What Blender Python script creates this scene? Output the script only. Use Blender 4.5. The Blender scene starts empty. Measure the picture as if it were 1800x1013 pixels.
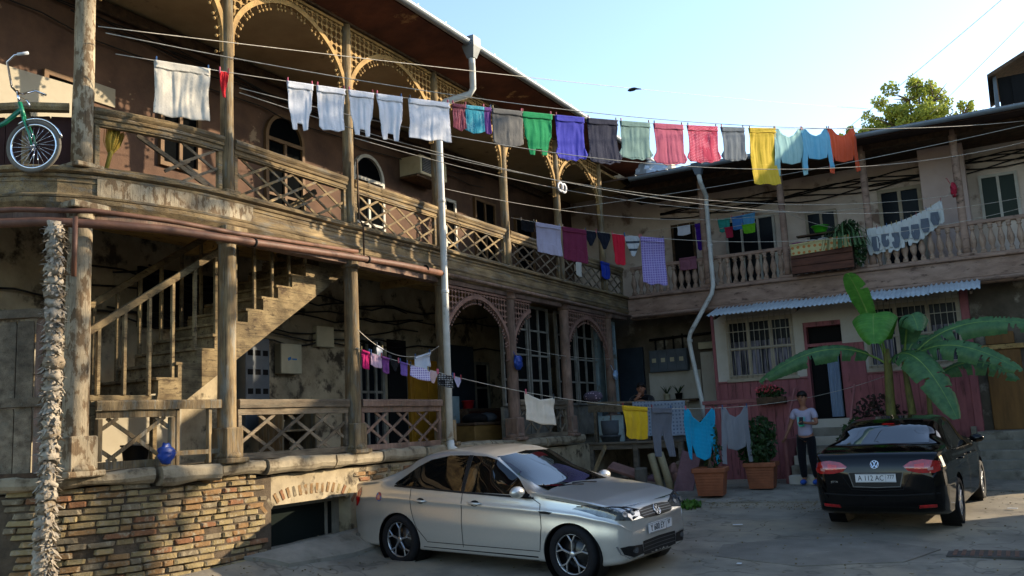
import bpy, bmesh, math, random
from math import sin, cos, pi, radians, sqrt, atan2
from mathutils import Vector, Matrix, noise
from mathutils.bvhtree import BVHTree
random.seed(7)
scene = bpy.context.scene
COL = scene.collection
V = Vector

# ------------------------------------------------------------------ camera
cam_d = bpy.data.cameras.new('camera'); cam = bpy.data.objects.new('camera', cam_d); COL.objects.link(cam)
cr, cu, cw = V((0.8689, 0.4924, -0.0483)), V((0.1155, -0.1073, 0.9875)), V((-0.4801, 0.8641, 0.1515))
cr.normalize(); cw = (cw - cr*cw.dot(cr)).normalized(); cu = cr.cross(cw)
m = Matrix((cr, cu, -cw)).transposed().to_4x4(); m.translation = V((7.889, -19.584, 1.65))
cam.matrix_world = m
cam_d.sensor_width = 36; cam_d.lens = 1571.5/1800*36; cam_d.clip_start = .1; cam_d.clip_end = 2000
scene.camera = cam

# ------------------------------------------------------------------ sky, sun, exposure
SUN_EL, SUN_AZ = radians(19.5), radians(46)          # azimuth clockwise from +Y
world = bpy.data.worlds.new('World'); scene.world = world; world.use_nodes = True
wn = world.node_tree; wn.nodes.clear()
wo = wn.nodes.new('ShaderNodeOutputWorld'); wb = wn.nodes.new('ShaderNodeBackground'); ws = wn.nodes.new('ShaderNodeTexSky')
ws.sky_type = 'NISHITA'; ws.sun_disc = False; ws.sun_elevation = SUN_EL; ws.sun_rotation = SUN_AZ
ws.air_density = 1.0; ws.dust_density = .8; ws.ozone_density = 1.6
wb.inputs['Strength'].default_value = 0.15
wn.links.new(ws.outputs[0], wb.inputs[0]); wn.links.new(wb.outputs[0], wo.inputs[0])
sd = bpy.data.lights.new('sun', 'SUN'); so = bpy.data.objects.new('sun', sd); COL.objects.link(so)
sd.energy = 3.8; sd.angle = radians(.5); sd.color = (1.0, .83, .60)
sdir = V((sin(SUN_AZ)*cos(SUN_EL), cos(SUN_AZ)*cos(SUN_EL), sin(SUN_EL)))
so.rotation_euler = sdir.to_track_quat('Z', 'Y').to_euler(); so.location = (20, -5, 20)
scene.view_settings.view_transform = 'Standard'; scene.view_settings.look = 'None'
scene.view_settings.exposure = 1.52; scene.view_settings.gamma = 1.0
scene.view_settings.use_curve_mapping = False

# ------------------------------------------------------------------ materials
def lin(h):
    if isinstance(h, str):
        h = h.lstrip('#'); c = [int(h[i:i+2], 16)/255 for i in (0, 2, 4)]
        return tuple((v/12.92 if v <= .04045 else ((v+.055)/1.055)**2.4) for v in c)
    return tuple(h)
MATS = {}
def mat(name, col, rough=.8, col2=None, scale=3., stretch=(1, 1, 1), amt=.5, bump=.0, bscale=None, metal=0., spec=.3,
        col3=None, scale3=6., thr=.55, soft=.05, detail=6., coat=0., trans=0., alpha=1., emit=0., space='w', stretch3=None, sheen=0., crack=0., cscale=9.):
    """procedural: col/col2 blended by noise, col3 as sharp-edged patches (peeling, stains), fine bump"""
    if name in MATS: return MATS[name]
    M = bpy.data.materials.new(name); M.use_nodes = True; MATS[name] = M
    t = M.node_tree; N = t.nodes; L = t.links; b = N['Principled BSDF']
    c1 = lin(col); c2 = lin(col2) if col2 else tuple(v*.72 for v in c1)
    if space == 'w':
        g = N.new('ShaderNodeNewGeometry'); pos = g.outputs['Position']
    else:
        g = N.new('ShaderNodeTexCoord'); pos = g.outputs['Object']
    def nz(sc, st, det=detail, ro=.6):
        mp = N.new('ShaderNodeMapping'); mp.inputs['Scale'].default_value = st; L.new(pos, mp.inputs[0])
        n = N.new('ShaderNodeTexNoise'); n.inputs['Scale'].default_value = sc; n.inputs['Detail'].default_value = det
        n.inputs['Roughness'].default_value = ro; L.new(mp.outputs[0], n.inputs['Vector']); return n.outputs['Fac']
    n1 = nz(scale, stretch)
    r = N.new('ShaderNodeMapRange'); r.inputs[1].default_value = .5-.28*(1.2-amt); r.inputs[2].default_value = .5+.28*(1.2-amt); L.new(n1, r.inputs[0])
    mx = N.new('ShaderNodeMix'); mx.data_type = 'RGBA'; L.new(r.outputs[0], mx.inputs[0])
    mx.inputs[6].default_value = (*c1, 1); mx.inputs[7].default_value = (*c2, 1)
    out = mx.outputs[2]
    if col3:
        n3 = nz(scale3, stretch3 or stretch, 8., .65)
        r3 = N.new('ShaderNodeMapRange'); r3.inputs[1].default_value = thr-soft; r3.inputs[2].default_value = thr+soft; L.new(n3, r3.inputs[0])
        m3 = N.new('ShaderNodeMix'); m3.data_type = 'RGBA'; L.new(r3.outputs[0], m3.inputs[0]); L.new(out, m3.inputs[6]); m3.inputs[7].default_value = (*lin(col3), 1)
        out = m3.outputs[2]
    if crack:
        st = tuple(v*6 if v >= 1.5 else v*.35 for v in stretch); nc = nz(cscale, st, 3., .5)
        rc = N.new('ShaderNodeMapRange'); rc.inputs[1].default_value = .36; rc.inputs[2].default_value = .43; rc.inputs[3].default_value = 1-crack; rc.inputs[4].default_value = 1; L.new(nc, rc.inputs[0])
        nl = nz(1.7, (1, 1, 1), 5., .6); rl_ = N.new('ShaderNodeMapRange'); rl_.inputs[1].default_value = .38; rl_.inputs[2].default_value = .62; rl_.inputs[3].default_value = .62; rl_.inputs[4].default_value = 1.08; L.new(nl, rl_.inputs[0])
        mu = N.new('ShaderNodeMath'); mu.operation = 'MULTIPLY'; L.new(rc.outputs[0], mu.inputs[0]); L.new(rl_.outputs[0], mu.inputs[1])
        oi = N.new('ShaderNodeObjectInfo'); ro = N.new('ShaderNodeMapRange'); ro.inputs[3].default_value = .74; ro.inputs[4].default_value = 1.18; L.new(oi.outputs['Random'], ro.inputs[0]); m5 = N.new('ShaderNodeMath'); m5.operation = 'MULTIPLY'; L.new(mu.outputs[0], m5.inputs[0]); L.new(ro.outputs[0], m5.inputs[1]); mu = m5
        mc = N.new('ShaderNodeMix'); mc.data_type = 'RGBA'; mc.blend_type = 'MULTIPLY'; mc.inputs[0].default_value = 1; L.new(out, mc.inputs[6]); L.new(mu.outputs[0], mc.inputs[7]); out = mc.outputs[2]
    L.new(out, b.inputs['Base Color'])
    b.inputs['Roughness'].default_value = rough; b.inputs['Metallic'].default_value = metal
    b.inputs['Specular IOR Level'].default_value = spec; b.inputs['Coat Weight'].default_value = coat; b.inputs['Coat Roughness'].default_value = .03
    b.inputs['Transmission Weight'].default_value = trans; b.inputs['Alpha'].default_value = alpha
    if sheen: b.inputs['Sheen Weight'].default_value = sheen
    if bump:
        nb = nz(bscale or scale*5, stretch, 8., .7); bp = N.new('ShaderNodeBump'); bp.inputs['Strength'].default_value = min(1, bump); bp.inputs['Distance'].default_value = .02
        L.new(nb, bp.inputs['Height']); L.new(bp.outputs[0], b.inputs['Normal'])
    return M
def cloth_mat(name, col, pattern=None):
    M = mat('cloth_'+name, col, .9, tuple(v*.86 for v in lin(col)), 9, amt=.3, bump=.25, bscale=60, spec=.1, space='o', sheen=.1)
    if pattern and not M.get('pat'):
        M['pat'] = 1
        t = M.node_tree; N = t.nodes; L = t.links; b = N['Principled BSDF']; src = b.inputs['Base Color'].links[0].from_socket
        tc = N.new('ShaderNodeTexCoord'); kind, c2, sc = pattern
        if kind == 'dots':
            vo = N.new('ShaderNodeTexVoronoi'); vo.inputs['Scale'].default_value = sc; vo.inputs['Randomness'].default_value = .15; L.new(tc.outputs['Object'], vo.inputs['Vector'])
            fac = N.new('ShaderNodeMath'); fac.operation = 'LESS_THAN'; fac.inputs[1].default_value = .28; L.new(vo.outputs['Distance'], fac.inputs[0]); f = fac.outputs[0]
        else:
            f = None
            for ax in ((0, 2) if kind == 'check' else ((2,) if kind == 'hstripe' else (0,))):
                sp = N.new('ShaderNodeSeparateXYZ'); L.new(tc.outputs['Object'], sp.inputs[0])
                mu = N.new('ShaderNodeMath'); mu.operation = 'MULTIPLY'; mu.inputs[1].default_value = sc; L.new(sp.outputs[ax], mu.inputs[0])
                fr = N.new('ShaderNodeMath'); fr.operation = 'FRACT'; L.new(mu.outputs[0], fr.inputs[0])
                lt = N.new('ShaderNodeMath'); lt.operation = 'LESS_THAN'; lt.inputs[1].default_value = .3; L.new(fr.outputs[0], lt.inputs[0])
                if f is None: f = lt.outputs[0]
                else:
                    mm = N.new('ShaderNodeMath'); mm.operation = 'MAXIMUM'; L.new(f, mm.inputs[0]); L.new(lt.outputs[0], mm.inputs[1]); f = mm.outputs[0]
        mx = N.new('ShaderNodeMix'); mx.data_type = 'RGBA'; L.new(f, mx.inputs[0]); L.new(src, mx.inputs[6]); mx.inputs[7].default_value = (*lin(c2), 1)
        L.new(mx.outputs[2], b.inputs['Base Color'])
    return M
def glass(name='pane_glass', tint='#10151a', rough=.04):
    return mat(name, tint, max(rough, .22), lin(tint), spec=.05)

# ------------------------------------------------------------------ mesh helpers
class MB:
    def __init__(s): s.v = []; s.f = []; s.sm = []
    def add(s, vs, fs, smooth=False, M=None):
        o = len(s.v)
        s.v += [tuple(M @ V(p)) if M else tuple(p) for p in vs]
        s.f += [tuple(i+o for i in f) for f in fs]; s.sm += [smooth]*len(fs); return s
    def box(s, c, d, M=None, ch=0.):
        x, y, z = d[0]/2, d[1]/2, d[2]/2
        T = Matrix.Translation(c)
        if M is not None: T = T @ M.to_4x4()
        if ch <= 0:
            vs = [(i*x, j*y, k*z) for i in (-1, 1) for j in (-1, 1) for k in (-1, 1)]
            return s.add(vs, [(0, 1, 3, 2), (4, 6, 7, 5), (0, 4, 5, 1), (2, 3, 7, 6), (0, 2, 6, 4), (1, 5, 7, 3)], False, T)
        h = min(ch, x*.45, y*.45, z*.45)
        bm = bmesh.new(); r = bmesh.ops.create_cube(bm, size=2)
        for q in bm.verts: q.co = V((q.co.x*x, q.co.y*y, q.co.z*z))
        bmesh.ops.bevel(bm, geom=bm.edges[:], offset=h, segments=1, affect='EDGES')
        bm.verts.index_update()
        s.add([q.co.copy() for q in bm.verts], [[q.index for q in f.verts] for f in bm.faces], False, T); bm.free(); return s
    def b2(s, p, q, ch=0.):                      # box from min/max corners
        return s.box([(a+b)/2 for a, b in zip(p, q)], [abs(b-a) for a, b in zip(p, q)], None, ch)
    def beam(s, p, q, w, h, up=(0, 0, 1), ch=0.):  # w across, h along up
        p, q, up = V(p), V(q), V(up); d = q-p; L = d.length; d.normalize()
        sd_ = up.cross(d)
        if sd_.length < 1e-5: sd_ = V((1, 0, 0)).cross(d)
        sd_.normalize(); u = d.cross(sd_)
        return s.box((p+q)/2, (L, w, h), Matrix((d, sd_, u)).transposed(), ch)
    def tube(s, pts, r, n=8, cap=True):
        pts = [V(p) for p in pts]; N = len(pts); R = r if isinstance(r, (list, tuple)) else [r]*N
        vs = []; fs = []; prev = None
        for i, p in enumerate(pts):
            d = (pts[min(i+1, N-1)]-pts[max(i-1, 0)]); d = d.normalized() if d.length > 1e-9 else V((0, 0, 1))
            if prev is None: a = d.orthogonal().normalized()
            else:
                a = prev - d*prev.dot(d); a = a.normalized() if a.length > 1e-6 else d.orthogonal().normalized()
            prev = a; b = d.cross(a)
            for k in range(n):
                t = 2*pi*k/n; vs.append(p + (a*cos(t)+b*sin(t))*R[i])
        for i in range(N-1):
            for k in range(n): fs.append((i*n+k, i*n+(k+1) % n, (i+1)*n+(k+1) % n, (i+1)*n+k))
        if cap: fs += [tuple(range(n-1, -1, -1)), tuple((N-1)*n+k for k in range(n))]
        return s.add(vs, fs, True)
    def lathe(s, prof, n=16, M=None, cap=True, smooth=True):   # prof: (r,z)
        vs = [(r*cos(2*pi*k/n), r*sin(2*pi*k/n), z) for r, z in prof for k in range(n)]
        fs = [(i*n+k, i*n+(k+1) % n, (i+1)*n+(k+1) % n, (i+1)*n+k) for i in range(len(prof)-1) for k in range(n)]
        if cap: fs += [tuple(range(n-1, -1, -1)), tuple((len(prof)-1)*n+k for k in range(n))]
        return s.add(vs, fs, smooth, M)
    def prism(s, poly, d, M=None):               # poly in local xy, extruded 0..d in z
        n = len(poly); vs = [(a, b, 0) for a, b in poly]+[(a, b, d) for a, b in poly]
        return s.add(vs, [tuple(range(n-1, -1, -1)), tuple(range(n, 2*n))]+[(i, (i+1) % n, n+(i+1) % n, n+i) for i in range(n)], False, M)
    def ball(s, c, r, n=8, sq=(1, 1, 1)):
        m_ = max(4, n//2+1); vs = []; fs = []
        for i in range(m_+1):
            ph = pi*i/m_
            for k in range(n): vs.append((c[0]+r*sq[0]*sin(ph)*cos(2*pi*k/n), c[1]+r*sq[1]*sin(ph)*sin(2*pi*k/n), c[2]-r*sq[2]*cos(ph)))
        for i in range(m_):
            for k in range(n): fs.append((i*n+k, i*n+(k+1) % n, (i+1)*n+(k+1) % n, (i+1)*n+k))
        return s.add(vs, fs, True)
    def mesh(s, name):
        me = bpy.data.meshes.new(name); me.from_pydata(s.v, [], s.f); me.polygons.foreach_set('use_smooth', s.sm); me.update(); return me
    def build(s, name, material, parent=None, **k):
        return link(name, s.mesh(name), material, parent, **k)
def link(name, me, material, parent=None, loc=None, label=None, cat=None, group=None, kind=None):
    o = bpy.data.objects.new(name, me); COL.objects.link(o)
    if material and me is not None and not me.materials: me.materials.append(material)
    if parent: o.parent = parent
    if loc is not None: o.location = loc
    return tag(o, label, cat, group, kind)
def tag(o, label=None, cat=None, group=None, kind=None):
    for k, v in (('label', label), ('category', cat), ('group', group), ('kind', kind)):
        if v: o[k] = v
    return o
def thing(name, label, cat, loc=(0, 0, 0), rz=0., group=None, parent=None):
    o = bpy.data.objects.new(name, None); COL.objects.link(o); o.location = loc; o.rotation_euler = (0, 0, rz); o.empty_display_size = .1
    if parent: o.parent = parent
    return tag(o, label, cat, group)
def box_obj(name, p, q, material, parent=None, ch=.006, **k): return MB().b2(p, q, ch).build(name, material, parent, **k)
def frame_m(o, ex, ey):                           # 4x4 with local x=ex, y=ey, z=ex x ey
    ex, ey = V(ex).normalized(), V(ey).normalized(); ez = ex.cross(ey)
    M_ = Matrix((ex, ey, ez)).transposed().to_4x4(); M_.translation = V(o); return M_
UNITS = {}
def unit_slat(name, p, q, w, h, up, material, parent, key='slat'):   # shared unit mesh, scaled: a cheap beam piece
    if (key, material.name) not in UNITS:
        UNITS[(key, material.name)] = MB().box((0, 0, 0), (1, 1, 1), None, .06).mesh(key); UNITS[(key, material.name)].materials.append(material)
    p, q, up = V(p), V(q), V(up); d = q-p; L = d.length; d.normalize(); s_ = up.cross(d).normalized(); u = d.cross(s_)
    o = bpy.data.objects.new(name, UNITS[(key, material.name)]); COL.objects.link(o)
    M_ = Matrix((d*L, s_*w, u*h)).transposed().to_4x4(); M_.translation = (p+q)/2
    if parent: o.parent = parent
    o.matrix_basis = M_
    return o
def smoothstep(a, b, x):
    t = max(0, min(1, (x-a)/(b-a))); return t*t*(3-2*t)
def lerp(a, b, t): return a+(b-a)*t
def interp(tab, x):
    if x <= tab[0][0]: return tab[0][1]
    for (a, va), (b, vb) in zip(tab, tab[1:]):
        if x <= b: return va+(vb-va)*(x-a)/(b-a)
    return tab[-1][1]

# weathered materials
WOOD = mat('weathered_wood', '#98835f', .87, '#5f4e38', 4, (3, 3, .5), .6, .5, 30, col3='#7d7768', scale3=5, thr=.57, soft=.05, crack=.6)
WOODY = mat('weathered_wood_along', '#9a8560', .87, '#63523a', 4, (3, .5, 3), .6, .5, 30, col3='#7a7263', scale3=5, thr=.57, soft=.05, crack=.6)
WOODG = mat('grey_wood', '#857762', .9, '#544839', 4, (3, .6, 3), .55, .5, 30, col3='#6b6252', scale3=6, thr=.58, crack=.5)
WOODD = mat('dark_wood', '#5b4633', .85, '#33271c', 5, (2, 2, 2), .5, .4, 30)
PAINTW = mat('peeling_cream_wood', '#a59a82', .82, '#8a7b63', 5, (2, 2, 1), .5, .5, 26, col3='#6b5840', scale3=7, thr=.53, soft=.03, crack=.4)
PINKW = mat('faded_pink_wood', '#8f7565', .87, '#6e5749', 5, (2, 2, .8), .5, .35, 26, col3='#6f6659', scale3=6, thr=.6, crack=.4)
IRON = mat('rusty_pipe_paint', '#6b4a3a', .6, '#4d3529', 6, amt=.5, bump=.2)
ZINC = mat('zinc', '#9aa2a8', .42, '#7f888e', 5, amt=.4, metal=.6, spec=.5)
WIRE = mat('line_wire', '#b9b3a6', .6, '#8b857a', 20)
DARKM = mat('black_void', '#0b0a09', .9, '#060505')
BLACKC = mat('black_cable', '#151311', .6, '#0d0c0b')
# ================================================================== GROUND
CAMP = V((7.889, -19.584)); FW = V((-.4857, .8741))
def gz(x, y):
    d = (V((x, y))-CAMP).dot(FW)
    b = max(-.15, min(.33, .045*(d-9.7)))
    return b + .25*smoothstep(.9, 0., x)*smoothstep(-16, -13, y)*smoothstep(1, -2, y)
def axis(fine0, fine1, st, far):
    a = [fine0-(1.45**k) for k in range(int(math.log(far)/math.log(1.45)), 0, -1)]
    n = int((fine1-fine0)/st); a += [fine0+i*st for i in range(n+1)]
    a += [fine1+(1.45**k) for k in range(1, int(math.log(far)/math.log(1.45))+1)]
    return a
gx, gy = axis(-2.4, 13.2, .2, 500), axis(-19.6, 3, .2, 500)
gm = MB(); nx = len(gx)
gv = [(X, Y, gz(X, Y)+(.012*noise.noise(V((X*1.3, Y*1.3, 0)))+.006*noise.noise(V((X*4, Y*4, 3))) if -2.5 < X < 13.3 and -20 < Y < 3.1 else 0)) for Y in gy for X in gx]
gm.add(gv, [(j*nx+i, j*nx+i+1, (j+1)*nx+i+1, (j+1)*nx+i) for j in range(len(gy)-1) for i in range(nx-1)], True)
GND = mat('courtyard_asphalt', '#8c8576', .92, '#6b655a', 1.6, amt=.6, bump=.7, bscale=60, col3='#968a74', scale3=.55, thr=.56, soft=.09)
t_ = GND.node_tree; N_ = t_.nodes; L_ = t_.links; b_ = N_['Principled BSDF']; src_ = b_.inputs['Base Color'].links[0].from_socket
g_ = N_.new('ShaderNodeNewGeometry'); vo_ = N_.new('ShaderNodeTexVoronoi'); vo_.feature = 'DISTANCE_TO_EDGE'; vo_.inputs['Scale'].default_value = .55
nn_ = N_.new('ShaderNodeTexNoise'); nn_.inputs['Scale'].default_value = 2.5; L_.new(g_.outputs['Position'], nn_.inputs['Vector'])
va_ = N_.new('ShaderNodeVectorMath'); va_.operation = 'ADD'; L_.new(g_.outputs['Position'], va_.inputs[0]); L_.new(nn_.outputs['Color'], va_.inputs[1]); L_.new(va_.outputs[0], vo_.inputs['Vector'])
cr_ = N_.new('ShaderNodeMapRange'); cr_.inputs[1].default_value = 0; cr_.inputs[2].default_value = .018; cr_.inputs[3].default_value = .6; cr_.inputs[4].default_value = 1; L_.new(vo_.outputs['Distance'], cr_.inputs[0])
mm_ = N_.new('ShaderNodeMix'); mm_.data_type = 'RGBA'; mm_.blend_type = 'MULTIPLY'; mm_.inputs[0].default_value = 1; L_.new(src_, mm_.inputs[6]); L_.new(cr_.outputs[0], mm_.inputs[7]); L_.new(mm_.outputs[2], b_.inputs['Base Color'])
gm.build('ground', GND, kind='structure')
CONC = mat('old_concrete', '#8d877a', .9, '#6f6a5e', 3, amt=.5, bump=.5, bscale=40, col3='#5e594e', scale3=2.5, thr=.6, soft=.06)
def patch(name, poly, material, dz=.012, n=10):     # thin worn slab that follows the ground
    bm = bmesh.new(); vs = [bm.verts.new((x, y, 0)) for x, y in poly]; bm.faces.new(vs)
    bmesh.ops.triangulate(bm, faces=bm.faces[:]); 
    for _ in range(3): bmesh.ops.subdivide_edges(bm, edges=bm.edges[:], cuts=1, use_grid_fill=True)
    for v in bm.verts: v.co.z = gz(v.co.x, v.co.y)+dz+.014
    r = bmesh.ops.extrude_face_region(bm, geom=bm.faces[:]); 
    for g in r['geom']:
        if isinstance(g, bmesh.types.BMVert): g.co.z -= .06
    bmesh.ops.recalc_face_normals(bm, faces=bm.faces[:])
    me = bpy.data.meshes.new(name); bm.to_mesh(me); bm.free(); return link(name, me, material, None, kind='structure')
patch('pavement_strip', [(2.4, -4.9), (3.3, -5.05), (5.0, -4.7), (5.3, -3.9), (5.3, -2.5), (2.2, -2.7)], CONC)
patch('pavement_patch', [(6.9, -3.0), (8.6, -3.2), (12, -3.0), (12, -1.2), (6.9, -1.2)], CONC)
TAR = mat('tar_patch', '#7f796d', .92, '#625d54', 2, amt=.5, bump=.6, bscale=70)
patch('asphalt_patch', [(4.6, -9.2), (5.6, -9.5), (6.6, -9.0), (6.9, -8.2), (6.0, -7.7), (5.1, -8.0), (4.5, -8.5)], TAR, -.006)
patch('asphalt_patch', [(3.6, -12.6), (4.6, -12.9), (5.6, -12.3), (5.4, -11.3), (4.6, -11.1), (4.3, -11.6)], TAR, -.006)
patch('wall_apron', [(.02, -12.0), (.42, -11.7), (.55, -10.7), (.5, -9.6), (.35, -8.6), (.02, -8.4)], CONC, .03)

gr_ = MB(); rg_ = random.Random(77)
for k in range(1500):
    x, y = rg_.uniform(-.2, 9), rg_.uniform(-14, -1.5)
    if rg_.random() < .6:
        e_ = rg_.choice((0, 1, 2)); x, y = [(rg_.uniform(.05, .9)**1.3, rg_.uniform(-13.5, -3)), (rg_.uniform(2, 9), -2.7-rg_.expovariate(1.2)), (rg_.uniform(2.5, 5.5), rg_.uniform(-5.6, -4.6))][e_]
    z = gz(x, y)+.02; s_ = rg_.choice((.008, .012, .02, .03)); a = rg_.uniform(0, 6.28)
    if s_ > .015: gr_.add([(x+s_*cos(a), y+s_*sin(a), z+.01), (x-s_*.5*sin(a), y+s_*.5*cos(a), z+.004), (x-s_*cos(a), y-s_*sin(a), z+.012), (x+s_*.5*sin(a), y-s_*.5*cos(a), z+.003)], [(0, 1, 2, 3)])
    else: gr_.box((x, y, z), (s_*1.5, s_, s_), Matrix.Rotation(a, 3, 'Z'))
tag(gr_.build('ground_litter', mat('dry_litter', '#7a6a48', .9, '#4d4534', 3)), 'dry leaves and grit scattered over the yard', 'litter', kind='stuff')

# ================================================================== SHADE HOUSE (unseen, added outside the frame to shade the yard)
STUCCO = mat('shade_house_stucco', '#a89c88', .9, '#8d8170', 1.2, amt=.5, bump=.2)
ROOFM = mat('old_roof_sheet', '#6f6a66', .6, '#56423a', 2, amt=.6)
def shade_house(name, label, x0, x1, y0, y1, h, ridge):
    o = thing(name, label, 'house', ((x0+x1)/2, (y0+y1)/2, 0)); cx, cy = (x0+x1)/2, (y0+y1)/2
    MB().b2((x0-cx, y0-cy, -.5), (x1-cx, y1-cy, h)).build('wall', STUCCO, o)
    r = MB(); w = (x1-x0)/2+.4; l = (y1-y0)/2+.4
    r.add([(-w, -l, h), (w, -l, h), (w, l, h), (-w, l, h), (0, -l, h+ridge), (0, l, h+ridge)], [(0, 4, 5, 3), (1, 2, 5, 4), (0, 1, 4), (3, 5, 2), (0, 3, 2, 1)])
    r.build('roof', ROOFM, o)
    k = 0
    while y0+1.2+k*2.4 < y1-1:
        yy = y0+1.2+k*2.4; k += 1
        for zz in (1.4, 4.6):
            wv = MB().b2((x0-cx-.02, yy-cy, zz), (x0-cx+.1, yy-cy+1, zz+1.6)).build('window', glass(), o)
            MB().b2((x0-cx-.05, yy-cy-.08, zz-.08), (x0-cx-.021, yy-cy+1.08, zz)).build('sill', STUCCO, wv)
    return o
shade_house('added_shade_house', 'unseen stuccoed house added right of the view to shade the yard', 16.5, 24, -30, 2.9, 7.4, .6)

# ================================================================== LEFT GALLERY HOUSE
ZP, ZF, ZR, ZA, ZC = 1.40, 4.50, 5.20, 6.48, 7.40
PY = [-1.12, -3.34, -5.56, -7.78, -10.0, -12.23]
XW = -2.0
PATH = [(-3.2, -15.3), (-1.9, -14.85), (-1.1, -14.45), (-.7, -14.22), (-.42, -13.95), (-.24, -13.55), (-.11, -13.1), (-.03, -12.65), (0, -12.23), (0, -10), (0, -7.78), (0, -5.56), (0, -3.34), (0, -1.12), (0, 0)]
P1 = (-.36, -13.87)
def path_len():
    s = [0]
    for a, b in zip(PATH, PATH[1:]): s.append(s[-1]+(V(b)-V(a)).length)
    return s
PS = path_len()
def pp(s, out=0.):
    for i in range(len(PATH)-1):
        if s <= PS[i+1] or i == len(PATH)-2:
            t = (s-PS[i])/(PS[i+1]-PS[i]); a, b = V(PATH[i]), V(PATH[i+1])
            def nrm(k):
                a_, b_ = V(PATH[max(0, k-1)]), V(PATH[min(len(PATH)-1, k+1)]); d = (b_-a_).normalized(); return V((d.y, -d.x))
            n = nrm(i).lerp(nrm(i+1), t).normalized(); p = a.lerp(b, t)+n*out
            return V((p.x, p.y, 0)), V((n.x, n.y, 0))
def s_at_y(y):
    for i in range(len(PATH)-1):
        if PATH[i][1] <= y <= PATH[i+1][1]: return PS[i]+(PS[i+1]-PS[i])*(y-PATH[i][1])/(PATH[i+1][1]-PATH[i][1])
def sweep(mb, s0, s1, prof, step=.25, jit=0., smooth=False):      # prof: closed polygon of (out,z)
    n = max(1, int((s1-s0)/step)); m_ = len(prof); vs = []; fs = []
    for i in range(n+1):
        s = s0+(s1-s0)*i/n
        for o_, z in prof:
            p, nn = pp(s, o_); j = jit*noise.noise(V((s*3, o_*9, z*5))); vs.append((p.x, p.y, z+j))
    for i in range(n):
        for k in range(m_): fs.append((i*m_+k, i*m_+(k+1) % m_, (i+1)*m_+(k+1) % m_, (i+1)*m_+k))
    fs += [tuple(range(m_-1, -1, -1)), tuple(n*m_+k for k in range(m_))]
    return mb.add(vs, fs, smooth)
S1, S2, SE = s_at_y(-13.87), s_at_y(-12.23), PS[-1]
SP = [s_at_y(y) for y in PY]                        # posts P7..P2
house = thing('gallery_house', 'weathered two storey wooden gallery house with lattice balcony and carved arches', 'house', (0, -7, 0))
HO = V((0, -7, 0))
_bld = MB.build
def hb(mb, name, material, parent=None, **k):       # build in world coordinates under a parent whose origin is known
    o = _bld(mb, name, material, None, **k)
    if parent:
        o.parent = parent; o.matrix_parent_inverse = parent_inv(parent)
    return o
def parent_inv(p):
    M_ = Matrix.Identity(4); q = p
    while q: M_ = (q.matrix_parent_inverse @ q.matrix_basis) @ M_ if q.parent else q.matrix_basis @ M_; q = q.parent
    return M_.inverted()
def ws(name, p, q, w, h, up, material, parent, key='slat'):
    o = unit_slat(name, p, q, w, h, up, material, None, key); o.parent = parent; o.matrix_parent_inverse = parent_inv(parent); return o

# ---- plinth with bricks
MORTAR = mat('old_mortar', '#5d5040', .95, '#40372b', 6, amt=.6, bump=.9, bscale=40)
PLAST = mat('stained_plaster', '#aa9c80', .92, '#7d7059', 2.2, amt=.6, bump=.35, bscale=30, col3='#463d30', scale3=3.2, thr=.58, soft=.05)
plinth = hb(sweep(MB(), 0, s_at_y(-11.55), [(-.9, -.4), (.0, -.4), (.0, 1.2), (-.9, 1.2)]), 'plinth', MORTAR, house)
hb(sweep(MB(), s_at_y(-10.1), SE, [(-.9, -.4), (.0, -.4), (.0, 1.2), (-.9, 1.2)]), 'plinth', PLAST, house)
pw = MB(); pw.b2((-.9, -11.55, -.4), (-.32, -10.1, 1.2)); pw.b2((-.32, -11.55, .84), (-.0, -10.1, 1.2)); pw.b2((-.32, -11.55, -.4), (.0, -10.1, .28))
hb(pw, 'plinth', PLAST, house)
bw = hb(MB().b2((-.3, -11.5, .3), (-.26, -10.15, .82)), 'basement_window', glass('basement_glass', '#1a1f1d', .12), house)
fr = MB(); fr.b2((-.3, -11.55, .28), (-.2, -11.47, .84)); fr.b2((-.3, -10.18, .28), (-.2, -10.1, .84)); fr.b2((-.3, -11.47, .78), (-.2, -10.18, .84)); fr.b2((-.3, -10.32, .28), (-.24, -10.28, .78)); fr.b2((-.3, -11.47, .281), (-.18, -10.18, .33))
hb(fr, 'frame', CONC, bw)
BRK = [mat('brick_%d' % i, c, .92, c2, 9, amt=.5, bump=.7, bscale=50, col3='#8c8069', scale3=14, thr=.58, soft=.06) for i, (c, c2) in enumerate([('#8c6d47', '#6b5338'), ('#8d7a54', '#6f6044'), ('#8a6142', '#6a4a34'), ('#7d7058', '#5f5544'), ('#96855e', '#766849')])]
def brick_mesh(i):
    random.seed(100+i); mb = MB().box((0, 0, 0), (1, 1, 1), None, .12)
    mb.v = [tuple(c*(1+random.uniform(-.09, .09)) for c in p) for p in mb.v]; me = mb.mesh('brick'); return me
BM_ = {}
def brick(s, z, L, h, out, material, parent, roll=0.):
    k = (random.randrange(4), material.name)
    if k not in BM_: st = random.getstate(); BM_[k] = brick_mesh(k[0]); BM_[k].materials.append(material); random.setstate(st)
    p, n = pp(s, out-.06); tz = V((n.y, -n.x, 0)); R_ = Matrix.Rotation(roll, 3, n); up = R_ @ V((0, 0, 1)); tz = R_ @ tz
    o = bpy.data.objects.new('brick', BM_[k]); COL.objects.link(o)
    M_ = Matrix((tz*L, n*.13, up*h)).transposed().to_4x4(); M_.translation = p+V((0, 0, z)); o.parent = parent; o.matrix_parent_inverse = parent_inv(parent); o.matrix_basis = M_
    return o
random.seed(3); course = .068; zi = 0
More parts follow.
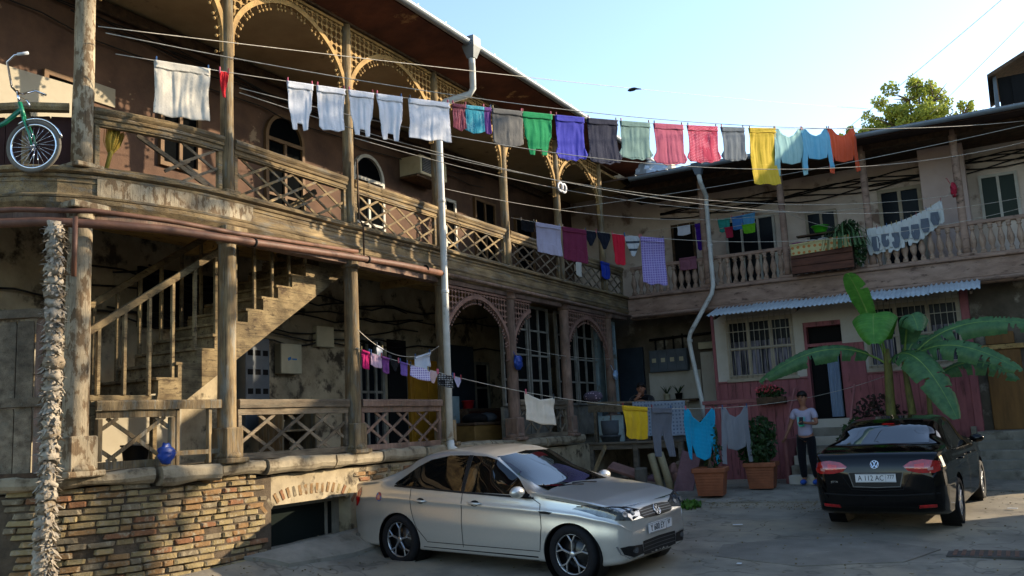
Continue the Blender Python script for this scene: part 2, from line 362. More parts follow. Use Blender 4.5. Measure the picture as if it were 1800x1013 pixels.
for c in range(16):
    z = .16+c*course; s = s_at_y(-14.3)+random.uniform(0, .2); send = s_at_y(-11.62)
    while s < send:
        L = random.choice([.2, .22, .24, .26, .13])*random.uniform(.92, 1.08)
        if s+L > send: break
        if random.random() > .07: brick(s+L/2, z+.034+.008*noise.noise(V((s*2, z*3, 0))), L-.01, .056*random.uniform(.9, 1.06), .02+random.uniform(-.02, .022), random.choices(BRK, (2, 3, .7, 2.5, 3))[0], plinth, random.uniform(-.03, .03))
        s += L
for i in range(17):                                   # segmental arch of voussoirs over the basement window
    a = -1+2*i/16; y = -10.85+a*.82; z = .99-.14*a*a*a*a-.04*a*a
    brick(s_at_y(y), z, .058, .15, .0, random.choice(BRK), plinth, -a*.75)
for (y, z) in [(-9.9, 1.1), (-9.65, 1.1), (-9.4, 1.12), (-9.1, 1.12), (-8.8, 1.12), (-9.8, 1.03), (-9.5, 1.03), (-9.2, 1.04), (-8.9, 1.05), (-8.6, 1.05)]:
    brick(s_at_y(y), z, .23, .055, .02, random.choice(BRK[:3]), plinth, random.uniform(-.04, .04))
# cap stones, uneven and broken
CAPM = mat('cap_stone', '#9a8e76', .92, '#776c58', 5, amt=.5, bump=.6, bscale=35, col3='#5c5140', scale3=5, thr=.6)
caps = [(s_at_y(-14.4), s_at_y(-13.15), .12, 1.24, 1.40), (s_at_y(-13.1), s_at_y(-12.42), .17, 1.21, 1.395), (s_at_y(-12.38), s_at_y(-11.75), .13, 1.235, 1.40), (s_at_y(-11.72), s_at_y(-10.55), .16, 1.22, 1.40), (s_at_y(-10.5), s_at_y(-9.55), .14, 1.23, 1.40),
        (s_at_y(-9.5), s_at_y(-8.5), .13, 1.22, 1.40), (s_at_y(-8.45), s_at_y(-6.6), .14, 1.23, 1.4), (s_at_y(-6.55), s_at_y(-4.6), .13, 1.23, 1.4), (s_at_y(-4.55), s_at_y(-2.9), .14, 1.23, 1.4)]
for a, b, o_, z0, z1 in caps:
    mb = sweep(MB(), a, b, [(-.5, z0), (o_-.06, z0), (o_-.02, z0+.03), (o_, z0+.07), (o_-.01, z1-.03), (o_-.05, z1), (-.5, z1)], .12, .035)
    hb(mb, 'cap_stone', CAPM, plinth)
def gpoly(out, yend, z0, z1):
    pl = [(p[0].x, p[0].y) for p in (pp(S2*i/16, out) for i in range(17))]+[(-.0+out, yend), (-2.02, yend), (-3.0, -14.4)]
    return MB().prism(pl, z1-z0, Matrix.Translation((0, 0, z0)))
hb(gpoly(-.45, 0, 1.2, 1.37), 'veranda_floor', CONC, house)

# ---- posts
def post(x, y, z0, z1, r, base, cap, material, lean=0.):
    prof = [(r*1.02, z0), (r*1.04, z0+(z1-z0)*.3), (r, z0+(z1-z0)*.7), (r*.93, z1)]
    n = 16; mb = MB(); vs = []
    for i in range(13):
        t = i/12; z = z0+(z1-z0)*t; rr = r*(1.03-.1*t)*(1+.02*noise.noise(V((x*3, y*3, z*4))))
        vs.append((rr, z))
    mb.lathe(vs, n, Matrix.Translation((x, y, 0)))
    mb.v = [(a+lean*(c-z0)/(z1-z0)+.008*noise.noise(V((y, c*1.3, 1))), b+.01*noise.noise(V((y*2, c*1.1, 5))), c) for a, b, c in mb.v]
    o = hb(mb, 'post', material, house)
    if base:
        bs = MB(); q = r*1.25; bs.box((x, y, z0+.2), (q*2, q*2, .4), None, .015); bs.box((x, y, z0+.03), (q*2.7, q*2.7, .06), None, .012); bs.lathe([(q*1.35, z0+.06), (q*1.25, z0+.1), (q*1.05, z0+.13)], 16, Matrix.Translation((x, y, 0)))
        hb(bs, 'base', material, o)
    else:
        hb(MB().box((x, y, z0+.02), (r*3, r*3, .05), None, .01), 'base', material, o)
    if cap:
        cs = MB(); cs.lathe([(r*1.0, z1-.16), (r*1.25, z1-.13), (r*1.05, z1-.1), (r*1.1, z1-.06), (r*1.5, z1-.0)], 16, Matrix.Translation((x, y, 0))); cs.box((x, y, z1-.0), (r*3.2, r*3.4, .07), None, .01)
        hb(cs, 'capital', material, o)
    return o
post(P1[0], P1[1], ZP-.05, 4.08, .125, True, True, PAINTW)
for i, y in enumerate(PY):
    post(0, y, ZP-.02, 4.06, .105 if y < -4 else .1, True, True, WOOD if i > 2 else PINKW)
post(P1[0], P1[1], ZF, 7.6, .105, False, False, PAINTW)
for i, y in enumerate(PY): post(0, y, ZF, ZC+.1, .078, False, False, WOOD)

# ---- gallery floor, fascia, ceiling boards below
fas = sweep(MB(), 0, SE, [(-.12, 4.17), (.085, 4.17), (.1, 4.2), (.1, 4.43), (-.12, 4.43)], .3, .01); fascia = hb(fas, 'fascia', WOODY, house)
hb(sweep(MB(), 0, SE, [(-.1, 4.432), (.12, 4.432), (.16, 4.45), (.165, 4.48), (.14, 4.5), (-.1, 4.5)], .3, .008), 'nosing', WOODY, fascia)
hb(sweep(MB(), 0, SE, [(-.1, 4.04), (.05, 4.04), (.09, 4.06), (.14, 4.12), (.15, 4.165), (-.1, 4.165)], .3, .008), 'lower_moulding', WOODY, fascia)
hb(sweep(MB(), 0, SE, [(.095, 4.385), (.118, 4.39), (.124, 4.405), (.118, 4.425), (.095, 4.43)], .3, .006), 'bead', WOODY, fascia)
hb(sweep(MB(), 0, SE, [(.095, 4.335), (.11, 4.34), (.11, 4.352), (.095, 4.357)], .3, .006), 'bead', WOODY, fascia)
hb(sweep(MB(), 0, SE, [(.09, 4.175), (.125, 4.18), (.13, 4.2), (.1, 4.225)], .3, .006), 'bead', WOODY, fascia)
hb(sweep(MB(), 0, SE, [(-.12, 3.96), (.035, 3.96), (.035, 4.036), (-.12, 4.036)], .3, .008), 'lower_beam', PINKW, fascia)
hb(sweep(MB(), S1+.15, S2+.3, [(.11, 4.2), (.118, 4.2), (.118, 4.41), (.11, 4.41)], .2, .004), 'painted_board', PAINTW, fascia)
hb(gpoly(-.125, 0, 4.36, 4.49), 'gallery_floor', WOODD, house)
OCHC = mat('peeling_ochre_boards', '#b5965c', .85, '#937445', 4, (2, .4, 2), .5, .3, 20, col3='#3c2f22', scale3=8, thr=.62, soft=.03)
for k in range(11):
    x0 = XW+.02+k*.17; hb(MB().b2((x0, interp([(-1.1, -14.3), (-.7, -14.0), (-.42, -13.75), (-.24, -13.35), (-.11, -12.9), (0, -12.4)], x0+.17), 4.325), (x0+.162, .0, 4.355+.004*(k % 3)), .006), 'ceiling_board', OCHC, house)
for y in (-13.1, -11.1, -8.9, -6.7, -4.4, -2.2): hb(MB().b2((XW, y-.06, 4.2), (-.13, y+.06, 4.322), .01), 'joist', OCHC, house)

# ---- upper railing: rails and lattice slats, bay by bay
UPR = (0, 0, 1)
def lattice(s0, s1, z0, z1, sp, run, parent, material, w=.032, d=.016, skip=()):
    n = int((s1-s0+run)/sp)+1; off = ((s1-s0+run)-(n-1)*sp)/2; c = 0
    for sg in (1, -1):
        for i in range(n):
            a = s0-run+off+i*sp; c += 1
            if c in skip: continue
            lo, hi = max(a, s0), min(a+run, s1)
            if hi-lo < .12: continue
            za, zb = z0+(z1-z0)*(lo-a)/run, z0+(z1-z0)*(hi-a)/run
            if sg < 0: za, zb = z0+z1-za, z0+z1-zb
            p, nn = pp(lo, .009*sg); q, _ = pp(hi, .009*sg)
            ws('slat', (p.x, p.y, za), (q.x, q.y, zb), d, w, UPR, material, parent, 'lattice_slat')
bays = [(S1, S2)]+[(SP[i+1], SP[i]) for i in range(4, -1, -1)]+[(SP[0], SE)]
upper_rails = []
for bi, (a, b) in enumerate(bays):
    a_, b_ = a+.085, b-.085
    if bi == 0: a_ += .03
    rl = hb(sweep(MB(), a_, b_, [(-.05, 5.12), (.055, 5.12), (.075, 5.15), (.075, 5.18), (.05, 5.2), (-.05, 5.2)], .3, .008), 'railing', WOODY, house)
    hb(sweep(MB(), a_, b_, [(-.03, 5.0), (.035, 5.0), (.035, 5.118), (-.03, 5.118)], .3, .006), 'sub_rail', WOODY, rl)
    hb(sweep(MB(), a_, b_, [(.03, 5.07), (.055, 5.08), (.06, 5.1), (.05, 5.117), (.03, 5.117)], .3, .006), 'bead', WOODY, rl); hb(sweep(MB(), a_, b_, [(.03, 5.015), (.046, 5.02), (.046, 5.035), (.03, 5.04)], .3, .006), 'bead', WOODY, rl)
    hb(sweep(MB(), a_, b_, [(-.03, 4.502), (.035, 4.502), (.035, 4.55), (-.03, 4.55)], .3, .006), 'bottom_rail', WOODY, rl)
    for ss in (a_+.03, b_-.03):
        p, _ = pp(ss, 0); hb(MB().box((p.x, p.y, 4.776), (.06, .06, .448), None, .006), 'stile', WOODY, rl)
    upper_rails.append(rl)
    if bi == 0:
        lattice(a_+.95, b_-.06, 4.551, 4.999, .42, .84, rl, WOODG)
        p, _ = pp(a_+.45); q, _ = pp(a_+1.3); ws('slat', (p.x, p.y, 4.98), (q.x, q.y, 4.56), .03, .05, UPR, WOODG, rl, 'lattice_slat')
        p, _ = pp(a_+.75); q, _ = pp(a_+1.05); ws('slat', (p.x+.02, p.y, 4.62), (q.x+.02, q.y, 4.8), .02, .04, UPR, WOODG, rl, 'lattice_slat')
    else:
        lattice(a_+.06, b_-.06, 4.551, 4.999, .445, .88, rl, WOODY if bi < 4 else WOODG)
# left of the corner post: rail and maroon boards behind the bicycle
a_, b_ = 0., S1-.12
rl = hb(sweep(MB(), a_, b_, [(-.05, 5.12), (.055, 5.12), (.075, 5.15), (.075, 5.18), (.05, 5.2), (-.05, 5.2)], .2, .008), 'railing', WOODY, house)
MAROON = mat('maroon_boards', '#3f2420', .8, '#2b1917', 4, amt=.5, bump=.2)
for k in range(9):
    s = S1-.2-k*.24; p, n = pp(s-.1, -.12); q, _ = pp(s+.1, -.12)
    ws('board', ((p.x+q.x)/2, (p.y+q.y)/2, 4.52), ((p.x+q.x)/2, (p.y+q.y)/2, 5.1), .225, .02, tuple(n), MAROON, rl, 'fence_board')
for s in (S1-.55, S1-1.25): p, _ = pp(s, -.05); hb(MB().box((p.x, p.y, 4.81), (.06, .06, .62), None, .006), 'stile', WOODY, rl)

# ---- fretwork arches
def arch(sa, sb, z_spring, z_apex, z_top, parent, material, half=None, c=.1, pend=.1):
    """pierced spandrel over an arch between two posts; half='a' keeps only the bracket at sa"""
    L = sb-sa; cx = L/2; rx = L/2-.02; rz = z_apex-z_spring
    def zc(u): t = max(-1, min(1, (u-cx)/rx)); return z_spring+rz*(max(0, 1-abs(t)**1.75))**.55
    def W(u, z, o_): p, _ = pp(sa+u, o_); return (p.x, p.y, z)
    umax = L*.36 if half == 'a' else L
    rim = MB(); n = 40; st = [];
    for i in range(n+1):
        th = pi*i/n; u = cx-rx*math.copysign(abs(cos(th))**(2/1.75), cos(th)); z = z_spring+rz*abs(sin(th))**1.1
        st.append((u, z))
    st = [q for q in st if q[0] <= umax+.01]
    st = [(0.02, z_spring-.22)]+st+([(L-.02, z_spring-.22)] if not half else [])
    vs = []; fs = []
    for (u, z) in st:
        du, dz = u-cx, (z-z_spring)+.25; l = sqrt(du*du+dz*dz) or 1; nu, nz_ = du/l, dz/l
        for w_, o_ in ((0, .03), (.07, .03), (.07, -.03), (0, -.03)): vs.append(W(min(L, max(0, u+nu*w_)), z+nz_*w_, o_))
    for i in range(len(st)-1):
        for k in range(4): fs.append((i*4+k, i*4+(k+1) % 4, (i+1)*4+(k+1) % 4, (i+1)*4+k))
    fs += [(3, 2, 1, 0), tuple((len(st)-1)*4+k for k in range(4))]
    rim.add(vs, fs, False)
    br = hb(rim, 'arch', material, parent)
    fw = MB(); ni = int(umax/c); nj = int((z_top-z_spring)/c)+1
    def cell(u, z, du, dz):
        if u-du < 0 or u+du > umax or z+dz > z_top or z-dz < zc(u)+.03: return
        p, nn = pp(sa+u, 0); tz = V((nn.y, -nn.x, 0)); fw.box((p.x, p.y, z), (2*du, .018, 2*dz), Matrix((tz, nn, V((0, 0, 1)))).transposed())
    for i in range(ni+1):
        for j in range(nj+1):
            u, z = (i+.5)*c, z_top-.03-j*c
            cell(u, z, .5*.46*c, .5*.46*c)
            cell(u+.5*c, z, .27*c-.001, .075*c); cell(u, z-.5*c, .075*c, .27*c-.001)
    if fw.v: hb(fw, 'fretwork', material, br, kind='stuff')
    tb = MB(); p, _ = pp(sa, 0); q, _ = pp(sa+umax, 0); tb.beam((p.x, p.y, z_top+.02), (q.x, q.y, z_top+.02), .05, .04)
    hb(tb, 'top_rail', material, br)
    pn = MB(); acc = 0; last = st[0]
    for q in st[1:]:
        d = sqrt((q[0]-last[0])**2+(q[1]-last[1])**2); acc += d
        while acc > pend:
            acc -= pend; u, z = q; du, dz = cx-u, z_spring-.4-z; l = sqrt(du*du+dz*dz); du, dz = du/l, dz/l
            a0 = W(u, z, 0); a1 = W(u+du*.045, z+dz*.045, 0); a2 = W(u+du*.075, z+dz*.075, 0)
            pn.tube([a0, a1], [.011, .009], 6); pn.ball(a2, .021, 8)
        last = q
    hb(pn, 'pendants', material, br, kind='stuff')
    return br
FRET = mat('carved_wood', '#a88a58', .85, '#7d6440', 6, amt=.5, bump=.35, bscale=40)
FRETP = mat('carved_pink_wood', '#8a6a5b', .85, '#6b5147', 6, amt=.5, bump=.3, bscale=40)
for a, b in bays[:-1]: arch(a+.07, b-.07, ZA, 7.30, 7.44, house, FRET)
hb(sweep(MB(), S1-.1, SE, [(-.07, 7.482), (.07, 7.482), (.07, 7.62), (-.07, 7.62)], .4, .006), 'eave_beam', WOODD, house)
arch(SP[3]+.09, SP[2]-.09, 3.02, 3.80, 3.91, house, FRETP, None, .1, .085)
arch(SP[2]+.09, SP[1]-.09, 3.02, 3.80, 3.91, house, FRETP, 'a', .1, .085)
arch(SP[1]+.09, SP[0]-.09, 3.02, 3.80, 3.91, house, FRETP, None, .1, .085)

# ---- walls behind the galleries
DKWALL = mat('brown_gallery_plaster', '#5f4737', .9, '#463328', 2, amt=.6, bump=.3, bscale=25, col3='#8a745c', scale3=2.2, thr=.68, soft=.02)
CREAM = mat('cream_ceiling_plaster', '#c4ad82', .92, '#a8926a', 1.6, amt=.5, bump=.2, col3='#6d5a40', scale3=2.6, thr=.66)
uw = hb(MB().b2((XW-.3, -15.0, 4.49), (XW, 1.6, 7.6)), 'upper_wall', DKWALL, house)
lw = hb(MB().b2((XW-.3, -15.0, .0), (XW, 1.3, 4.36)), 'lower_wall', PLAST, house)
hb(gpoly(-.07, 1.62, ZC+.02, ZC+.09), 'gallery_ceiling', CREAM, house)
hb(MB().b2((XW, -15.8, 7.22), (XW+.1, -.1, 7.39), .02), 'cornice', WOODD, house)
LTW = mat('pale_wall', '#a39a86', .9, '#8b826f', 1.5, amt=.4, bump=.15)
hb(MB().add([(-1.62, -15.2, 5.0), (-1.62, -13.1, 5.0), (-1.62, -13.1, 5.93), (-1.62, -15.2, 5.86), (-1.55, -15.2, 5.0), (-1.55, -13.1, 5.0), (-1.55, -13.1, 5.93), (-1.55, -15.2, 5.86)], [(0, 3, 2, 1), (4, 5, 6, 7), (0, 1, 5, 4), (1, 2, 6, 5), (2, 3, 7, 6), (3, 0, 4, 7)]), 'pale_partition', LTW, house)
FRAMEB = mat('brown_frame', '#6e5335', .7, '#543d26', 5); FRAMEW = mat('white_frame', '#b9b5aa', .6, '#9d988c', 4); GREYF = mat('grey_frame', '#7f7c72', .8, '#5c5950', 5, amt=.6, bump=.3)
def window(y0, y1, z0, z1, x, fm, parent, name='window', mull=1, bars=0, archd=False, gl=None, t=.06, axis='y', muntins=0):
    """framed opening in a wall that faces +x (axis y) or -y (axis x): panes, frame, sill"""
    def B3(a0, a1, za, zb, d0, d1): return ((d0+x, a0, za), (d1+x, a1, zb)) if axis == 'y' else ((a0, x-d1, za), (a1, x-d0, zb))
    g = MB(); g.b2(*B3(y0+t, y1-t, z0+t, z1-t, .0, .018)); w = hb(g, name, gl or glass(), parent)
    f = MB(); f.b2(*B3(y0, y0+t, z0, z1, .0, .06)); f.b2(*B3(y1-t, y1, z0, z1, .0, .06)); f.b2(*B3(y0+t, y1-t, z1-t, z1, .0, .058)); f.b2(*B3(y0+t, y1-t, z0, z0+t, .0, .058))
    hb(f, 'frame', fm, w)
    for i in range(mull): c_ = lerp(y0, y1, (i+1)/(mull+1)); hb(MB().b2(*B3(c_-t*.45, c_+t*.45, z0+t, z1-t, .02, .052)), 'mullion', fm, w)
    for i in range(bars): c_ = lerp(z0, z1, (i+1)/(bars+1)); hb(MB().b2(*B3(y0+t, y1-t, c_-t*.35, c_+t*.35, .02, .047)), 'transom', fm, w)
    if archd:
        a = MB(); n = 14; c_ = (y0+y1)/2; R0 = (y1-y0)/2; vs = []
        for i in range(n+1):
            th = pi*i/n
            for rr, d in ((R0-t, 0), (R0, 0), (R0, .06), (R0-t, .06)):
                vs.append(B3(c_-rr*cos(th), 0, z1+rr*sin(th), 0, d, 0)[0])
        a.add(vs, [(i*4+k, i*4+(k+1) % 4, i*4+4+(k+1) % 4, i*4+4+k) for i in range(n) for k in range(4)]); hb(a, 'arch_frame', fm, w)
        pa = MB(); pa.add([B3(c_-(R0-t)*cos(pi*i/n), 0, z1+(R0-t)*sin(pi*i/n), 0, .012, 0)[0] for i in range(n+1)], [tuple(range(n+1))]); hb(pa, 'fanlight', gl or glass(), w)
    return w
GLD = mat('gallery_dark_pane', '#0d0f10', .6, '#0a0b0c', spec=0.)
window(-9.62, -8.74, 4.5, 6.35, XW, FRAMEB, house, 'door', 1, 1, True, gl=GLD)
window(-7.5, -6.6, 4.5, 6.2, XW, FRAMEW, house, 'door', 1, 1, True, gl=GLD)
window(-4.95, -4.15, 4.5, 6.35, XW, FRAMEW, house, 'door', 1, 1, gl=GLD)
window(-3.4, -2.5, 4.5, 6.6, XW, FRAMEB, house, 'door', 1, 0, gl=GLD)
window(-1.6, -.7, 4.5, 6.5, XW, FRAMEB, house, 'door', 0, 1, gl=GLD)
window(-11.6, -10.9, 5.4, 6.5, XW, FRAMEB, house, 'window', 1, 0, gl=GLD)
window(-13.3, -12.75, 4.5, 6.2, XW, FRAMEB, house, 'door', 0, 1, gl=GLD)
hb(MB().b2((XW+.001, -12.6, 6.0), (XW+.03, -12.3, 6.25)), 'notice_board', LTW, house)
# lower wall fittings
IVORY = mat('ivory_enamel', '#bdb496', .5, '#a59c80', 3); GREYM = mat('grey_cabinet', '#59626a', .5, '#474e55', 3)
o = hb(MB().b2((XW, -9.42, 2.6), (XW+.14, -8.96, 3.06), .01), 'utility_panel', IVORY, house)
BLUEL = mat('logo_blue', '#2d6fa8', .5, '#2d6fa8')
lg = MB(); lg.box((XW+.143, -9.24, 2.83), (.004, .07, .045), Matrix.Rotation(.35, 3, 'X')); lg.box((XW+.143, -9.13, 2.825), (.004, .1, .022)); hb(lg, 'logo', BLUEL, o)
o = hb(MB().b2((XW, -8.56, 3.06), (XW+.1, -8.14, 3.4), .01), 'utility_panel', IVORY, house)
mc = hb(MB().b2((XW, -10.2, 1.75), (XW+.2, -9.72, 3.1), .01), 'meter_cabinet', GREYM, house)
for r_ in range(4):
    for c_ in range(3): hb(MB().b2((XW+.201, -10.16+c_*.15, 2.0+r_*.28), (XW+.206, -10.06+c_*.15, 2.08+r_*.28)), 'slot', DARKM, mc)
window(-7.45, -6.75, 1.38, 3.3, XW, GREYF, house, 'door', 2, 1)
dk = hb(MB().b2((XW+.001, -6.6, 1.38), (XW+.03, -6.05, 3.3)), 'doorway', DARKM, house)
YEL = mat('ochre_painted_door', '#b57f1e', .6, '#93651a', 4, amt=.4, bump=.15)
yd = hb(MB().b2((XW, -6.0, 1.38), (XW+.08, -5.0, 2.95), .01), 'door', YEL, house)
for y0 in (-5.92, -5.46):
    for z0, z1 in ((1.5, 2.05), (2.15, 2.85)): hb(MB().b2((XW+.081, y0, z0), (XW+.1, y0+.38, z1), .008), 'panel', YEL, yd)
hb(MB().b2((XW+.1, -5.52, 2.08), (XW+.13, -5.1, 2.11)), 'bolt', DARKM, yd)
BLUD = mat('dark_blue_door', '#2b3744', .7, '#212b35', 3)
hb(MB().b2((XW, -4.7, 1.38), (XW+.08, -3.75, 3.3), .01), 'door', BLUD, house)
window(-3.7, -3.1, 1.38, 3.0, XW, GREYF, house, 'door', 0, 2)
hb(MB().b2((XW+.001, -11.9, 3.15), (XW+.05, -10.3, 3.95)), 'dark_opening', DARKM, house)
hb(MB().b2((XW, -14.5, 1.37), (XW+.04, -11.2, 2.4)), 'whitewashed_dado', LTW, house)
hb(MB().b2((XW, -13.4, 2.5), (XW+.03, -12.6, 3.2)), 'pale_wall_patch', LTW, house)  # flat pale rectangle on the lower wall
# cables drooping along the lower wall
random.seed(5)
for k in range(7):
    y0, y1 = -14.6+random.uniform(0, 3), -4+random.uniform(-3, 3); zz = 3.55+random.uniform(-.25, .45); sg_ = random.uniform(.05, .25)
    hb(MB().tube([(XW+.06, lerp(y0, y1, i/18), zz-sg_*sin(pi*i/18)+.05*sin(i*1.7+k)) for i in range(19)], .014, 6), 'cable', BLACKC, lw)
for k in range(5):
    y0, y1 = -14.6+random.uniform(0, 3), -3; zz = 6.9+random.uniform(-.1, .3)
    hb(MB().tube([(XW+.06, lerp(y0, y1, i/18), zz-.15*sin(pi*i/18)+.04*sin(i*2.1+k)) for i in range(19)], .01, 6), 'cable', BLACKC, uw)
# glazed veranda between the far posts
DG = glass('veranda_glass', '#0c0f10', .08)
for (y0, y1) in ((-5.35, -4.35), (-4.3, -3.45), (-3.1, -2.2), (-2.15, -1.25)):
    w = window(y0, y1, 2.0, 3.95, -.35, GREYF, house, 'veranda_window', 1, 3, gl=DG, t=.05)
    hb(MB().b2((-.4, y0, 1.38), (-.33, y1, 1.99), .006), 'apron_panel', GREYF, w)
PALEB = mat('pale_blue_paint', '#8fa0a3', .75, '#74868a', 4, amt=.5, col3='#6e6a5e', scale3=5, thr=.6)
w = window(-.95, -.35, 1.4, 3.9, -.2, PALEB, house, 'veranda_door', 0, 3, gl=DG, t=.09)
hb(MB().b2((-.4, -1.05, 1.38), (-.3, -.05, 3.95)), 'jamb_board', PALEB, house)
WSH = mat('white_corrugated', '#aeb4b4', .6, '#979c9c', 4)
cg = MB(); n = 24
cg.add([(-.12+.012*sin(i*pi/2), -1.02+.34*i/n, z) for z in (1.75, 3.0) for i in range(n+1)], [(i, i+1, n+2+i, n+1+i) for i in range(n)], True); hb(cg, 'corrugated_sheet', WSH, house)

# ---- lower railings
def low_rail(sa, sb, z1=2.10, mat_=WOOD, sp=.42, run=.6, n=None, deep=True):
    r = hb(sweep(MB(), sa, sb, [(-.05, z1-.1), (.06, z1-.1), (.065, z1-.02), (.05, z1), (-.05, z1)], .3, .008), 'railing', mat_, house)
    hb(sweep(MB(), sa, sb, [(-.025, z1-.18), (.03, z1-.18), (.03, z1-.102), (-.025, z1-.102)], .3, .004), 'sub_rail', mat_, r)
    hb(sweep(MB(), sa, sb, [(-.025, ZP+.003), (.03, ZP+.003), (.03, ZP+.08), (-.025, ZP+.08)], .3, .004), 'bottom_rail', mat_, r)
    for ss in (sa+.03, sb-.03): p, _ = pp(ss); hb(MB().box((p.x, p.y, (ZP+z1)/2-.05), (.06, .06, z1-ZP-.27), None, .006), 'stile', mat_, r)
    lattice(sa+.06, sb-.06, ZP+.081, z1-.181, sp, run, r, mat_, .04, .018)
    return r
low_rail(S2+.14, SP[4]-.14, mat_=WOODG, sp=.5, run=.75)
low_rail(SP[4]+.14, SP[3]-.14, mat_=PINKW, sp=.5, run=.75)
low_rail(SP[2]+.14, SP[1]-.14, mat_=WOODG, sp=.5, run=.62)
low_rail(S1+.2, S1+1.02, mat_=WOOD, sp=.5, run=.6)
hb(sweep(MB(), S1+1.02, S2-.12, [(-.05, 2.0), (.06, 2.0), (.065, 2.08), (.05, 2.1), (-.05, 2.1)], .3, .008), 'railing', WOOD, house)
hb(sweep(MB(), S1+1.02, S2-.12, [(-.025, 1.5), (.03, 1.5), (.03, 1.55), (-.025, 1.55)], .3, .004), 'bottom_rail', WOOD, house)
for s in (S1+1.05, S1+1.45): p, _ = pp(s); hb(MB().box((p.x, p.y, 1.7), (.05, .05, .6), None, .006), 'stile', WOOD, house)
# plank fence at far left
for k in range(14):
    s = S1-.28-k*.17; p, n = pp(s, .02)
    for z0, z1 in ((1.38, 2.05), (2.12, 2.92)):
        ws('fence_board', (p.x, p.y, z0), (p.x, p.y, z1+random.uniform(-.02, .02)), .158, .024, tuple(n), WOODG if k % 3 else PINKW, house, 'fence_board')
for z in (2.06, 2.94): hb(sweep(MB(), 0., S1-.2, [(-.03, z), (.07, z), (.07, z+.09), (-.03, z+.09)], .2, .01), 'fence_rail', WOODG, house)
hb(sweep(MB(), 0., S1-.2, [(-.03, 1.34), (.1, 1.34), (.1, 1.42), (-.03, 1.42)], .2, .01), 'fence_rail', WOODD, house)

# ---- roof, soffit, gutter
SOFF = mat('peeling_soffit', '#6e3f2b', .85, '#4a2c20', 2.5, amt=.5, bump=.2, col3='#b08a58', scale3=1.3, thr=.62, soft=.03)
sf = MB(); sf.add([(.07, -17, 7.52), (.07, 2.5, 7.52), (.86, 2.5, 7.63), (.86, -17, 7.63), (.07, -17, 7.56), (.07, 2.5, 7.56), (.86, 2.5, 7.67), (.86, -17, 7.67)], [(0, 1, 2, 3), (7, 6, 5, 4), (0, 4, 5, 1), (1, 5, 6, 2), (2, 6, 7, 3), (3, 7, 4, 0)])
hb(sf, 'soffit', SOFF, house)
rf = MB(); rf.add([(.9, -17, 7.70), (.9, 2.5, 7.70), (-4.2, 2.5, 9.3), (-4.2, -17, 9.3), (.9, -17, 7.74), (.9, 2.5, 7.74), (-4.2, 2.5, 9.34), (-4.2, -17, 9.34)], [(0, 1, 2, 3), (7, 6, 5, 4), (0, 4, 5, 1), (1, 5, 6, 2), (2, 6, 7, 3), (3, 7, 4, 0)])
roofL = hb(rf, 'roof', ROOFM, house)
hb(MB().b2((-4.3, -17, 7.4), (-2.0, 2.5, 7.62)), 'attic_floor', WOODD, house)
def gutter(mb, p, q, r=.07):
    p, q = V(p), V(q); d = (q-p).normalized(); s = d.cross(V((0, 0, 1))); n = 10; vs = []
    for e in (p, q):
        for rr in (r, r-.008):
            for k in range(n+1):
                th = pi*k/n; vs.append(e+s*rr*cos(th)-V((0, 0, 1))*rr*sin(th))
    m_ = n+1; fs = []
    for k in range(n): fs += [(k, k+1, 2*m_+k+1, 2*m_+k), (m_+k, 3*m_+k, 3*m_+k+1, m_+k+1)]
    fs += [(0, 2*m_, 3*m_, m_), (n, m_+n, 3*m_+n, 2*m_+n)]
    mb.add(vs, fs, True); return mb
gl = hb(gutter(MB(), (.94, -17, 7.68), (.94, .5, 7.68)), 'gutter', ZINC, roofL)
for k in range(24): hb(MB().box((.94, -16.8+k*.72, 7.69), (.155, .02, .012)), 'gutter_strap', ZINC, roofL)
PIPEW = mat('pale_pipe_paint', '#c9cac4', .5, '#adaea8', 4, amt=.5, col3='#7d6a55', scale3=4, thr=.66)
dp = thing('downpipe', 'pale grey rainwater pipe with hopper head down the left gallery front', 'downpipe', (.3, -8.1, 1.4))
hp = MB()
hp.add([(.83, -8.16, 7.6), (1.05, -8.16, 7.6), (1.05, -7.94, 7.6), (.83, -7.94, 7.6), (.83, -8.16, 7.76), (1.05, -8.16, 7.76), (1.05, -7.94, 7.76), (.83, -7.94, 7.76), (.88, -8.1, 7.42), (1.0, -8.1, 7.42), (1.0, -8.0, 7.42), (.88, -8.0, 7.42)],
       [(4, 5, 6, 7), (0, 4, 7, 3), (1, 2, 6, 5), (0, 1, 5, 4), (2, 3, 7, 6), (8, 9, 1, 0), (9, 10, 2, 1), (10, 11, 3, 2), (11, 8, 0, 3), (8, 11, 10, 9)]); hb(hp, 'hopper', mat('grey_hopper', '#74797b', .6, '#5f6466', 5, metal=.2), dp)
pr = .052
hb(MB().tube([(.94, -8.05, 7.44), (.94, -8.05, 7.34), (.9, -7.98, 7.28), (.86, -7.92, 6.98), (.8, -7.93, 6.9), (.42, -8.06, 6.82), (.33, -8.09, 6.74), (.3, -8.1, 6.6), (.3, -8.1, 4.0), (.3, -8.11, 1.44)], pr, 14), 'pipe', PIPEW, dp)
for z in (6.55, 5.2, 3.75, 2.4): hb(MB().lathe([(pr+.004, -.03), (pr+.009, -.02), (pr+.009, .02), (pr+.004, .03)], 14, Matrix.Translation((.3, -8.1, z))), 'collar', PIPEW, dp)
hb(MB().tube([(.3, -8.11, 1.46), (.32, -8.12, 1.36), (.42, -8.14, 1.3)], .06, 12), 'shoe', PIPEW, dp)
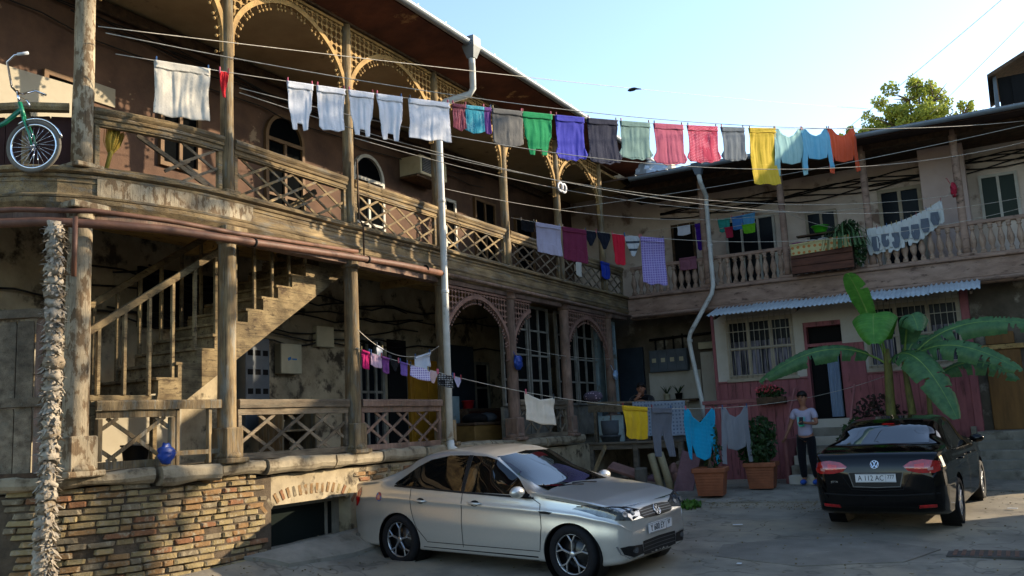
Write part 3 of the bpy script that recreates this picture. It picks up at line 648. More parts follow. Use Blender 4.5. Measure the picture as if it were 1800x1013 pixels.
# brown gas pipe under the balcony
gp = thing('gas_pipe', 'long brown painted pipe running under the left balcony edge', 'pipe', (.3, -11, 3.9))
hb(MB().tube([(-1.6, -15.05, 3.84), (-.75, -14.62, 3.85), (-.3, -14.3, 3.86), (.0, -13.8, 3.87), (.18, -13.3, 3.88), (.26, -12.7, 3.89), (.3, -12.2, 3.9), (.3, -10.4, 3.98), (.3, -9.2, 4.02), (.3, -8.2, 4.03)], .046, 12), 'pipe', IRON, gp)
hb(MB().tube([(.3, -8.25, 4.03), (.28, -6, 4.03), (.26, -3, 4.02), (.25, -.3, 4.0)], .03, 10), 'thin_pipe', PINKW, gp)
hb(MB().tube([(-1.6, -14.95, 4.0), (-.6, -14.42, 4.01), (-.1, -13.9, 4.01), (.14, -13.2, 4.0), (.2, -12.3, 4.0), (.21, -10.1, 4.1)], .028, 10), 'thin_pipe', IRON, gp)
for y in (-12.1, -10.0, -8.6): hb(MB().lathe([(.047, -.012), (.056, -.012), (.056, .012), (.047, .012)], 12, frame_m((.3, y, 3.9+(y+12.2)*.042), (1, 0, 0), (0, 0, 1))), 'clamp', DARKM, gp)
hb(MB().tube([(.14, -9.98, 5.45), (.15, -9.97, 4.6), (.19, -9.93, 4.5), (.19, -9.93, 4.06)], .013, 8), 'riser', WOODD, gp)
# rag wrapped pipe at the corner
RAG = mat('grey_rags', '#a89e8d', .95, '#7d7365', 7, amt=.6, bump=.9, bscale=30, space='w')
RAG2 = mat('brown_rags', '#8d7f6a', .95, '#6b5f4e', 9, amt=.6, bump=.9, bscale=40)
rp = thing('rag_wrapped_pipe', 'standpipe bound in shaggy grey rags before the left corner post', 'pipe', (-.15, -14.28, .4))
rg = MB(); n, m_ = 260, 28; vs = []
for i in range(n+1):
    t = i/n; z = lerp(.3, 3.84, t); bx, by = -.13-.02*sin(z*2), -14.29-.05*smoothstep(1.4, .3, z)
    for k in range(m_):
        th = 2*pi*k/m_; r = .056+.008*sin(z*21+2*sin(z*3)+th)+.015*noise.noise(V((cos(th)*1.6, sin(th)*1.6, z*5)))+.02*abs(noise.noise(V((cos(th)*3, sin(th)*3, z*16))))+.01*noise.noise(V((cos(th)*7, sin(th)*7, z*45)))
        vs.append((bx+r*cos(th), by+r*sin(th), z+.02*noise.noise(V((th, z*11, 4)))))
rg.add(vs, [(i*m_+k, i*m_+(k+1) % m_, (i+1)*m_+(k+1) % m_, (i+1)*m_+k) for i in range(n) for k in range(m_)], True); hb(rg, 'wrapping', RAG, rp)
random.seed(19)
for k in range(30):
    z = .4+k*.114+random.uniform(-.02, .02); bd_ = MB(); nb_, hb_w = 22, random.uniform(.03, .11); r0 = random.uniform(.066, .086); vs = []
    tl_ = Matrix.Translation((-.13-.02*sin(z*2), -14.29-.05*smoothstep(1.4, .3, z), z)) @ Matrix.Rotation(random.uniform(-.45, .45), 4, 'X') @ Matrix.Rotation(random.uniform(-.45, .45), 4, 'Y')
    for i in range(nb_):
        th = 2*pi*i/nb_
        for rr, zz in ((r0-.02, -hb_w/2), (r0, -hb_w/2-.01), (r0+.012, 0), (r0-.004, hb_w/2), (r0-.03, hb_w/2)): q_ = rr*(1+.16*noise.noise(V((cos(th)*2, sin(th)*2, k*1.7+zz*6)))); vs.append((q_*cos(th), q_*sin(th), zz+.02*noise.noise(V((cos(th)*3, sin(th)*3, k+zz*20)))))
    bd_.add(vs, [(i*5+j, ((i+1) % nb_)*5+j, ((i+1) % nb_)*5+j+1, i*5+j+1) for i in range(nb_) for j in range(4)], True, tl_); hb(bd_, 'rag_strip', RAG if k % 3 else RAG2, rp)
fl = MB(); random.seed(9)
for k in range(1800):
    z = random.uniform(.35, 3.8); th = random.uniform(0, 2*pi); r = random.uniform(.055, .085); c = V((-.13+r*cos(th), -14.29+r*sin(th), z)); d = V((cos(th), sin(th), random.uniform(-1.6, .3))).normalized()*random.uniform(.025, .08); t_ = V((-sin(th), cos(th), random.uniform(-.5, .5)))*random.uniform(.006, .016)
    fl.add([c-t_, c+t_, c+d+t_*.6, c+d-t_*.4, c+d*.5+t_*1.4], [(0, 1, 4, 2, 3)])
hb(fl, 'rag_tufts', RAG, rp, kind='stuff')
hb(MB().tube([(-.05, -14.14, 3.9), (-.05, -14.14, 3.3)], .025, 8), 'inner_pipe', IRON, rp)
# ================================================================== WOODEN STAIRCASE in the left bay
STW = mat('stair_wood', '#93805c', .87, '#615036', 5, (2, 1, 2), .6, .5, 30, col3='#4d3d29', scale3=8, thr=.6, crack=.5)
stair = thing('wooden_staircase', 'old wooden staircase rising inside the left ground floor bay', 'staircase', (-.75, -12.9, ZP))
n_st = 13; y0s, z0s = -12.95, 2.18; rise = (4.46-2.18)/n_st; run = .262
xa, xb = -1.3, -.32
hb(MB().b2((xa, -13.75, 2.1), (xb, -12.9, 2.16), .008), 'landing', STW, stair)
for yy in (-13.7, -12.95): hb(MB().b2((xb-.06, yy-.03, ZP), (xb, yy+.03, 2.1), .006), 'landing_post', STW, stair)
for i in range(n_st):
    y, z = y0s+i*run, z0s+i*rise
    hb(MB().b2((xa, y-.0, z+.0), (xb+.005, y+.022, z+rise-.036)), 'riser', STW, stair)
    hb(MB().b2((xa, y-.035, z+rise-.035), (xb+.05, y+run, z+rise), .006), 'tread', STW, stair)
for x in (xa-.045, xb+.006):
    pl = []
    for i in range(n_st): y, z = y0s+i*run, z0s+i*rise; pl += [(y, z-.002), (y, z+rise-.037)]
    pl += [(y0s+n_st*run, z0s+n_st*rise-.037), (y0s+n_st*run, z0s+n_st*rise-.40), (y0s+.2, z0s-.19), (y0s-.02, z0s-.08)]
    hb(MB().prism(pl, .04, frame_m((x, 0, 0), (0, 1, 0), (0, 0, 1))), 'stringer', STW, stair)
for x in (xa+.03, xb+.0):
    h0, h1 = V((x, -13.78, 2.80)), V((x, y0s+7.2*run, 2.98+7.2*rise+.0))
    hb(MB().beam(h0, V((x, y0s+10*run, 2.80+(y0s+10*run+13.78)*rise/run*.95)), .05, .075, (0, 0, 1), .006), 'handrail', STW, stair)
    for k in range(12):
        y = -13.66+k*.31; zt = 2.80+(y+13.78)*rise/run*.95-.03; i = int((y-y0s)/run) if y > y0s else -1; zb = z0s+(i+1)*rise if i >= 0 else 2.16
        if zt-zb > .2 and y < y0s+9.8*run: hb(MB().b2((x-.018, y-.02, zb), (x+.018, y+.02, zt), .003), 'baluster', STW, stair)

# ================================================================== RIGHT HOUSE
rh = thing('balustrade_house', 'two storey house with turned balusters, maroon boards and barred windows', 'house', (4, 0, 0))
RX = [.15, 2.05, 3.82, 5.55, 7.29, 9.03]
RPL = mat('rose_beige_plaster', '#d0c1b3', .92, '#b5a394', 1.8, amt=.5, bump=.25, bscale=25, col3='#7d675a', scale3=1.6, thr=.6, soft=.05)
WPL = mat('white_plaster', '#b9b2a6', .9, '#a09888', 1.8, amt=.4, bump=.2, col3='#8a7a68', scale3=2.4, thr=.66, soft=.05)
MAR = mat('maroon_paint', '#92585a', .78, '#7a4749', 3, (3, 3, .6), .5, .25, 20, col3='#5a3836', scale3=4, thr=.62)
MARL = mat('faded_maroon_trim', '#93605c', .75, '#7d4c4a', 4)
RWD = mat('right_gallery_wood', '#9a8170', .87, '#755e50', 4, (.7, 2, 2), .5, .4, 26, col3='#4f3f35', scale3=6, thr=.62)
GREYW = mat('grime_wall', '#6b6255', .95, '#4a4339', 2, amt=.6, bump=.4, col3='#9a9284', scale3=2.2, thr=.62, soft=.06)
# upper storey
hb(MB().b2((.0, 0.13, 4.34), (11.7, 1.6, 4.49)), 'gallery_floor', WOODD, rh)
hb(MB().b2((-2.3, 1.6, 4.3), (11.7, 1.9, 7.3)), 'upper_wall', RPL, rh)
fa = hb(MB().b2((.12, -.1, 4.06), (11.7, .12, 4.42), .01), 'fascia', RWD, rh)
hb(MB().b2((.17, -.16, 4.424), (11.7, .1, 4.49), .02), 'nosing', RWD, fa); hb(MB().b2((.16, -.15, 3.93), (11.7, .1, 4.056), .03), 'lower_moulding', RWD, fa)
hb(MB().tube([(.26, -.22, 3.97), (4, -.2, 3.97), (11.7, -.2, 4.0)], .022, 8), 'thin_pipe', PINKW, fa)
def baluster_mesh():
    mb = MB(); mb.lathe([(r_*1.5, z_) for r_, z_ in [(.03, 0), (.034, .02), (.024, .05), (.022, .075), (.034, .12), (.046, .19), (.045, .24), (.03, .33), (.02, .40), (.018, .43), (.03, .445), (.034, .455), (.024, .47), (.03, .5)]], 12)
    mb.box((0, 0, -.02), (.095, .095, .045)); mb.box((0, 0, .52), (.09, .09, .045)); return mb.mesh('baluster')
bme = baluster_mesh(); bme.materials.append(mat('baluster_wood', '#a18a76', .87, '#7c6555', 5, (2, 2, 1), .5, .35, 30, col3='#5b493d', scale3=7, thr=.62))
for a, b in zip(RX, RX[1:]):
    rl = hb(MB().b2((a+.06, -.06, 5.11), (b-.06, .055, 5.19), .015), 'railing', RWD, rh); hb(MB().b2((a+.06, -.045, 4.494), (b-.06, .045, 4.535), .01), 'bottom_rail', RWD, rl)
    n = int((b-a-.2)/.168)
    for k in range(n+1):
        o = bpy.data.objects.new('baluster', bme); COL.objects.link(o); o.location = (lerp(a+.13, b-.13, k/n), random.uniform(-.006, .006), 4.575); o.rotation_euler = (random.uniform(-.03, .03), random.uniform(-.03, .03), random.uniform(-.3, .3)); o.parent = rl; o.matrix_parent_inverse = parent_inv(rl)
for x in RX[1:]:
    mb = MB(); mb.lathe([(.075*(1+.05*noise.noise(V((x, 0, i*.7)))), 4.55+i*.2) for i in range(14)], 14, Matrix.Translation((x, 0, 0))); p_ = hb(mb, 'post', RWD, rh)
    hb(MB().box((x, 0, 4.525), (.24, .24, .06), None, .012), 'base', RWD, p_)
hb(MB().b2((.1, -.06, 6.98), (11.7, .07, 7.12)), 'eave_beam', WOODD, rh)
hb(MB().b2((.0, .09, 7.06), (11.7, 1.6, 7.12)), 'gallery_ceiling', WOODD, rh)
hb(MB().b2((6.55, .9, 4.49), (7.42, 1.599, 7.05), .01), 'plaster_pier', mat('pier_plaster', '#b5a198', .92, '#a08c82', 1.6, amt=.4, bump=.2), rh)
FRR = mat('cream_frame', '#a59a86', .7, '#8a7f6c', 4)
window(5.6, 6.5, 4.5, 6.45, 1.6, FRR, rh, 'door', 1, 0, axis='x', t=.08)
hb(MB().b2((5.69, 1.585, 4.6), (6.02, 1.599, 6.36)), 'open_leaf_dark', DARKM, rh)
window(7.62, 8.35, 5.4, 6.42, 1.6, FRAMEW, rh, 'window', 1, 0, axis='x', gl=glass('leafy_glass', '#2a332a', .05))
window(2.1, 3.3, 4.5, 6.3, 1.6, FRAMEW, rh, 'door', 2, 1, axis='x')
window(.75, 1.35, 4.5, 6.4, 1.6, WOODD, rh, 'door', 0, 0, axis='x', gl=DARKM)
window(4.0, 4.7, 5.3, 6.2, 1.6, FRR, rh, 'window', 1, 0, axis='x')
random.seed(21)
for k in range(6):
    zz = 6.72+random.uniform(-.15, .2); hb(MB().tube([(lerp(.5, 9, i/20), 1.55, zz-.08*sin(i*.9+k)-.1*sin(pi*i/20)) for i in range(21)], .014, 6), 'cable', BLACKC, rh)
hb(MB().box((4.3, 1.52, 5.0), (.4, .12, .3), None, .01), 'meter_box', GREYM, rh)
hb(MB().b2((-2.3, 4.0, .0), (11.7, 4.2, 8.4)), 'back_wall', WPL, rh); hb(MB().b2((-2.3, 1.605, 7.3), (.88, 1.9, 8.2)), 'corner_gable', RPL, rh)
# roof + gutter
rr = MB(); rr.add([(.9, -.95, 7.08), (11.7, -.95, 7.08), (11.7, 4.2, 8.5), (-2, 4.2, 8.5), (-2, -.0, 7.35), (.9, -.95, 7.12), (11.7, -.95, 7.12), (11.7, 4.2, 8.54), (-2, 4.2, 8.54), (-2, -.0, 7.39)], [(0, 4, 3, 2, 1), (5, 6, 7, 8, 9), (0, 1, 6, 5), (1, 2, 7, 6), (2, 3, 8, 7), (3, 4, 9, 8), (4, 0, 5, 9)])
roofR = hb(rr, 'roof', ROOFM, rh)
SOFR = mat('brown_soffit', '#3d2a22', .85, '#2a1d18', 3)
hb(MB().add([(.9, -.93, 7.04), (11.7, -.93, 7.04), (11.7, -.06, 7.10), (.2, -.06, 7.10), (.9, -.93, 7.07), (11.7, -.93, 7.07), (11.7, -.06, 7.13), (.2, -.06, 7.13)], [(0, 3, 2, 1), (4, 5, 6, 7), (0, 1, 5, 4), (1, 2, 6, 5), (2, 3, 7, 6), (3, 0, 4, 7)]), 'soffit', SOFR, rh)
hb(MB().b2((.8, -.95, 6.98), (11.7, -.92, 7.075)), 'eave_board', SOFR, rh)
hb(gutter(MB(), (.72, -1.0, 7.06), (11.7, -1.0, 7.08), .075), 'gutter', mat('grey_gutter', '#79838a', .5, '#666f75', 4, metal=.3), roofR)
for k in range(15): hb(MB().box((.9+k*.75, -1.0, 7.075), (.02, .16, .012)), 'gutter_strap', ZINC, roofR)
# crumpled sheet where the two roofs meet
sh = MB(); n = 8
sh.add([(.75+.75*i/n, -.75+.5*j/n, 7.2+.42*j/n+.12*noise.noise(V((i*.6, j*.6, 2)))-.06*i/n) for j in range(n+1) for i in range(n+1)], [(j*(n+1)+i, j*(n+1)+i+1, (j+1)*(n+1)+i+1, (j+1)*(n+1)+i) for i in range(n) for j in range(n)])
hb(sh, 'roof_patch_sheet', mat('bare_tin', '#b9c0c4', .35, '#9aa1a5', 5, metal=.5), roofR)
# dormer at the right end of the roof
dm = thing('roof_dormer', 'dark gabled dormer on the roof at far right', 'dormer', (8.5, 2.5, 8.0))
hb(MB().add([(8.15, 2.0, 7.7), (8.15, 4, 7.7), (8.15, 4, 8.72), (8.15, 2.0, 8.72), (8.22, 2.0, 7.7), (8.22, 4, 7.7), (8.22, 4, 8.72), (8.22, 2.0, 8.72)], [(0, 3, 2, 1), (4, 5, 6, 7), (0, 1, 5, 4), (1, 2, 6, 5), (2, 3, 7, 6), (3, 0, 4, 7)]), 'side_wall', GREYM, dm)
hb(MB().prism([(8.05, 8.68), (9.3, 9.28), (10.5, 8.68), (10.5, 8.6), (9.3, 9.2), (8.05, 8.6)], 2.3, frame_m((0, 4.1, 0), (1, 0, 0), (0, 0, 1))), 'roof', WOODD, dm)
hb(MB().b2((8.24, 2.1, 7.8), (10.3, 2.15, 8.65)), 'face', DARKM, dm); hb(MB().b2((8.5, 2.05, 7.85), (10, 2.098, 8.6)), 'opening', DARKM, dm)
# ground storey front
hb(MB().b2((2.1, .0, .0), (4.02, .25, 2.34)), 'lower_wall', MAR, rh); hb(MB().b2((4.78, .0, .0), (7.05, .25, 2.34)), 'lower_wall', MAR, rh)
fw_ = MB(); fw_.b2((2.1, .0, 2.342), (2.35, .25, 3.95)); fw_.b2((3.82, .0, 2.342), (4.02, .25, 3.95)); fw_.b2((2.35, .0, 3.72), (3.82, .25, 3.95)); fw_.b2((4.02, .0, 3.5), (4.78, .25, 3.95)); fw_.b2((4.78, .0, 2.342), (5.25, .25, 3.95)); fw_.b2((5.25, .0, 3.72), (7.05, .25, 3.95))
hb(fw_, 'plaster_front', WPL, rh)
hb(MB().b2((7.05, -.03, .0), (7.2, .25, 3.95), .01), 'corner_post', MAR, rh); hb(MB().b2((2.03, -.03, .0), (2.1, .25, 3.95), .01), 'corner_post', MAR, rh)
for x in [2.14+.165*k for k in range(12)]+[4.82+.165*k for k in range(14)]:
    if x+.155 < 4.02 or 4.8 < x < 6.95: hb(MB().b2((x, -.022, .1), (x+.158, -.001, 2.33), .005), 'board', MAR, rh)
hb(MB().b2((2.1, -.05, 2.335), (4.02, -.0, 2.37)), 'dado_rail', MARL, rh); hb(MB().b2((4.78, -.05, 2.335), (7.05, -.0, 2.37)), 'dado_rail', MARL, rh)
CURT = mat('window_curtain', '#77737c', .85, '#25262b', 5, (3, 1, .25), .9); IRONW = mat('white_iron_bars', '#a8a294', .6, '#8d8778', 6)
for (x0, x1, z0, z1) in ((2.35, 3.82, 2.4, 3.72), (5.25, 7.05, 2.42, 3.72)):
    w = window(x0, x1, z0, z1, .06, FRR, rh, 'window', 2, 1, axis='x', t=.085)
    cu_ = MB(); n = 60; cu_.add([(lerp(x0+.1, x1-.1, i/n), .032+.006*sin(i*1.1), z) for z in (z0+.1, z1-.5-.1*(i_ % 2 if False else 0)) for i in range(n+1)], [(i, i+1, n+2+i, n+1+i) for i in range(n)], True)
    hb(cu_, 'curtain', CURT, w)
    hb(MB().b2((x0-.04, -.06, z0-.06), (x1+.04, .06, z0), .008), 'sill', FRR, w)
    gr = MB(); k = 0
    while x0+.06+k*.115 < x1: gr.tube([(x0+.06+k*.115, -.045, z0+.02), (x0+.06+k*.115, -.045, z1+.1)], .0075, 6); k += 1
    for z in (z0+.08, (z0+z1)/2, z1-.28, z1+.05): gr.beam((x0, -.045, z), (x1, -.045, z), .014, .016)
    hb(gr, 'window_grille', IRONW, w)
# doorway with curtain
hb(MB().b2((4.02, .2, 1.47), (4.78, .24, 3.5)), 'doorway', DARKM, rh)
fd = MB(); fd.b2((4.02, -.03, 1.47), (4.08, .2, 3.5)); fd.b2((4.08, -.03, 3.4), (4.78, .2, 3.5)); fd.b2((4.08, -.02, 2.98), (4.78, .2, 3.04)); hb(fd, 'door_frame', MAR, rh)
LBL = mat('pale_blue_curtain', '#7d8ea2', .8, '#65758a', 6, (4, 4, .5), .4)
cc = MB(); n = 20; cc.add([(4.42+.24*i/n, .1+.015*sin(i*1.3), z) for z in (1.5, 2.95) for i in range(n+1)], [(i, i+1, n+2+i, n+1+i) for i in range(n)], True); hb(cc, 'door_curtain', LBL, rh)
hb(MB().b2((4.72, -.06, 1.47), (5.2, -.025, 3.0), .008), 'open_door_leaf', MAR, rh)
# recess with the meters on the left, dark passage on the right
hb(MB().b2((-2.1, 1.3, .0), (2.1, 1.5, 4.33)), 'recess_wall', GREYW, rh)
hb(MB().b2((2.1, .25, .0), (2.2, 1.3, 4.2)), 'recess_side', MAR, rh)
hb(MB().b2((.0, 1.28, 1.3), (1.3, 1.299, 2.75)), 'whitewash', WPL, rh)
mb_ = hb(MB().b2((.1, 1.1, 2.75), (1.05, 1.29, 3.28), .01), 'meter_boxes', GREYM, rh)
for k in range(4):
    x = .13+k*.23; q = hb(MB().b2((x, 1.08, 2.79), (x+.2, 1.099, 3.24), .008), 'meter_door', GREYM, mb_); hb(MB().b2((x+.05, 1.07, 2.98), (x+.15, 1.079, 3.08)), 'meter_glass', IVORY, q)
for k in range(4): hb(MB().tube([(.25+k*.23, 1.2, 3.28), (.25+k*.23, 1.2, 3.55+.03*k)], .022, 8), 'conduit', BLACKC, mb_)
hb(MB().tube([(.1, 1.2, 3.55), (2.0, 1.2, 3.6)], .03, 8), 'conduit', BLACKC, mb_)
hb(MB().b2((1.35, 1.2, 1.95), (1.95, 1.26, 3.15), .01), 'white_panel', WPL, rh); hb(MB().b2((1.35, 1.1, 3.22), (1.9, 1.26, 3.38), .01), 'slatted_vent', IVORY, rh)
hb(MB().b2((.1, .95, 2.02), (1.25, 1.29, 2.07), .006), 'shelf', WOODD, rh)
hb(MB().b2((-.75, 1.2, 1.3), (-.1, 1.29, 3.4)), 'dark_door', BLUD, rh)
hb(MB().b2((7.0, 1.4, .0), (11.7, 1.6, 4.33)), 'recess_wall', GREYW, rh)
OCH = mat('ochre_door', '#7d5a30', .78, '#5f4424', 3, (3, 3, .5), .5, .2)
od = hb(MB().b2((7.36, .5, 1.1), (7.98, .58, 2.66), .01), 'door', OCH, rh); hb(MB().b2((7.3, .46, 2.663), (8.05, .6, 2.76), .008), 'lintel', OCHC, od); hb(MB().b2((7.4, .46, 2.77), (7.9, .6, 3.0), .008), 'transom_board', OCH, od)
hb(MB().b2((7.0, .6, .6), (11.7, .68, 4.3)), 'passage_screen', GREYW, rh)
# awning
aw = thing('corrugated_awning', 'pale blue grey corrugated sheet awning over the barred windows', 'awning', (4.8, -.5, 3.9))
AWM = mat('awning_tin', '#aab3b9', .55, '#939ca2', 3, amt=.5, metal=.2, col3='#6d6a66', scale3=4, thr=.68)
for k in range(6):
    x0 = 2.24+k*.867; m_ = MB(); n = 44; vs = []
    for (y, z) in ((-.12, 4.0+.012*(k % 2)), (-1.02, 3.73+.012*(k % 2)+random.uniform(-.015, .015))):
        for t in (0, .006):
            for i in range(n+1): vs.append((x0+.885*i/n, y, z+t+.017*sin(2*pi*i/n*.885/.09)))
    s_ = n+1; fs = [(i, i+1, 2*s_+i+1, 2*s_+i) for i in range(n)]+[(s_+i, 3*s_+i, 3*s_+i+1, s_+i+1) for i in range(n)]+[(2*s_+i, 2*s_+i+1, 3*s_+i+1, 3*s_+i) for i in range(n)]
    m_.add(vs, fs, True); hb(m_, 'sheet', AWM, aw)
for x in (2.4, 4.1, 5.8, 7.3): hb(MB().beam((x, -.1, 3.9), (x, -.98, 3.68), .04, .05), 'bracket', WOODD, aw)
# downpipe 2
d2 = thing('bent_downpipe', 'grey downpipe on the right house with a dog-leg before the metre recess', 'downpipe', (2.2, -.25, .4))
hb(MB().add([(2.2, -1.12, 7.1), (2.46, -1.12, 7.1), (2.46, -.88, 7.1), (2.2, -.88, 7.1), (2.27, -1.05, 6.85), (2.39, -1.05, 6.85), (2.39, -.95, 6.85), (2.27, -.95, 6.85)], [(0, 1, 2, 3), (0, 4, 5, 1), (1, 5, 6, 2), (2, 6, 7, 3), (3, 7, 4, 0), (4, 7, 6, 5)]), 'hopper', GREYM, d2)
hb(MB().tube([(2.33, -1.0, 6.87), (2.33, -.9, 6.7), (2.27, -.35, 6.52), (2.24, -.27, 6.4), (2.23, -.25, 4.5), (2.18, -.25, 4.32), (1.63, -.25, 3.5), (1.58, -.25, 3.34), (1.62, -.25, 3.0), (1.76, -.25, 2.0), (1.8, -.25, 1.5)], .05, 14), 'pipe', PIPEW, d2)
for p in ((2.235, -.25, 5.4), (1.6, -.25, 3.32)): hb(MB().lathe([(.056, -.03), (.06, -.02), (.06, .02), (.056, .03)], 14, Matrix.Translation(p)), 'collar', PIPEW, d2)

# ================================================================== DECK, STEPS
dk = thing('timber_deck', 'raised plank deck with worn railing in the corner of the yard', 'deck', (1, -1.5, 1.2))
DKW = mat('deck_planks', '#6f675b', .9, '#4c463d', 5, (.5, 3, 3), .5, .4)
for k in range(14): hb(MB().b2((-.12+random.uniform(0, .05), -2.5+k*.175, 1.17), (2.05+random.uniform(-.08, .05), -2.5+k*.175+.165, 1.205+random.uniform(0, .008)), .005), 'deck_plank', DKW, dk)
for x in (.02, 1.0, 1.95): hb(MB().b2((x-.05, -2.45, .25), (x+.05, -2.35, 1.168), .008), 'deck_post', DKW, dk)
hb(MB().b2((-.1, -2.44, 1.06), (2.0, -2.38, 1.169), .006), 'joist', DKW, dk)
hb(MB().beam((-.05, -2.3, 2.03), (2.15, -2.3, 1.95), .09, .05, (0, 0, 1), .006), 'railing', WOODG, dk); hb(MB().beam((-.05, -2.3, 1.91), (2.15, -2.3, 1.83), .03, .15, (0, 0, 1), .006), 'rail_board', WOODG, dk)
for x in (.1, 1.0, 2.1): hb(MB().b2((x-.03, -2.32, 1.2), (x+.03, -2.26, 1.9), .005), 'rail_post', WOODG, dk)
hb(MB().b2((-.05, -.2, .1), (2.05, -.1, 1.16)), 'back_wall', GREYW, dk)
for x0 in (.12, .42): hb(MB().b2((x0, -2.2, 1.21), (x0+.26, -2.16, 1.75), .006), 'blue_plank', PALEB, dk)
# maroon landing and steps
ml = thing('maroon_landing', 'maroon boarded landing with steps up to the curtained door', 'landing', (4.3, -1, .3))
hb(MB().b2((2.06, -1.0, .2), (4.0, -.06, 1.44)), 'landing_core', GREYW, ml); hb(MB().b2((4.0, -.65, .2), (5.1, -.06, 1.45), .01), 'landing_slab', CONC, ml)
for k in range(12): hb(MB().b2((2.06+k*.162, -1.03, .32), (2.06+k*.162+.155, -1.004, 1.86-.03*(k % 2)), .005), 'board', MAR, ml)
hb(MB().b2((2.02, -1.06, 1.87), (4.02, -.98, 1.95), .008), 'cap_rail', MARL, ml)
for i in range(7): hb(MB().b2((4.02, -2.6+i*.28, .2), (5.05, -2.6+(i+1)*.28+.0, .33+(i+1)*.163-.0), .01), 'step', CONC if i % 2 else WPL, ml)
for x in (3.96, 5.1): hb(MB().beam((x, -2.35, 1.15), (x, -1.1, 2.1), .035, .06, (0, 0, 1), .005), 'handrail', MARL, ml); hb(MB().b2((x-.025, -2.36, .3), (x+.025, -2.31, 1.17), .004), 'newel', MARL, ml)
hb(MB().b2((3.9, -2.3, .3), (3.99, -1.04, 1.15), .006), 'side_board', MAR, ml)
cs = thing('concrete_steps', 'worn concrete steps to the ochre door at far right', 'steps', (8.5, -1, .3))
for i in range(5): hb(MB().b2((7.08, -1.62+i*.3, .15), (10.5, .5, .30+(i+1)*.16), .015), 'step', CONC, cs)
hb(MB().b2((6.98, -.3, .2), (7.075, .0, 1.2), .01), 'cheek', CONC, cs)
# ================================================================== CARS
def catmull(P, n):
    out = []; m_ = len(P)
    for i in range(m_-1):
        p0, p1, p2, p3 = P[max(0, i-1)], P[i], P[i+1], P[min(m_-1, i+2)]
        for k in range(n):
            t = k/n; out.append(tuple(.5*((2*b)+(-a+c)*t+(2*a-5*b+4*c-d)*t*t+(-a+3*b-3*c+d)*t**3) for a, b, c, d in zip(p0, p1, p2, p3)))
    out.append(P[-1]); return out
def apply_mods(o):
    dg = bpy.context.evaluated_depsgraph_get(); me = bpy.data.meshes.new_from_object(o.evaluated_get(dg)); o.modifiers.clear(); old = o.data; o.data = me; bpy.data.meshes.remove(old)
RUBBER = mat('tyre_rubber', '#17161a', .85, '#0f0f10', 20, bump=.2, space='o')
RIMD = mat('rim_black', '#0d0d0e', .3, '#0d0d0e', spec=.5); RIMS = mat('rim_silver', '#b9bcc0', .28, '#a5a8ac', metal=.9)
CHROME = mat('chrome', '#d5d8dc', .12, '#c4c7cb', metal=1.); BLKP = mat('black_plastic', '#121214', .5, '#0c0c0d')
CARGL = mat('car_glass', '#070a0b', .02, '#070a0b', spec=.6, coat=.5); HEADL = mat('headlamp_lens', '#4a5157', .05, '#15181b', 14, amt=.9, spec=.8, coat=1., space='o')
REDL = mat('tail_lamp_red', '#a80f12', .12, '#7a0709', 14, amt=.6, spec=.6, coat=1., space='o'); GAPM = mat('panel_gap', '#08080a', .8, '#08080a')
PLATEW = mat('number_plate_white', '#c9cacb', .45, '#bcbdbe'); INKB = mat('number_plate_ink', '#101012', .6, '#101012')
def text_mesh(txt, size, depth=.002):
    c = bpy.data.curves.new('txt', 'FONT'); c.body = txt; c.size = size; c.extrude = depth; c.align_x = 'CENTER'; c.align_y = 'CENTER'
    o = bpy.data.objects.new('txt', c); COL.objects.link(o); bpy.context.view_layer.update()
    me = bpy.data.meshes.new_from_object(o.evaluated_get(bpy.context.evaluated_depsgraph_get())); bpy.data.objects.remove(o); bpy.data.curves.remove(c); return me
def emblem(parent, M_, r=.055):
    mb = MB(); n = 28; vs = []
    for i in range(n):
        th = 2*pi*i/n
        for rr, z in ((r, 0), (r, .008), (r*.86, .01), (r*.86, 0)): vs.append((rr*cos(th), rr*sin(th), z))
    mb.add(vs, [(i*4+k, i*4+(k+1) % 4, ((i+1) % n)*4+(k+1) % 4, ((i+1) % n)*4+k) for i in range(n) for k in range(4)], True)
    for a, b in (((-.36, .78), (0, .1)), ((.36, .78), (0, .1)), ((-.78, .38), (-.4, -.72)), ((.78, .38), (.4, -.72)), ((-.4, -.72), (0, .02)), ((.4, -.72), (0, .02))):
        mb.beam((a[0]*r, a[1]*r, .005), (b[0]*r, b[1]*r, .005), r*.15, .006, (0, 0, 1))
    o = mb.build('emblem', CHROME, parent); o.matrix_basis = M_; return o
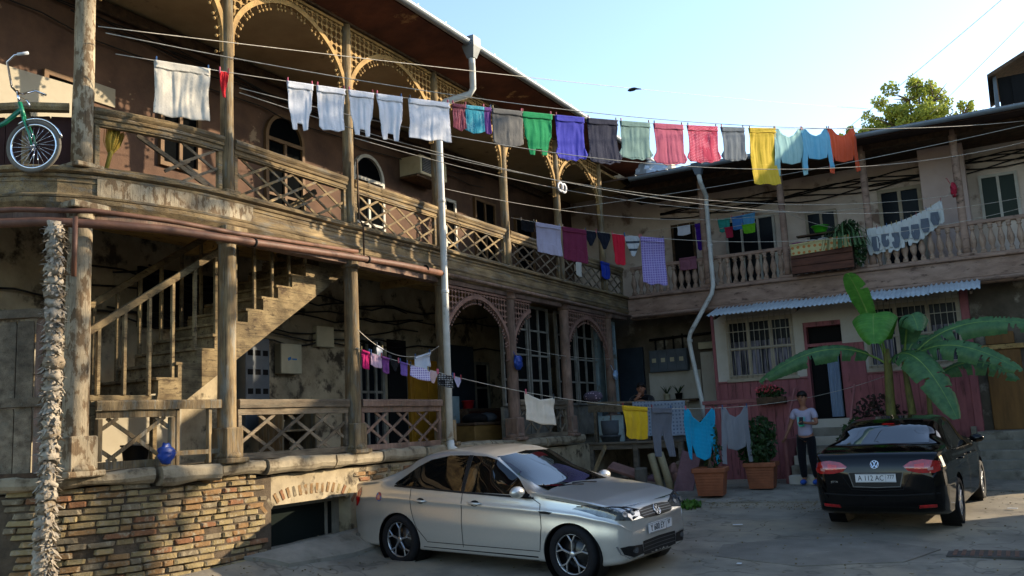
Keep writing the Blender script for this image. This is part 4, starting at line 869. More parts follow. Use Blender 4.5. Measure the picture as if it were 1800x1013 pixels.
def wheel(parent, x, y, r, side, style, name='wheel'):
    """axis along y, outer face towards side*y"""
    w = .2; t = MB(); prof = [(r*.70, -w/2), (r*.90, -w/2-.008), (r*.985, -w/2+.025), (r, -w/4), (r, w/4), (r*.985, w/2-.025), (r*.90, w/2+.008), (r*.70, w/2), (r*.68, w/2-.03), (r*.68, -w/2+.03), (r*.70, -w/2)]
    M_ = Matrix.Translation((x, y, r)) @ Matrix.Rotation(-side*pi/2, 4, 'X')
    o = thing(name, None, None, parent=parent)
    o.location = (0, 0, 0)
    t.lathe(prof, 40, M_, False); t.build('tyre', RUBBER, o)
    rm = MB(); rr = r*.69
    rm.lathe([(rr*.2, w/2-.05), (rr*.97, w/2-.075), (rr*.98, -.05)], 32, M_, True); rm.build('rim', RIMD if style == 'y' else RUBBER, o)
    sp = MB(); zo = w/2-.018
    sp.lathe([(rr*.95, zo-.03), (rr*.955, zo), (rr*1.0, zo+.006), (rr*1.02, zo-.01)], 40, M_, False)
    for k in range(5):
        th = 2*pi*k/5+.3; R_ = M_ @ Matrix.Rotation(th, 4, 'Z')
        if style == 'y':
            for a, b, wd in (((.14, 0), (.62, 0), .11), ((.6, 0), (.96, .27), .085), ((.6, 0), (.96, -.2), .085)):
                q = MB().beam((a[0]*rr, a[1]*rr, zo-.004), (b[0]*rr, b[1]*rr, zo-.004), wd*rr, .022, (0, 0, 1), .004); sp.add(q.v, q.f, False, R_)
        else:
            for dv in (-.13, .13):
                q = MB().beam((.15*rr, dv*.4*rr, zo-.004), (.97*rr, dv*1.6*rr, zo-.004), .13*rr, .025, (0, 0, 1), .005); sp.add(q.v, q.f, False, R_)
    sp.build('spokes', RIMS, o)
    hb_ = MB(); hb_.lathe([(rr*.17, zo-.03), (rr*.17, zo+.005), (rr*.13, zo+.01)], 20, M_, True); hb_.build('hub_cap', RIMS, o)
    return o
def sedan(name, label, L, W, H, xf, xr, r, tabs, paint, style, loc, heading, normal, sc=1., zs=1., fk=0.):
    car = thing(name, label, 'car', loc)
    ex = (V((cos(heading), sin(heading), 0))); nz_ = V(normal).normalized(); ex = (ex-nz_*ex.dot(nz_)).normalized(); ey = nz_.cross(ex)
    Mc = Matrix((ex, ey, nz_)).transposed().to_4x4(); Mc.translation = V(loc); car.matrix_basis = Mc @ Matrix.Scale(sc, 4) @ Matrix.Diagonal((1, 1, zs, 1))
    top, belt, wid, bot = tabs; hl, hw = L/2, W/2
    ns = 110; us = sorted(set([1-2*i/ns for i in range(ns+1)]+[.99, .98, .97, .95, -.95, -.97, -.98, -.99])); rings = []
    def smooth_tab(tab, u):
        e = .012; return (interp(tab, u-e)+interp(tab, u)*2+interp(tab, u+e))/4
    for u in us:
        zt = smooth_tab(top, u); zb_ = smooth_tab(bot, u); zl = min(smooth_tab(belt, u), zt-.012); w = smooth_tab(wid, u)*hw
        k = smoothstep(.05, .32, zt-zl); wr = lerp(w*.955, .60*W/1.70, k); zm = zb_+(zl-zb_)*.5
        half = [(0, zb_), (w*.6, zb_), (w*.93, zb_+.015), (w*.975, zb_+.1), (w*.995, zm-.06), (w, zm+.03), (w*.985, lerp(zm, zl, .5)), (w*.992, lerp(zm, zl, .66)), (w*.972, zl-.075), (w*.95, zl)]
        half += [(lerp(w*.95, wr, .5)+.012*k, lerp(zl, zt-.075*k-.008, .5)), (lerp(w*.955, wr, .97), zt-.075*k-.008), (wr*.82 if k > .02 else w*.72, zt-.022*k-.006), (wr*.45, zt-.004), (0, zt)]
        c = catmull(half, 4); xx = u*hl-max(0, u-.55)*fk*hl; ring = [(xx, y, z) for y, z in c]+[(xx, -y, z) for y, z in reversed(c[1:-1])]
        rings.append(ring)
    m_ = len(rings[0]); mb = MB(); vs = [p for rg_ in rings for p in rg_]
    fs = [(i*m_+k, (i+1)*m_+k, (i+1)*m_+(k+1) % m_, i*m_+(k+1) % m_) for i in range(len(rings)-1) for k in range(m_)]+[tuple(range(m_)), tuple((len(rings)-1)*m_+k for k in range(m_-1, -1, -1))]
    mb.add(vs, fs, True); bvh = BVHTree.FromPolygons([V(p) for p in mb.v], mb.f)
    body = mb.build('body', paint, car)
    ar = r+.055; cut = MB()
    for x in (xf, xr):
        for s in (1, -1):
            cut.lathe([(ar, 0), (ar, .34)], 40, Matrix.Translation((x, s*(hw-.27), r+.005)) @ Matrix.Rotation(-s*pi/2, 4, 'X'), True, False)
    co = cut.build('cutter', BLKP, car); md = body.modifiers.new('b', 'BOOLEAN'); md.object = co; md.operation = 'DIFFERENCE'; md.solver = 'EXACT'; md.use_self = True
    bpy.context.view_layer.update(); apply_mods(body); bpy.data.objects.remove(co); body.data.set_sharp_from_angle(angle=radians(38))
    for x in (xf, xr):
        for s in (1, -1):
            ln = MB(); T_ = Matrix.Translation((x, s*(hw-.262), r+.005)) @ Matrix.Rotation(-s*pi/2, 4, 'X'); ln.lathe([(.02, .003), (ar-.006, .002), (ar-.006, .24)], 36, T_, False, False); ln.build('arch_liner', BLKP, car)
    AX = {'r': lambda a, b: ((a, -3, b), (0, 1, 0)), 'l': lambda a, b: ((a, 3, b), (0, -1, 0)), 'f': lambda a, b: ((4, a, b), (-1, 0, 0)), 'b': lambda a, b: ((-4, a, b), (1, 0, 0)), 't': lambda a, b: ((a, b, 4), (0, 0, -1))}
    def hit(ax, a, b, eps=.004):
        o_, d_ = AX[ax](a, b); h = bvh.ray_cast(V(o_), V(d_))
        if h[0] is None: return None, None
        n_ = h[1];
        if n_.dot(V(d_)) > 0: n_ = -n_
        return h[0]+n_*eps, n_
    def decal(nm, ax, poly, material, eps=.004, parent=None, fine=.05, thick=0.):
        bm = bmesh.new(); bm.faces.new([bm.verts.new((a, b, 0)) for a, b in poly]); bmesh.ops.triangulate(bm, faces=bm.faces[:])
        for _ in range(5):
            le = [e for e in bm.edges if e.calc_length() > fine]
            if not le: break
            bmesh.ops.subdivide_edges(bm, edges=le, cuts=1); bmesh.ops.triangulate(bm, faces=[f for f in bm.faces if len(f.verts) > 3])
        bad = []
        for v in bm.verts:
            p, n_ = hit(ax, v.co.x, v.co.y, eps)
            if p is None: bad.append(v)
            else: v.co = p
        if bad: bmesh.ops.delete(bm, geom=bad, context='VERTS')
        for f in bm.faces: f.smooth = True
        me = bpy.data.meshes.new(nm); bm.to_mesh(me); bm.free(); return link(nm, me, material, parent or car)
    def ribbon(nm, ax, pts, wdt, material, eps=.003, parent=None):
        q = []
        for (a, b) in zip(pts, pts[1:]):
            n = max(1, int(sqrt((a[0]-b[0])**2+(a[1]-b[1])**2)/.04)); q += [(lerp(a[0], b[0], i/n), lerp(a[1], b[1], i/n)) for i in range(n)]
        q.append(pts[-1]); vs = []
        for i, p in enumerate(q):
            a, b = q[max(0, i-1)], q[min(len(q)-1, i+1)]; dx, dy = b[0]-a[0], b[1]-a[1]; l = sqrt(dx*dx+dy*dy) or 1; nx_, ny_ = -dy/l*wdt/2, dx/l*wdt/2
            for sg in (1, -1):
                h, _ = hit(ax, p[0]+nx_*sg, p[1]+ny_*sg, eps); vs.append(h if h is not None else V((p[0], 0, p[1])))
        return MB().add(vs, [(2*i, 2*i+1, 2*i+3, 2*i+2) for i in range(len(q)-1)], True).build(nm, material, parent or car)
    def text_on(txt, ax, a, b, size, parent):
        h, n_ = hit(ax, a, b, .0); o = link('lettering', text_mesh(txt, size), INKB, parent); return o
    for x in (xf, xr):
        for s in (1, -1): wheel(car, x, s*(hw-.115), r, s, style).scale = (1, 1, 1/zs)
    return car, body, hit, decal, ribbon

# ---- silver saloon
GRIM = mat('grille_trim', '#6e7276', .3, '#5d6165', metal=.6)
SILV = mat('silver_paint', '#c6c3bc', .3, '#c0bdb6', 40, amt=.2, metal=.6, spec=.5, coat=.8)
topS = [(-1, .80), (-.985, .97), (-.95, 1.03), (-.80, 1.06), (-.73, 1.09), (-.52, 1.36), (-.42, 1.43), (-.25, 1.468), (-.1, 1.47), (.0, 1.45), (.09, 1.40), (.40, 1.02), (.46, .985), (.6, .95), (.78, .905), (.9, .855), (.965, .80), (1, .68)]
beltS = [(-1, .78), (-.97, .93), (-.8, .985), (-.6, .985), (-.2, .955), (.3, .915), (.45, .90), (.7, .865), (.88, .80), (.96, .74), (1, .62)]
widS = [(-1, .74), (-.985, .84), (-.95, .9), (-.88, .95), (-.7, .985), (-.4, 1), (.5, 1), (.7, .985), (.82, .96), (.9, .91), (.95, .85), (.98, .77), (1, .66)]
botS = [(-1, .36), (-.96, .27), (-.85, .2), (.85, .19), (.95, .22), (1, .28)]
hd = math.atan2(-.369, 2.574); fwd2 = V((cos(hd), sin(hd))); lft = V((-sin(hd), cos(hd)))
mid_near = V(((3.59+1.016)/2, (-10.728-10.359)/2)); Lc, xf_, xr_ = 4.27, 1.335, -1.215
ctr = mid_near+lft*(.85-.1)-fwd2*((xf_+xr_)/2); zc_ = .022
gn = V((.018, -.036, 1))
car1, body1, hit, decal, ribbon = sedan('silver_car', 'silver saloon car with black and silver alloy wheels parked by the brick plinth', Lc, 1.68, 1.44, xf_, xr_, .305, (topS, beltS, widS, botS), SILV, 'y', (ctr.x, ctr.y, zc_), hd, gn, 1., .945, .2)
for sd_, sgn in (('r', -1), ('l', 1)):
    decal('side_window', sd_, [(.80, .945), (.2, 1.335), (.05, 1.375), (-.14, 1.385), (-.145, .965)], CARGL, fine=.06)
    decal('side_window', sd_, [(-.20, .967), (-.205, 1.388), (-.5, 1.385), (-.8, 1.33), (-1.0, 1.24), (-1.28, 1.06), (-1.31, 1.03), (-1.25, 1.01)], CARGL, fine=.06)
    decal('pillar_trim', sd_, [(-.148, .966), (-.143, 1.388), (-.202, 1.39), (-.197, .968)], BLKP, .005)
    ribbon('window_trim', sd_, [(.86, .92), (.4, .935), (-.2, .957), (-.8, .985), (-1.3, 1.005)], .022, BLKP, .006)
    for pts in ([(.93, .34), (.97, .6), (.95, .86), (.8, .94)], [(-.17, .3), (-.17, .96)], [(-.74, .34), (-.9, .5), (-.99, .74), (-1.0, .98)], [(.93, .33), (-.74, .33)]): ribbon('panel_gap', sd_, pts, .008, GAPM)
    for x in (.03, -.82):
        h, n_ = hit(sd_, x, .83, .0); hn = MB(); hn.tube([V((x+.1, h.y+sgn*.006, .832)), V((x+.07, h.y+sgn*.032, .835)), V((x-.06, h.y+sgn*.032, .838)), V((x-.1, h.y+sgn*.006, .838))], [.012, .016, .016, .012], 8); hn.build('door_handle', SILV, car1)
        decal('handle_recess', sd_, [(x+.065*cos(t), .835+.036*sin(t)) for t in [2*pi*i/14 for i in range(14)]], GAPM, .002)
    h, n_ = hit(sd_, .76, .95, 0); mm = MB(); mm.ball((.72, h.y+sgn*.13, 1.0), .1, 14, (.75, 1.05, .68)); mm.build('mirror', SILV, car1); MB().beam((.76, h.y-sgn*.02, .945), (.73, h.y+sgn*.1, .965), .06, .04).build('mirror_arm', BLKP, car1)
    decal('tail_lamp', sd_, [(-1.93, .97), (-1.98, .94), (-2.06, .86), (-2.12, .78), (-2.15, .70), (-2.0, .72), (-1.94, .80), (-1.915, .9)], REDL, .005)
    decal('headlamp', sd_, [(1.45, .87), (1.58, .868), (1.74, .85), (1.84, .82), (1.86, .75), (1.74, .745), (1.60, .78)], HEADL, .006, fine=.03)
    decal('side_marker', sd_, [(1.12, .775), (1.02, .785), (.93, .782), (.96, .76), (1.08, .752)], BLKP, .004)
    ribbon('sill_strip', sd_, [(.9, .245), (-.8, .245)], .05, BLKP, .004)
    ribbon('panel_gap', sd_, [(1.02, .93), (1.4, .875), (1.62, .84)], .007, GAPM)
decal('windscreen', 'f', [(-.62, .99), (-.5, 1.0), (0, 1.02), (.5, 1.0), (.62, .99), (.6, 1.1), (.53, 1.37), (0, 1.40), (-.53, 1.37), (-.6, 1.1)], CARGL, .004, fine=.07)
decal('rear_window', 'b', [(-.56, 1.11), (.56, 1.11), (.5, 1.34), (.3, 1.37), (-.3, 1.37), (-.5, 1.34)], CARGL, .004, fine=.07)
for s in (1, -1):
    hl_ = decal('headlamp', 'f', [(s*.33, .765), (s*.36, .71), (s*.55, .685), (s*.70, .70), (s*.775, .75), (s*.80, .82), (s*.79, .845), (s*.68, .835), (s*.5, .81)], HEADL, .006, fine=.03)
    for yy, rr in ((.48, .032), (.63, .042)):
        p, n_ = hit('f', s*yy, .755, .007); M_ = n_.to_track_quat('Z', 'Y').to_matrix().to_4x4(); M_.translation = p; mbb = MB(); mbb.lathe([(rr, 0), (rr*.98, .006), (rr*.6, .002)], 18); oo = mbb.build('lamp_bowl', GRIM, hl_); oo.matrix_basis = M_
    ribbon('lamp_edge', 'f', [(s*.33, .767), (s*.5, .812), (s*.68, .837), (s*.79, .847)], .012, GAPM, .008, hl_)
    fg = decal('fog_lamp_panel', 'f', [(s*.36, .30), (s*.38, .40), (s*.62, .42), (s*.70, .41), (s*.66, .33), (s*.55, .29)], BLKP, .006); decal('fog_lamp', 'f', [(s*(.52+.05*cos(t)), .36+.032*sin(t)) for t in [2*pi*i/14 for i in range(14)]], HEADL, .01, fg)
    ribbon('fog_trim', 'f', [(s*.72, .425), (s*.69, .34), (s*.6, .285), (s*.36, .27), (0, .262)], .012, CHROME, .008)
gr = decal('grille', 'f', [(-.33, .765), (-.36, .71), (-.3, .675), (0, .66), (.3, .675), (.36, .71), (.33, .765), (.2, .78), (0, .787), (-.2, .78)], BLKP, .005)
for z in (.695, .722, .749): ribbon('grille_bar', 'f', [(-.33, z), (-.1, z+.004), (.1, z+.004), (.33, z)], .006, GRIM, .012, gr)
decal('lower_grille', 'f', [(-.36, .28), (-.36, .43), (0, .44), (.36, .43), (.36, .28), (0, .265)], BLKP, .005)
for z in (.32, .36, .40): ribbon('grille_bar', 'f', [(-.36, z), (0, z+.006), (.36, z)], .006, GRIM, .01)
p, n_ = hit('f', 0, .725, .012); M_ = n_.to_track_quat('Z', 'Y').to_matrix().to_4x4(); M_.translation = p; emblem(car1, M_, .062)
def plate(car, hitf, ax, a, z, txt, reg, tilt=0.):
    p, n_ = hitf(ax, a, z, .01); n_ = V((1, 0, 0)) if ax == 'f' else V((-1, 0, 0)); up = V((0, 0, 1)); rt = up.cross(n_)
    M_ = Matrix((rt, up, n_)).transposed().to_4x4(); M_.translation = p+n_*.012
    o = MB().box((0, 0, 0), (.52, .112, .006), None, .004).build('number_plate', PLATEW, car); o.matrix_basis = M_
    b = MB(); b.box((0, .05, .004), (.5, .003, .002)); b.box((0, -.05, .004), (.5, .003, .002)); b.box((.13, 0, .004), (.003, .1, .002)); b.build('plate_border', INKB, o)
    q = link('lettering', text_mesh(txt, .1), INKB, o); q.location = (-.06, -.002, .0035); q.scale = (.82, 1, 1)
    q = link('lettering', text_mesh(reg, .07), INKB, o); q.location = (.195, .012, .0035); q.scale = (.85, 1, 1)
    return o
plate(car1, hit, 'f', -.0, .55, 'Y 600 EY', '97')
for s, a in ((1, .0), (-1, .28)):
    h, _ = hit('t', 1.0, a, .012); h2, _ = hit('t', .92, a-.42, .012); MB().tube([(1.0, a, h.z), ((1.0+.94)/2, a-.2, (h.z+h2.z)/2+.012), (.94, a-.42, h2.z+.01)], .008, 6).build('wiper', BLKP, car1)
st_ = decal('round_sticker', 'r', [(-1.55+.052*cos(t), .86+.06*sin(t)) for t in [2*pi*i/20 for i in range(20)]], mat('sticker', '#3f6f9c', .5, '#b0482a', 30, amt=.9, space='o'), .004)
decal('sticker_centre', 'r', [(-1.55+.026*cos(t), .855+.034*sin(t)) for t in [2*pi*i/14 for i in range(14)]], mat('sticker_orange', '#b4532c', .5, '#c9a08a', 30, space='o'), .006, st_)

# ---- black saloon seen from behind
BLKPT = mat('black_paint', '#020203', .07, '#020203', spec=.18, coat=.25)
topB = [(-1, .84), (-.985, 1.0), (-.95, 1.06), (-.80, 1.09), (-.71, 1.12), (-.50, 1.37), (-.38, 1.45), (-.2, 1.48), (-.05, 1.48), (.05, 1.45), (.12, 1.4), (.42, 1.03), (.5, .99), (.65, .95), (.8, .88), (.92, .79), (.97, .70), (1, .6)]
beltB = [(-1, .80), (-.97, .96), (-.8, 1.01), (-.6, 1.0), (-.2, .97), (.3, .93), (.45, .91), (.7, .86), (.88, .77), (.96, .68), (1, .56)]
widB = [(-1, .80), (-.985, .87), (-.95, .925), (-.88, .96), (-.7, .985), (-.4, 1), (.5, 1), (.7, .985), (.82, .95), (.9, .88), (.95, .8), (.98, .7), (1, .58)]
hb2 = radians(86); f2 = V((cos(hb2), sin(hb2))); l2 = V((-sin(hb2), cos(hb2)))
rr_ = V((6.98, -6.42)); ctr2 = rr_+l2*(.89-.1)*.93-f2*(-1.27)*.93; zb2 = .16
car2, body2, hit, decal, ribbon = sedan('black_car', 'glossy black saloon car parked facing the maroon steps', 4.64, 1.78, 1.48, 1.38, -1.27, .32, (topB, beltB, widB, botS), BLKPT, 'five', (ctr2.x, ctr2.y, zb2), hb2, (.0, -.03, 1), .93)
decal('rear_window', 'b', [(-.60, 1.135), (.60, 1.135), (.56, 1.3), (.5, 1.375), (.3, 1.40), (-.3, 1.40), (-.5, 1.375), (-.56, 1.3)], CARGL, .004, fine=.06)
decal('windscreen', 'f', [(-.62, 1.02), (0, 1.05), (.62, 1.02), (.53, 1.38), (0, 1.41), (-.53, 1.38)], CARGL, .004, fine=.07)
for sd_, sgn in (('r', -1), ('l', 1)):
    decal('side_window', sd_, [(.85, .96), (.25, 1.34), (.05, 1.39), (-.12, 1.395), (-.12, .985)], CARGL, .003, fine=.06); decal('side_window', sd_, [(-.18, .988), (-.18, 1.395), (-.5, 1.385), (-.85, 1.31), (-1.22, 1.07), (-1.2, 1.03)], CARGL, .003, fine=.06)
    ribbon('chrome_trim', sd_, [(.88, .94), (0, .965), (-1.2, 1.005), (-1.28, 1.03)], .012, CHROME, .006)
    for x in (.05, -.85):
        h, n_ = hit(sd_, x, .86, 0); MB().tube([V((x+.1, h.y+sgn*.006, .862)), V((x+.07, h.y+sgn*.032, .865)), V((x-.06, h.y+sgn*.032, .868)), V((x-.1, h.y+sgn*.006, .868))], [.012, .016, .016, .012], 8).build('door_handle', BLKPT, car2)
    for pts in ([(.97, .34), (1.0, .6), (.97, .88)], [(-.15, .3), (-.15, .97)], [(-.8, .34), (-.95, .5), (-1.05, .8), (-1.06, 1.0)]): ribbon('panel_gap', sd_, pts, .008, GAPM)
    h, n_ = hit(sd_, .78, .97, 0); MB().ball((.74, h.y+sgn*.12, 1.03), .1, 12, (.7, 1.1, .65)).build('mirror', BLKPT, car2)
for s in (1, -1):
    tl = decal('tail_lamp', 'b', [(s*.36, .88), (s*.45, .94), (s*.6, .965), (s*.74, .95), (s*.80, .93), (s*.80, .82), (s*.74, .79), (s*.55, .79), (s*.42, .82)], REDL, .006, fine=.03)
    decal('lamp_core', 'b', [(s*.5, .90), (s*.62, .92), (s*.62, .85), (s*.5, .84)], mat('lamp_bright_red', '#d02a1c', .15, '#b01812', 20, coat=1., space='o'), .009, tl); decal('lamp_white', 'b', [(s*.66, .86), (s*.72, .87), (s*.72, .83), (s*.66, .825)], mat('lamp_clear', '#b98a86', .15, '#a9716d', coat=1.), .009, tl)
    decal('reflector', 'b', [(s*.5, .37), (s*.72, .39), (s*.72, .35), (s*.5, .33)], REDL, .005)
decal('plate_recess', 'b', [(-.34, .80), (.34, .80), (.29, .62), (-.29, .62)], BLKP, .003); ribbon('recess_chrome', 'b', [(-.35, .8), (-.3, .615), (0, .605), (.3, .615), (.35, .8)], .014, mat('grey_trim', '#5d6064', .3, '#4d5054', metal=.7), .005)
plate(car2, hit, 'b', 0, .73, 'A 112 AC', '777'); ribbon('panel_gap', 'b', [(-.62, 1.0), (-.45, .78), (-.33, .58), (0, .56), (.33, .58), (.45, .78), (.62, 1.0)], .008, GAPM); ribbon('bumper_crease', 'b', [(-.78, .53), (-.3, .5), (.3, .5), (.78, .53)], .02, GAPM, .003)
p, n_ = hit('b', 0, .905, .006); M_ = n_.to_track_quat('Z', 'Y').to_matrix().to_4x4(); M_.translation = p; emblem(car2, M_, .058)
decal('stop_lamp', 'b', [(-.08, 1.375), (.08, 1.375), (.08, 1.39), (-.08, 1.39)], REDL, .006); h, _ = hit('t', -.75, 0, 0); MB().tube([(-.72, 0, h.z), (-.8, 0, h.z+.05)], [.014, .006], 6).build('antenna', BLKP, car2)
h, _ = hit('b', .55, .68, .004); q = link('lettering', text_mesh('JETTA', .035, .001), CHROME, car2); q.matrix_basis = Matrix.Translation(h) @ Matrix(((0, 0, -1, 0), (-1, 0, 0, 0), (0, 1, 0, 0), (0, 0, 0, 1)))
# ================================================================== CLOTHES LINES AND LAUNDRY
def line_pt(Ln, t):
    A, B, S_ = Ln; p = V(A).lerp(V(B), t); p.z -= 4*S_*t*(1-t); return p
def clothes_line(Ln, label, r=.005, n=40, group='lines strung across the yard'):
    o = MB().tube([line_pt(Ln, i/n)-V(Ln[0]) for i in range(n+1)], r, 5).build('clothes_line', WIRE, None, label=label, cat='line', group=group); o.location = Ln[0]; return o
L1 = ((.12, -13.85, 5.66), (5.63, -1.0, 7.22), .27); L2 = ((.1, -5.5, 5.43), (8.34, -.1, 5.3), .56); L3 = ((.1, -10.05, 2.79), (5.59, -.08, 2.28), .74)
L4 = ((.1, -10.0, 3.05), (.0, -7.85, 2.95), .27); L5 = ((3.82, -.12, 6.0), (7.29, -.12, 5.9), .64); L6 = ((.66, .12, 6.02), (3.82, .12, 6.1), .03)
clothes_line(L1, 'high laundry line from the left corner post to the right eave')
clothes_line(L2, 'laundry line from mid balcony to far right, carrying the striped towel')
clothes_line(L3, 'low laundry line over the cars carrying the blue top')
clothes_line(L4, 'short slack line between two ground floor posts')
clothes_line(L5, 'line sagging between right balcony posts with pale baby clothes')
clothes_line(L6, 'line inside the right balcony holding the purple cloth')
for a, b, s_, lb in [((0, -13.97, 5.95), (4.8, 9.0, 10.75), .1, 'topmost bare wire from corner post to behind the tree'), ((.02, -13.9, 5.9), (8.54, -.9, 6.77), .5, 'bare line from corner post to right end of eave'),
                     ((.1, -12.13, 5.84), (8.49, -.9, 6.37), .75, 'bare line from second upper post to right end of balcony'), ((.1, -12.13, 5.78), (8.34, -.1, 5.5), .8, 'lower bare line from second upper post toward right railing'),
                     ((.1, -9.97, 5.84), (7.29, -.1, 5.75), .55, 'bare line from third upper post to red bag post'), ((.1, -9.97, 5.78), (5.55, -.1, 5.75), .45, 'lower bare line from third upper post to right house'),
                     ((.1, -3.34, 6.0), (8.53, -.9, 6.69), .12, 'grey cable rising from the balcony with white discs to far right'), ((.1, -7.9, 5.5), (3.82, -.1, 5.9), .3, 'bare line from downpipe post to right balcony'),
                     ((5.4, -1.0, 7.2), (10.5, -3.5, 9.6), .05, 'thin cable climbing from eave to upper right sky'), ((6.9, 1.0, 7.8), (11.0, -3.0, 9.9), .05, 'thick cable over the right roof against the sky'),
                     ((.05, -5.56, 3.05), (.05, -1.12, 3.0), .06, 'green tinted line tied between ground floor arches')]:
    clothes_line((a, b, s_), lb, .0055)
POLY = {
 'rect': [(-.5, 0), (-.17, 0), (.17, 0), (.5, 0), (.49, .5), (.5, 1), (.2, .985), (-.2, 1.), (-.5, .985), (-.49, .5)],
 'tank': [(-.5, 0), (.5, 0), (.45, .3), (.44, .55), (.36, .68), (.3, .84), (.29, 1), (.12, 1), (.1, .86), (0, .8), (-.1, .86), (-.12, 1), (-.29, 1), (-.3, .84), (-.36, .68), (-.44, .55), (-.45, .3)],
 'vest': [(-.5, 0), (.5, 0), (.46, .5), (.40, .75), (.42, .97), (.2, 1), (.05, .9), (-.1, .97), (-.3, 1), (-.42, .92), (-.40, .75), (-.46, .5)],
 'tee_down': [(-.5, 0), (.5, 0), (.46, .4), (.46, .68), (.56, .86), (.46, .96), (.3, .95), (.15, 1), (0, .97), (-.15, 1), (-.3, .95), (-.46, .96), (-.56, .86), (-.46, .68), (-.46, .4)],
 'long_down': [(-.5, 0), (.5, 0), (.45, .35), (.48, .6), (.5, 1), (.38, 1), (.33, .68), (.15, .62), (-.15, .62), (-.32, .66), (-.36, .97), (-.47, .97), (-.47, .6), (-.45, .35)],
 'shoulders': [(-.5, 0), (-.36, 0), (-.2, .12), (0, .17), (.2, .12), (.36, 0), (.5, 0), (.52, .3), (.56, .65), (.58, 1), (.42, 1), (.38, .6), (.33, .72), (0, .76), (-.33, .72), (-.38, .6), (-.42, 1), (-.58, 1), (-.56, .65), (-.52, .3)],
 'scoop': [(-.5, 0), (-.38, 0), (-.25, .14), (0, .24), (.25, .14), (.38, 0), (.5, 0), (.47, .3), (.45, .6), (.5, .98), (.4, 1), (.34, .66), (.2, .86), (0, .93), (-.2, .84), (-.3, .62), (-.36, .9), (-.44, .88), (-.43, .5), (-.56, .22)],
 'cover': [(-.5, 0), (-.3, .08), (0, .16), (.3, .08), (.5, 0), (.48, .5), (.5, .96), (.2, 1), (-.2, .97), (-.5, .93), (-.47, .5)],
 'pants': [(-.5, 0), (.5, 0), (.5, .35), (.48, 1), (.2, 1), (.04, .36), (-.04, .36), (-.2, 1), (-.48, 1), (-.5, .35)],
 'shorts': [(-.5, 0), (.5, 0), (.5, .9), (.12, 1), (0, .55), (-.12, 1), (-.5, .9)],
 'brief': [(-.5, 0), (.5, 0), (.45, .35), (.2, .8), (.1, 1), (-.1, 1), (-.2, .8), (-.45, .35)],
 'baby': [(-.5, 0), (.5, 0), (.55, .5), (.5, .95), (.36, .97), (.3, .5), (.25, .92), (0, 1), (-.25, .92), (-.3, .5), (-.36, 1), (-.5, .97), (-.55, .5)],
}
PEGC = [mat('peg_%d' % i, c, .5, c) for i, c in enumerate(('#7a2a35', '#27303a', '#2c4f7a', '#8a7a50', '#b8556a'))]
gseed = [0]
def cloth_mesh(poly, w, h, amp, kf, ph, fine):
    bm = bmesh.new(); bm.faces.new([bm.verts.new((u*w, 0, -v*h)) for u, v in poly]); bmesh.ops.triangulate(bm, faces=bm.faces[:])
    for _ in range(6):
        le = [e for e in bm.edges if e.calc_length() > fine]
        if not le: break
        bmesh.ops.subdivide_edges(bm, edges=le, cuts=1); bmesh.ops.triangulate(bm, faces=[f for f in bm.faces if len(f.verts) > 3])
    for v in bm.verts:
        u, d = v.co.x/w, -v.co.z/h; r = smoothstep(.0, .35, d)
        nx_ = noise.noise(V((u*2.3+ph, d*1.6, ph))); n2 = noise.noise(V((u*6.5+ph*2+.8*d*u, d*1.1, ph+5))); n3 = noise.noise(V((u*15+d*2*u, d*1.5+ph, ph))); n4 = noise.noise(V((u*5, d*6, ph+7)))
        pg = abs(abs(u)-.46); g = math.exp(-(pg/.2)**2)*math.exp(-d*3)*sin((d*5+abs(abs(u)-.46)*9)*3)
        v.co.y = amp*(r*(1.1*nx_+.75*n2)+(.25+.35*r)*.6*n3+.3*n4+.35*g)+.05*h*r*noise.noise(V((ph, d*1.3, 0)))
        v.co.x += amp*.6*r*n2+(.035*w*noise.noise(V((ph+u*1.2, d*2.2, ph+9)))-.05*w*u*sin(pi*min(1, d*1.3)))*d**.6
        v.co.z += .03*h*noise.noise(V((u*4+ph, 0, ph)))*smoothstep(.6, 1, d)-.012*h*(1-(2*u)**2)*smoothstep(.0, .2, d)
    for f in bm.faces: f.smooth = True
    me = bpy.data.meshes.new('cloth'); bm.to_mesh(me); bm.free(); return me
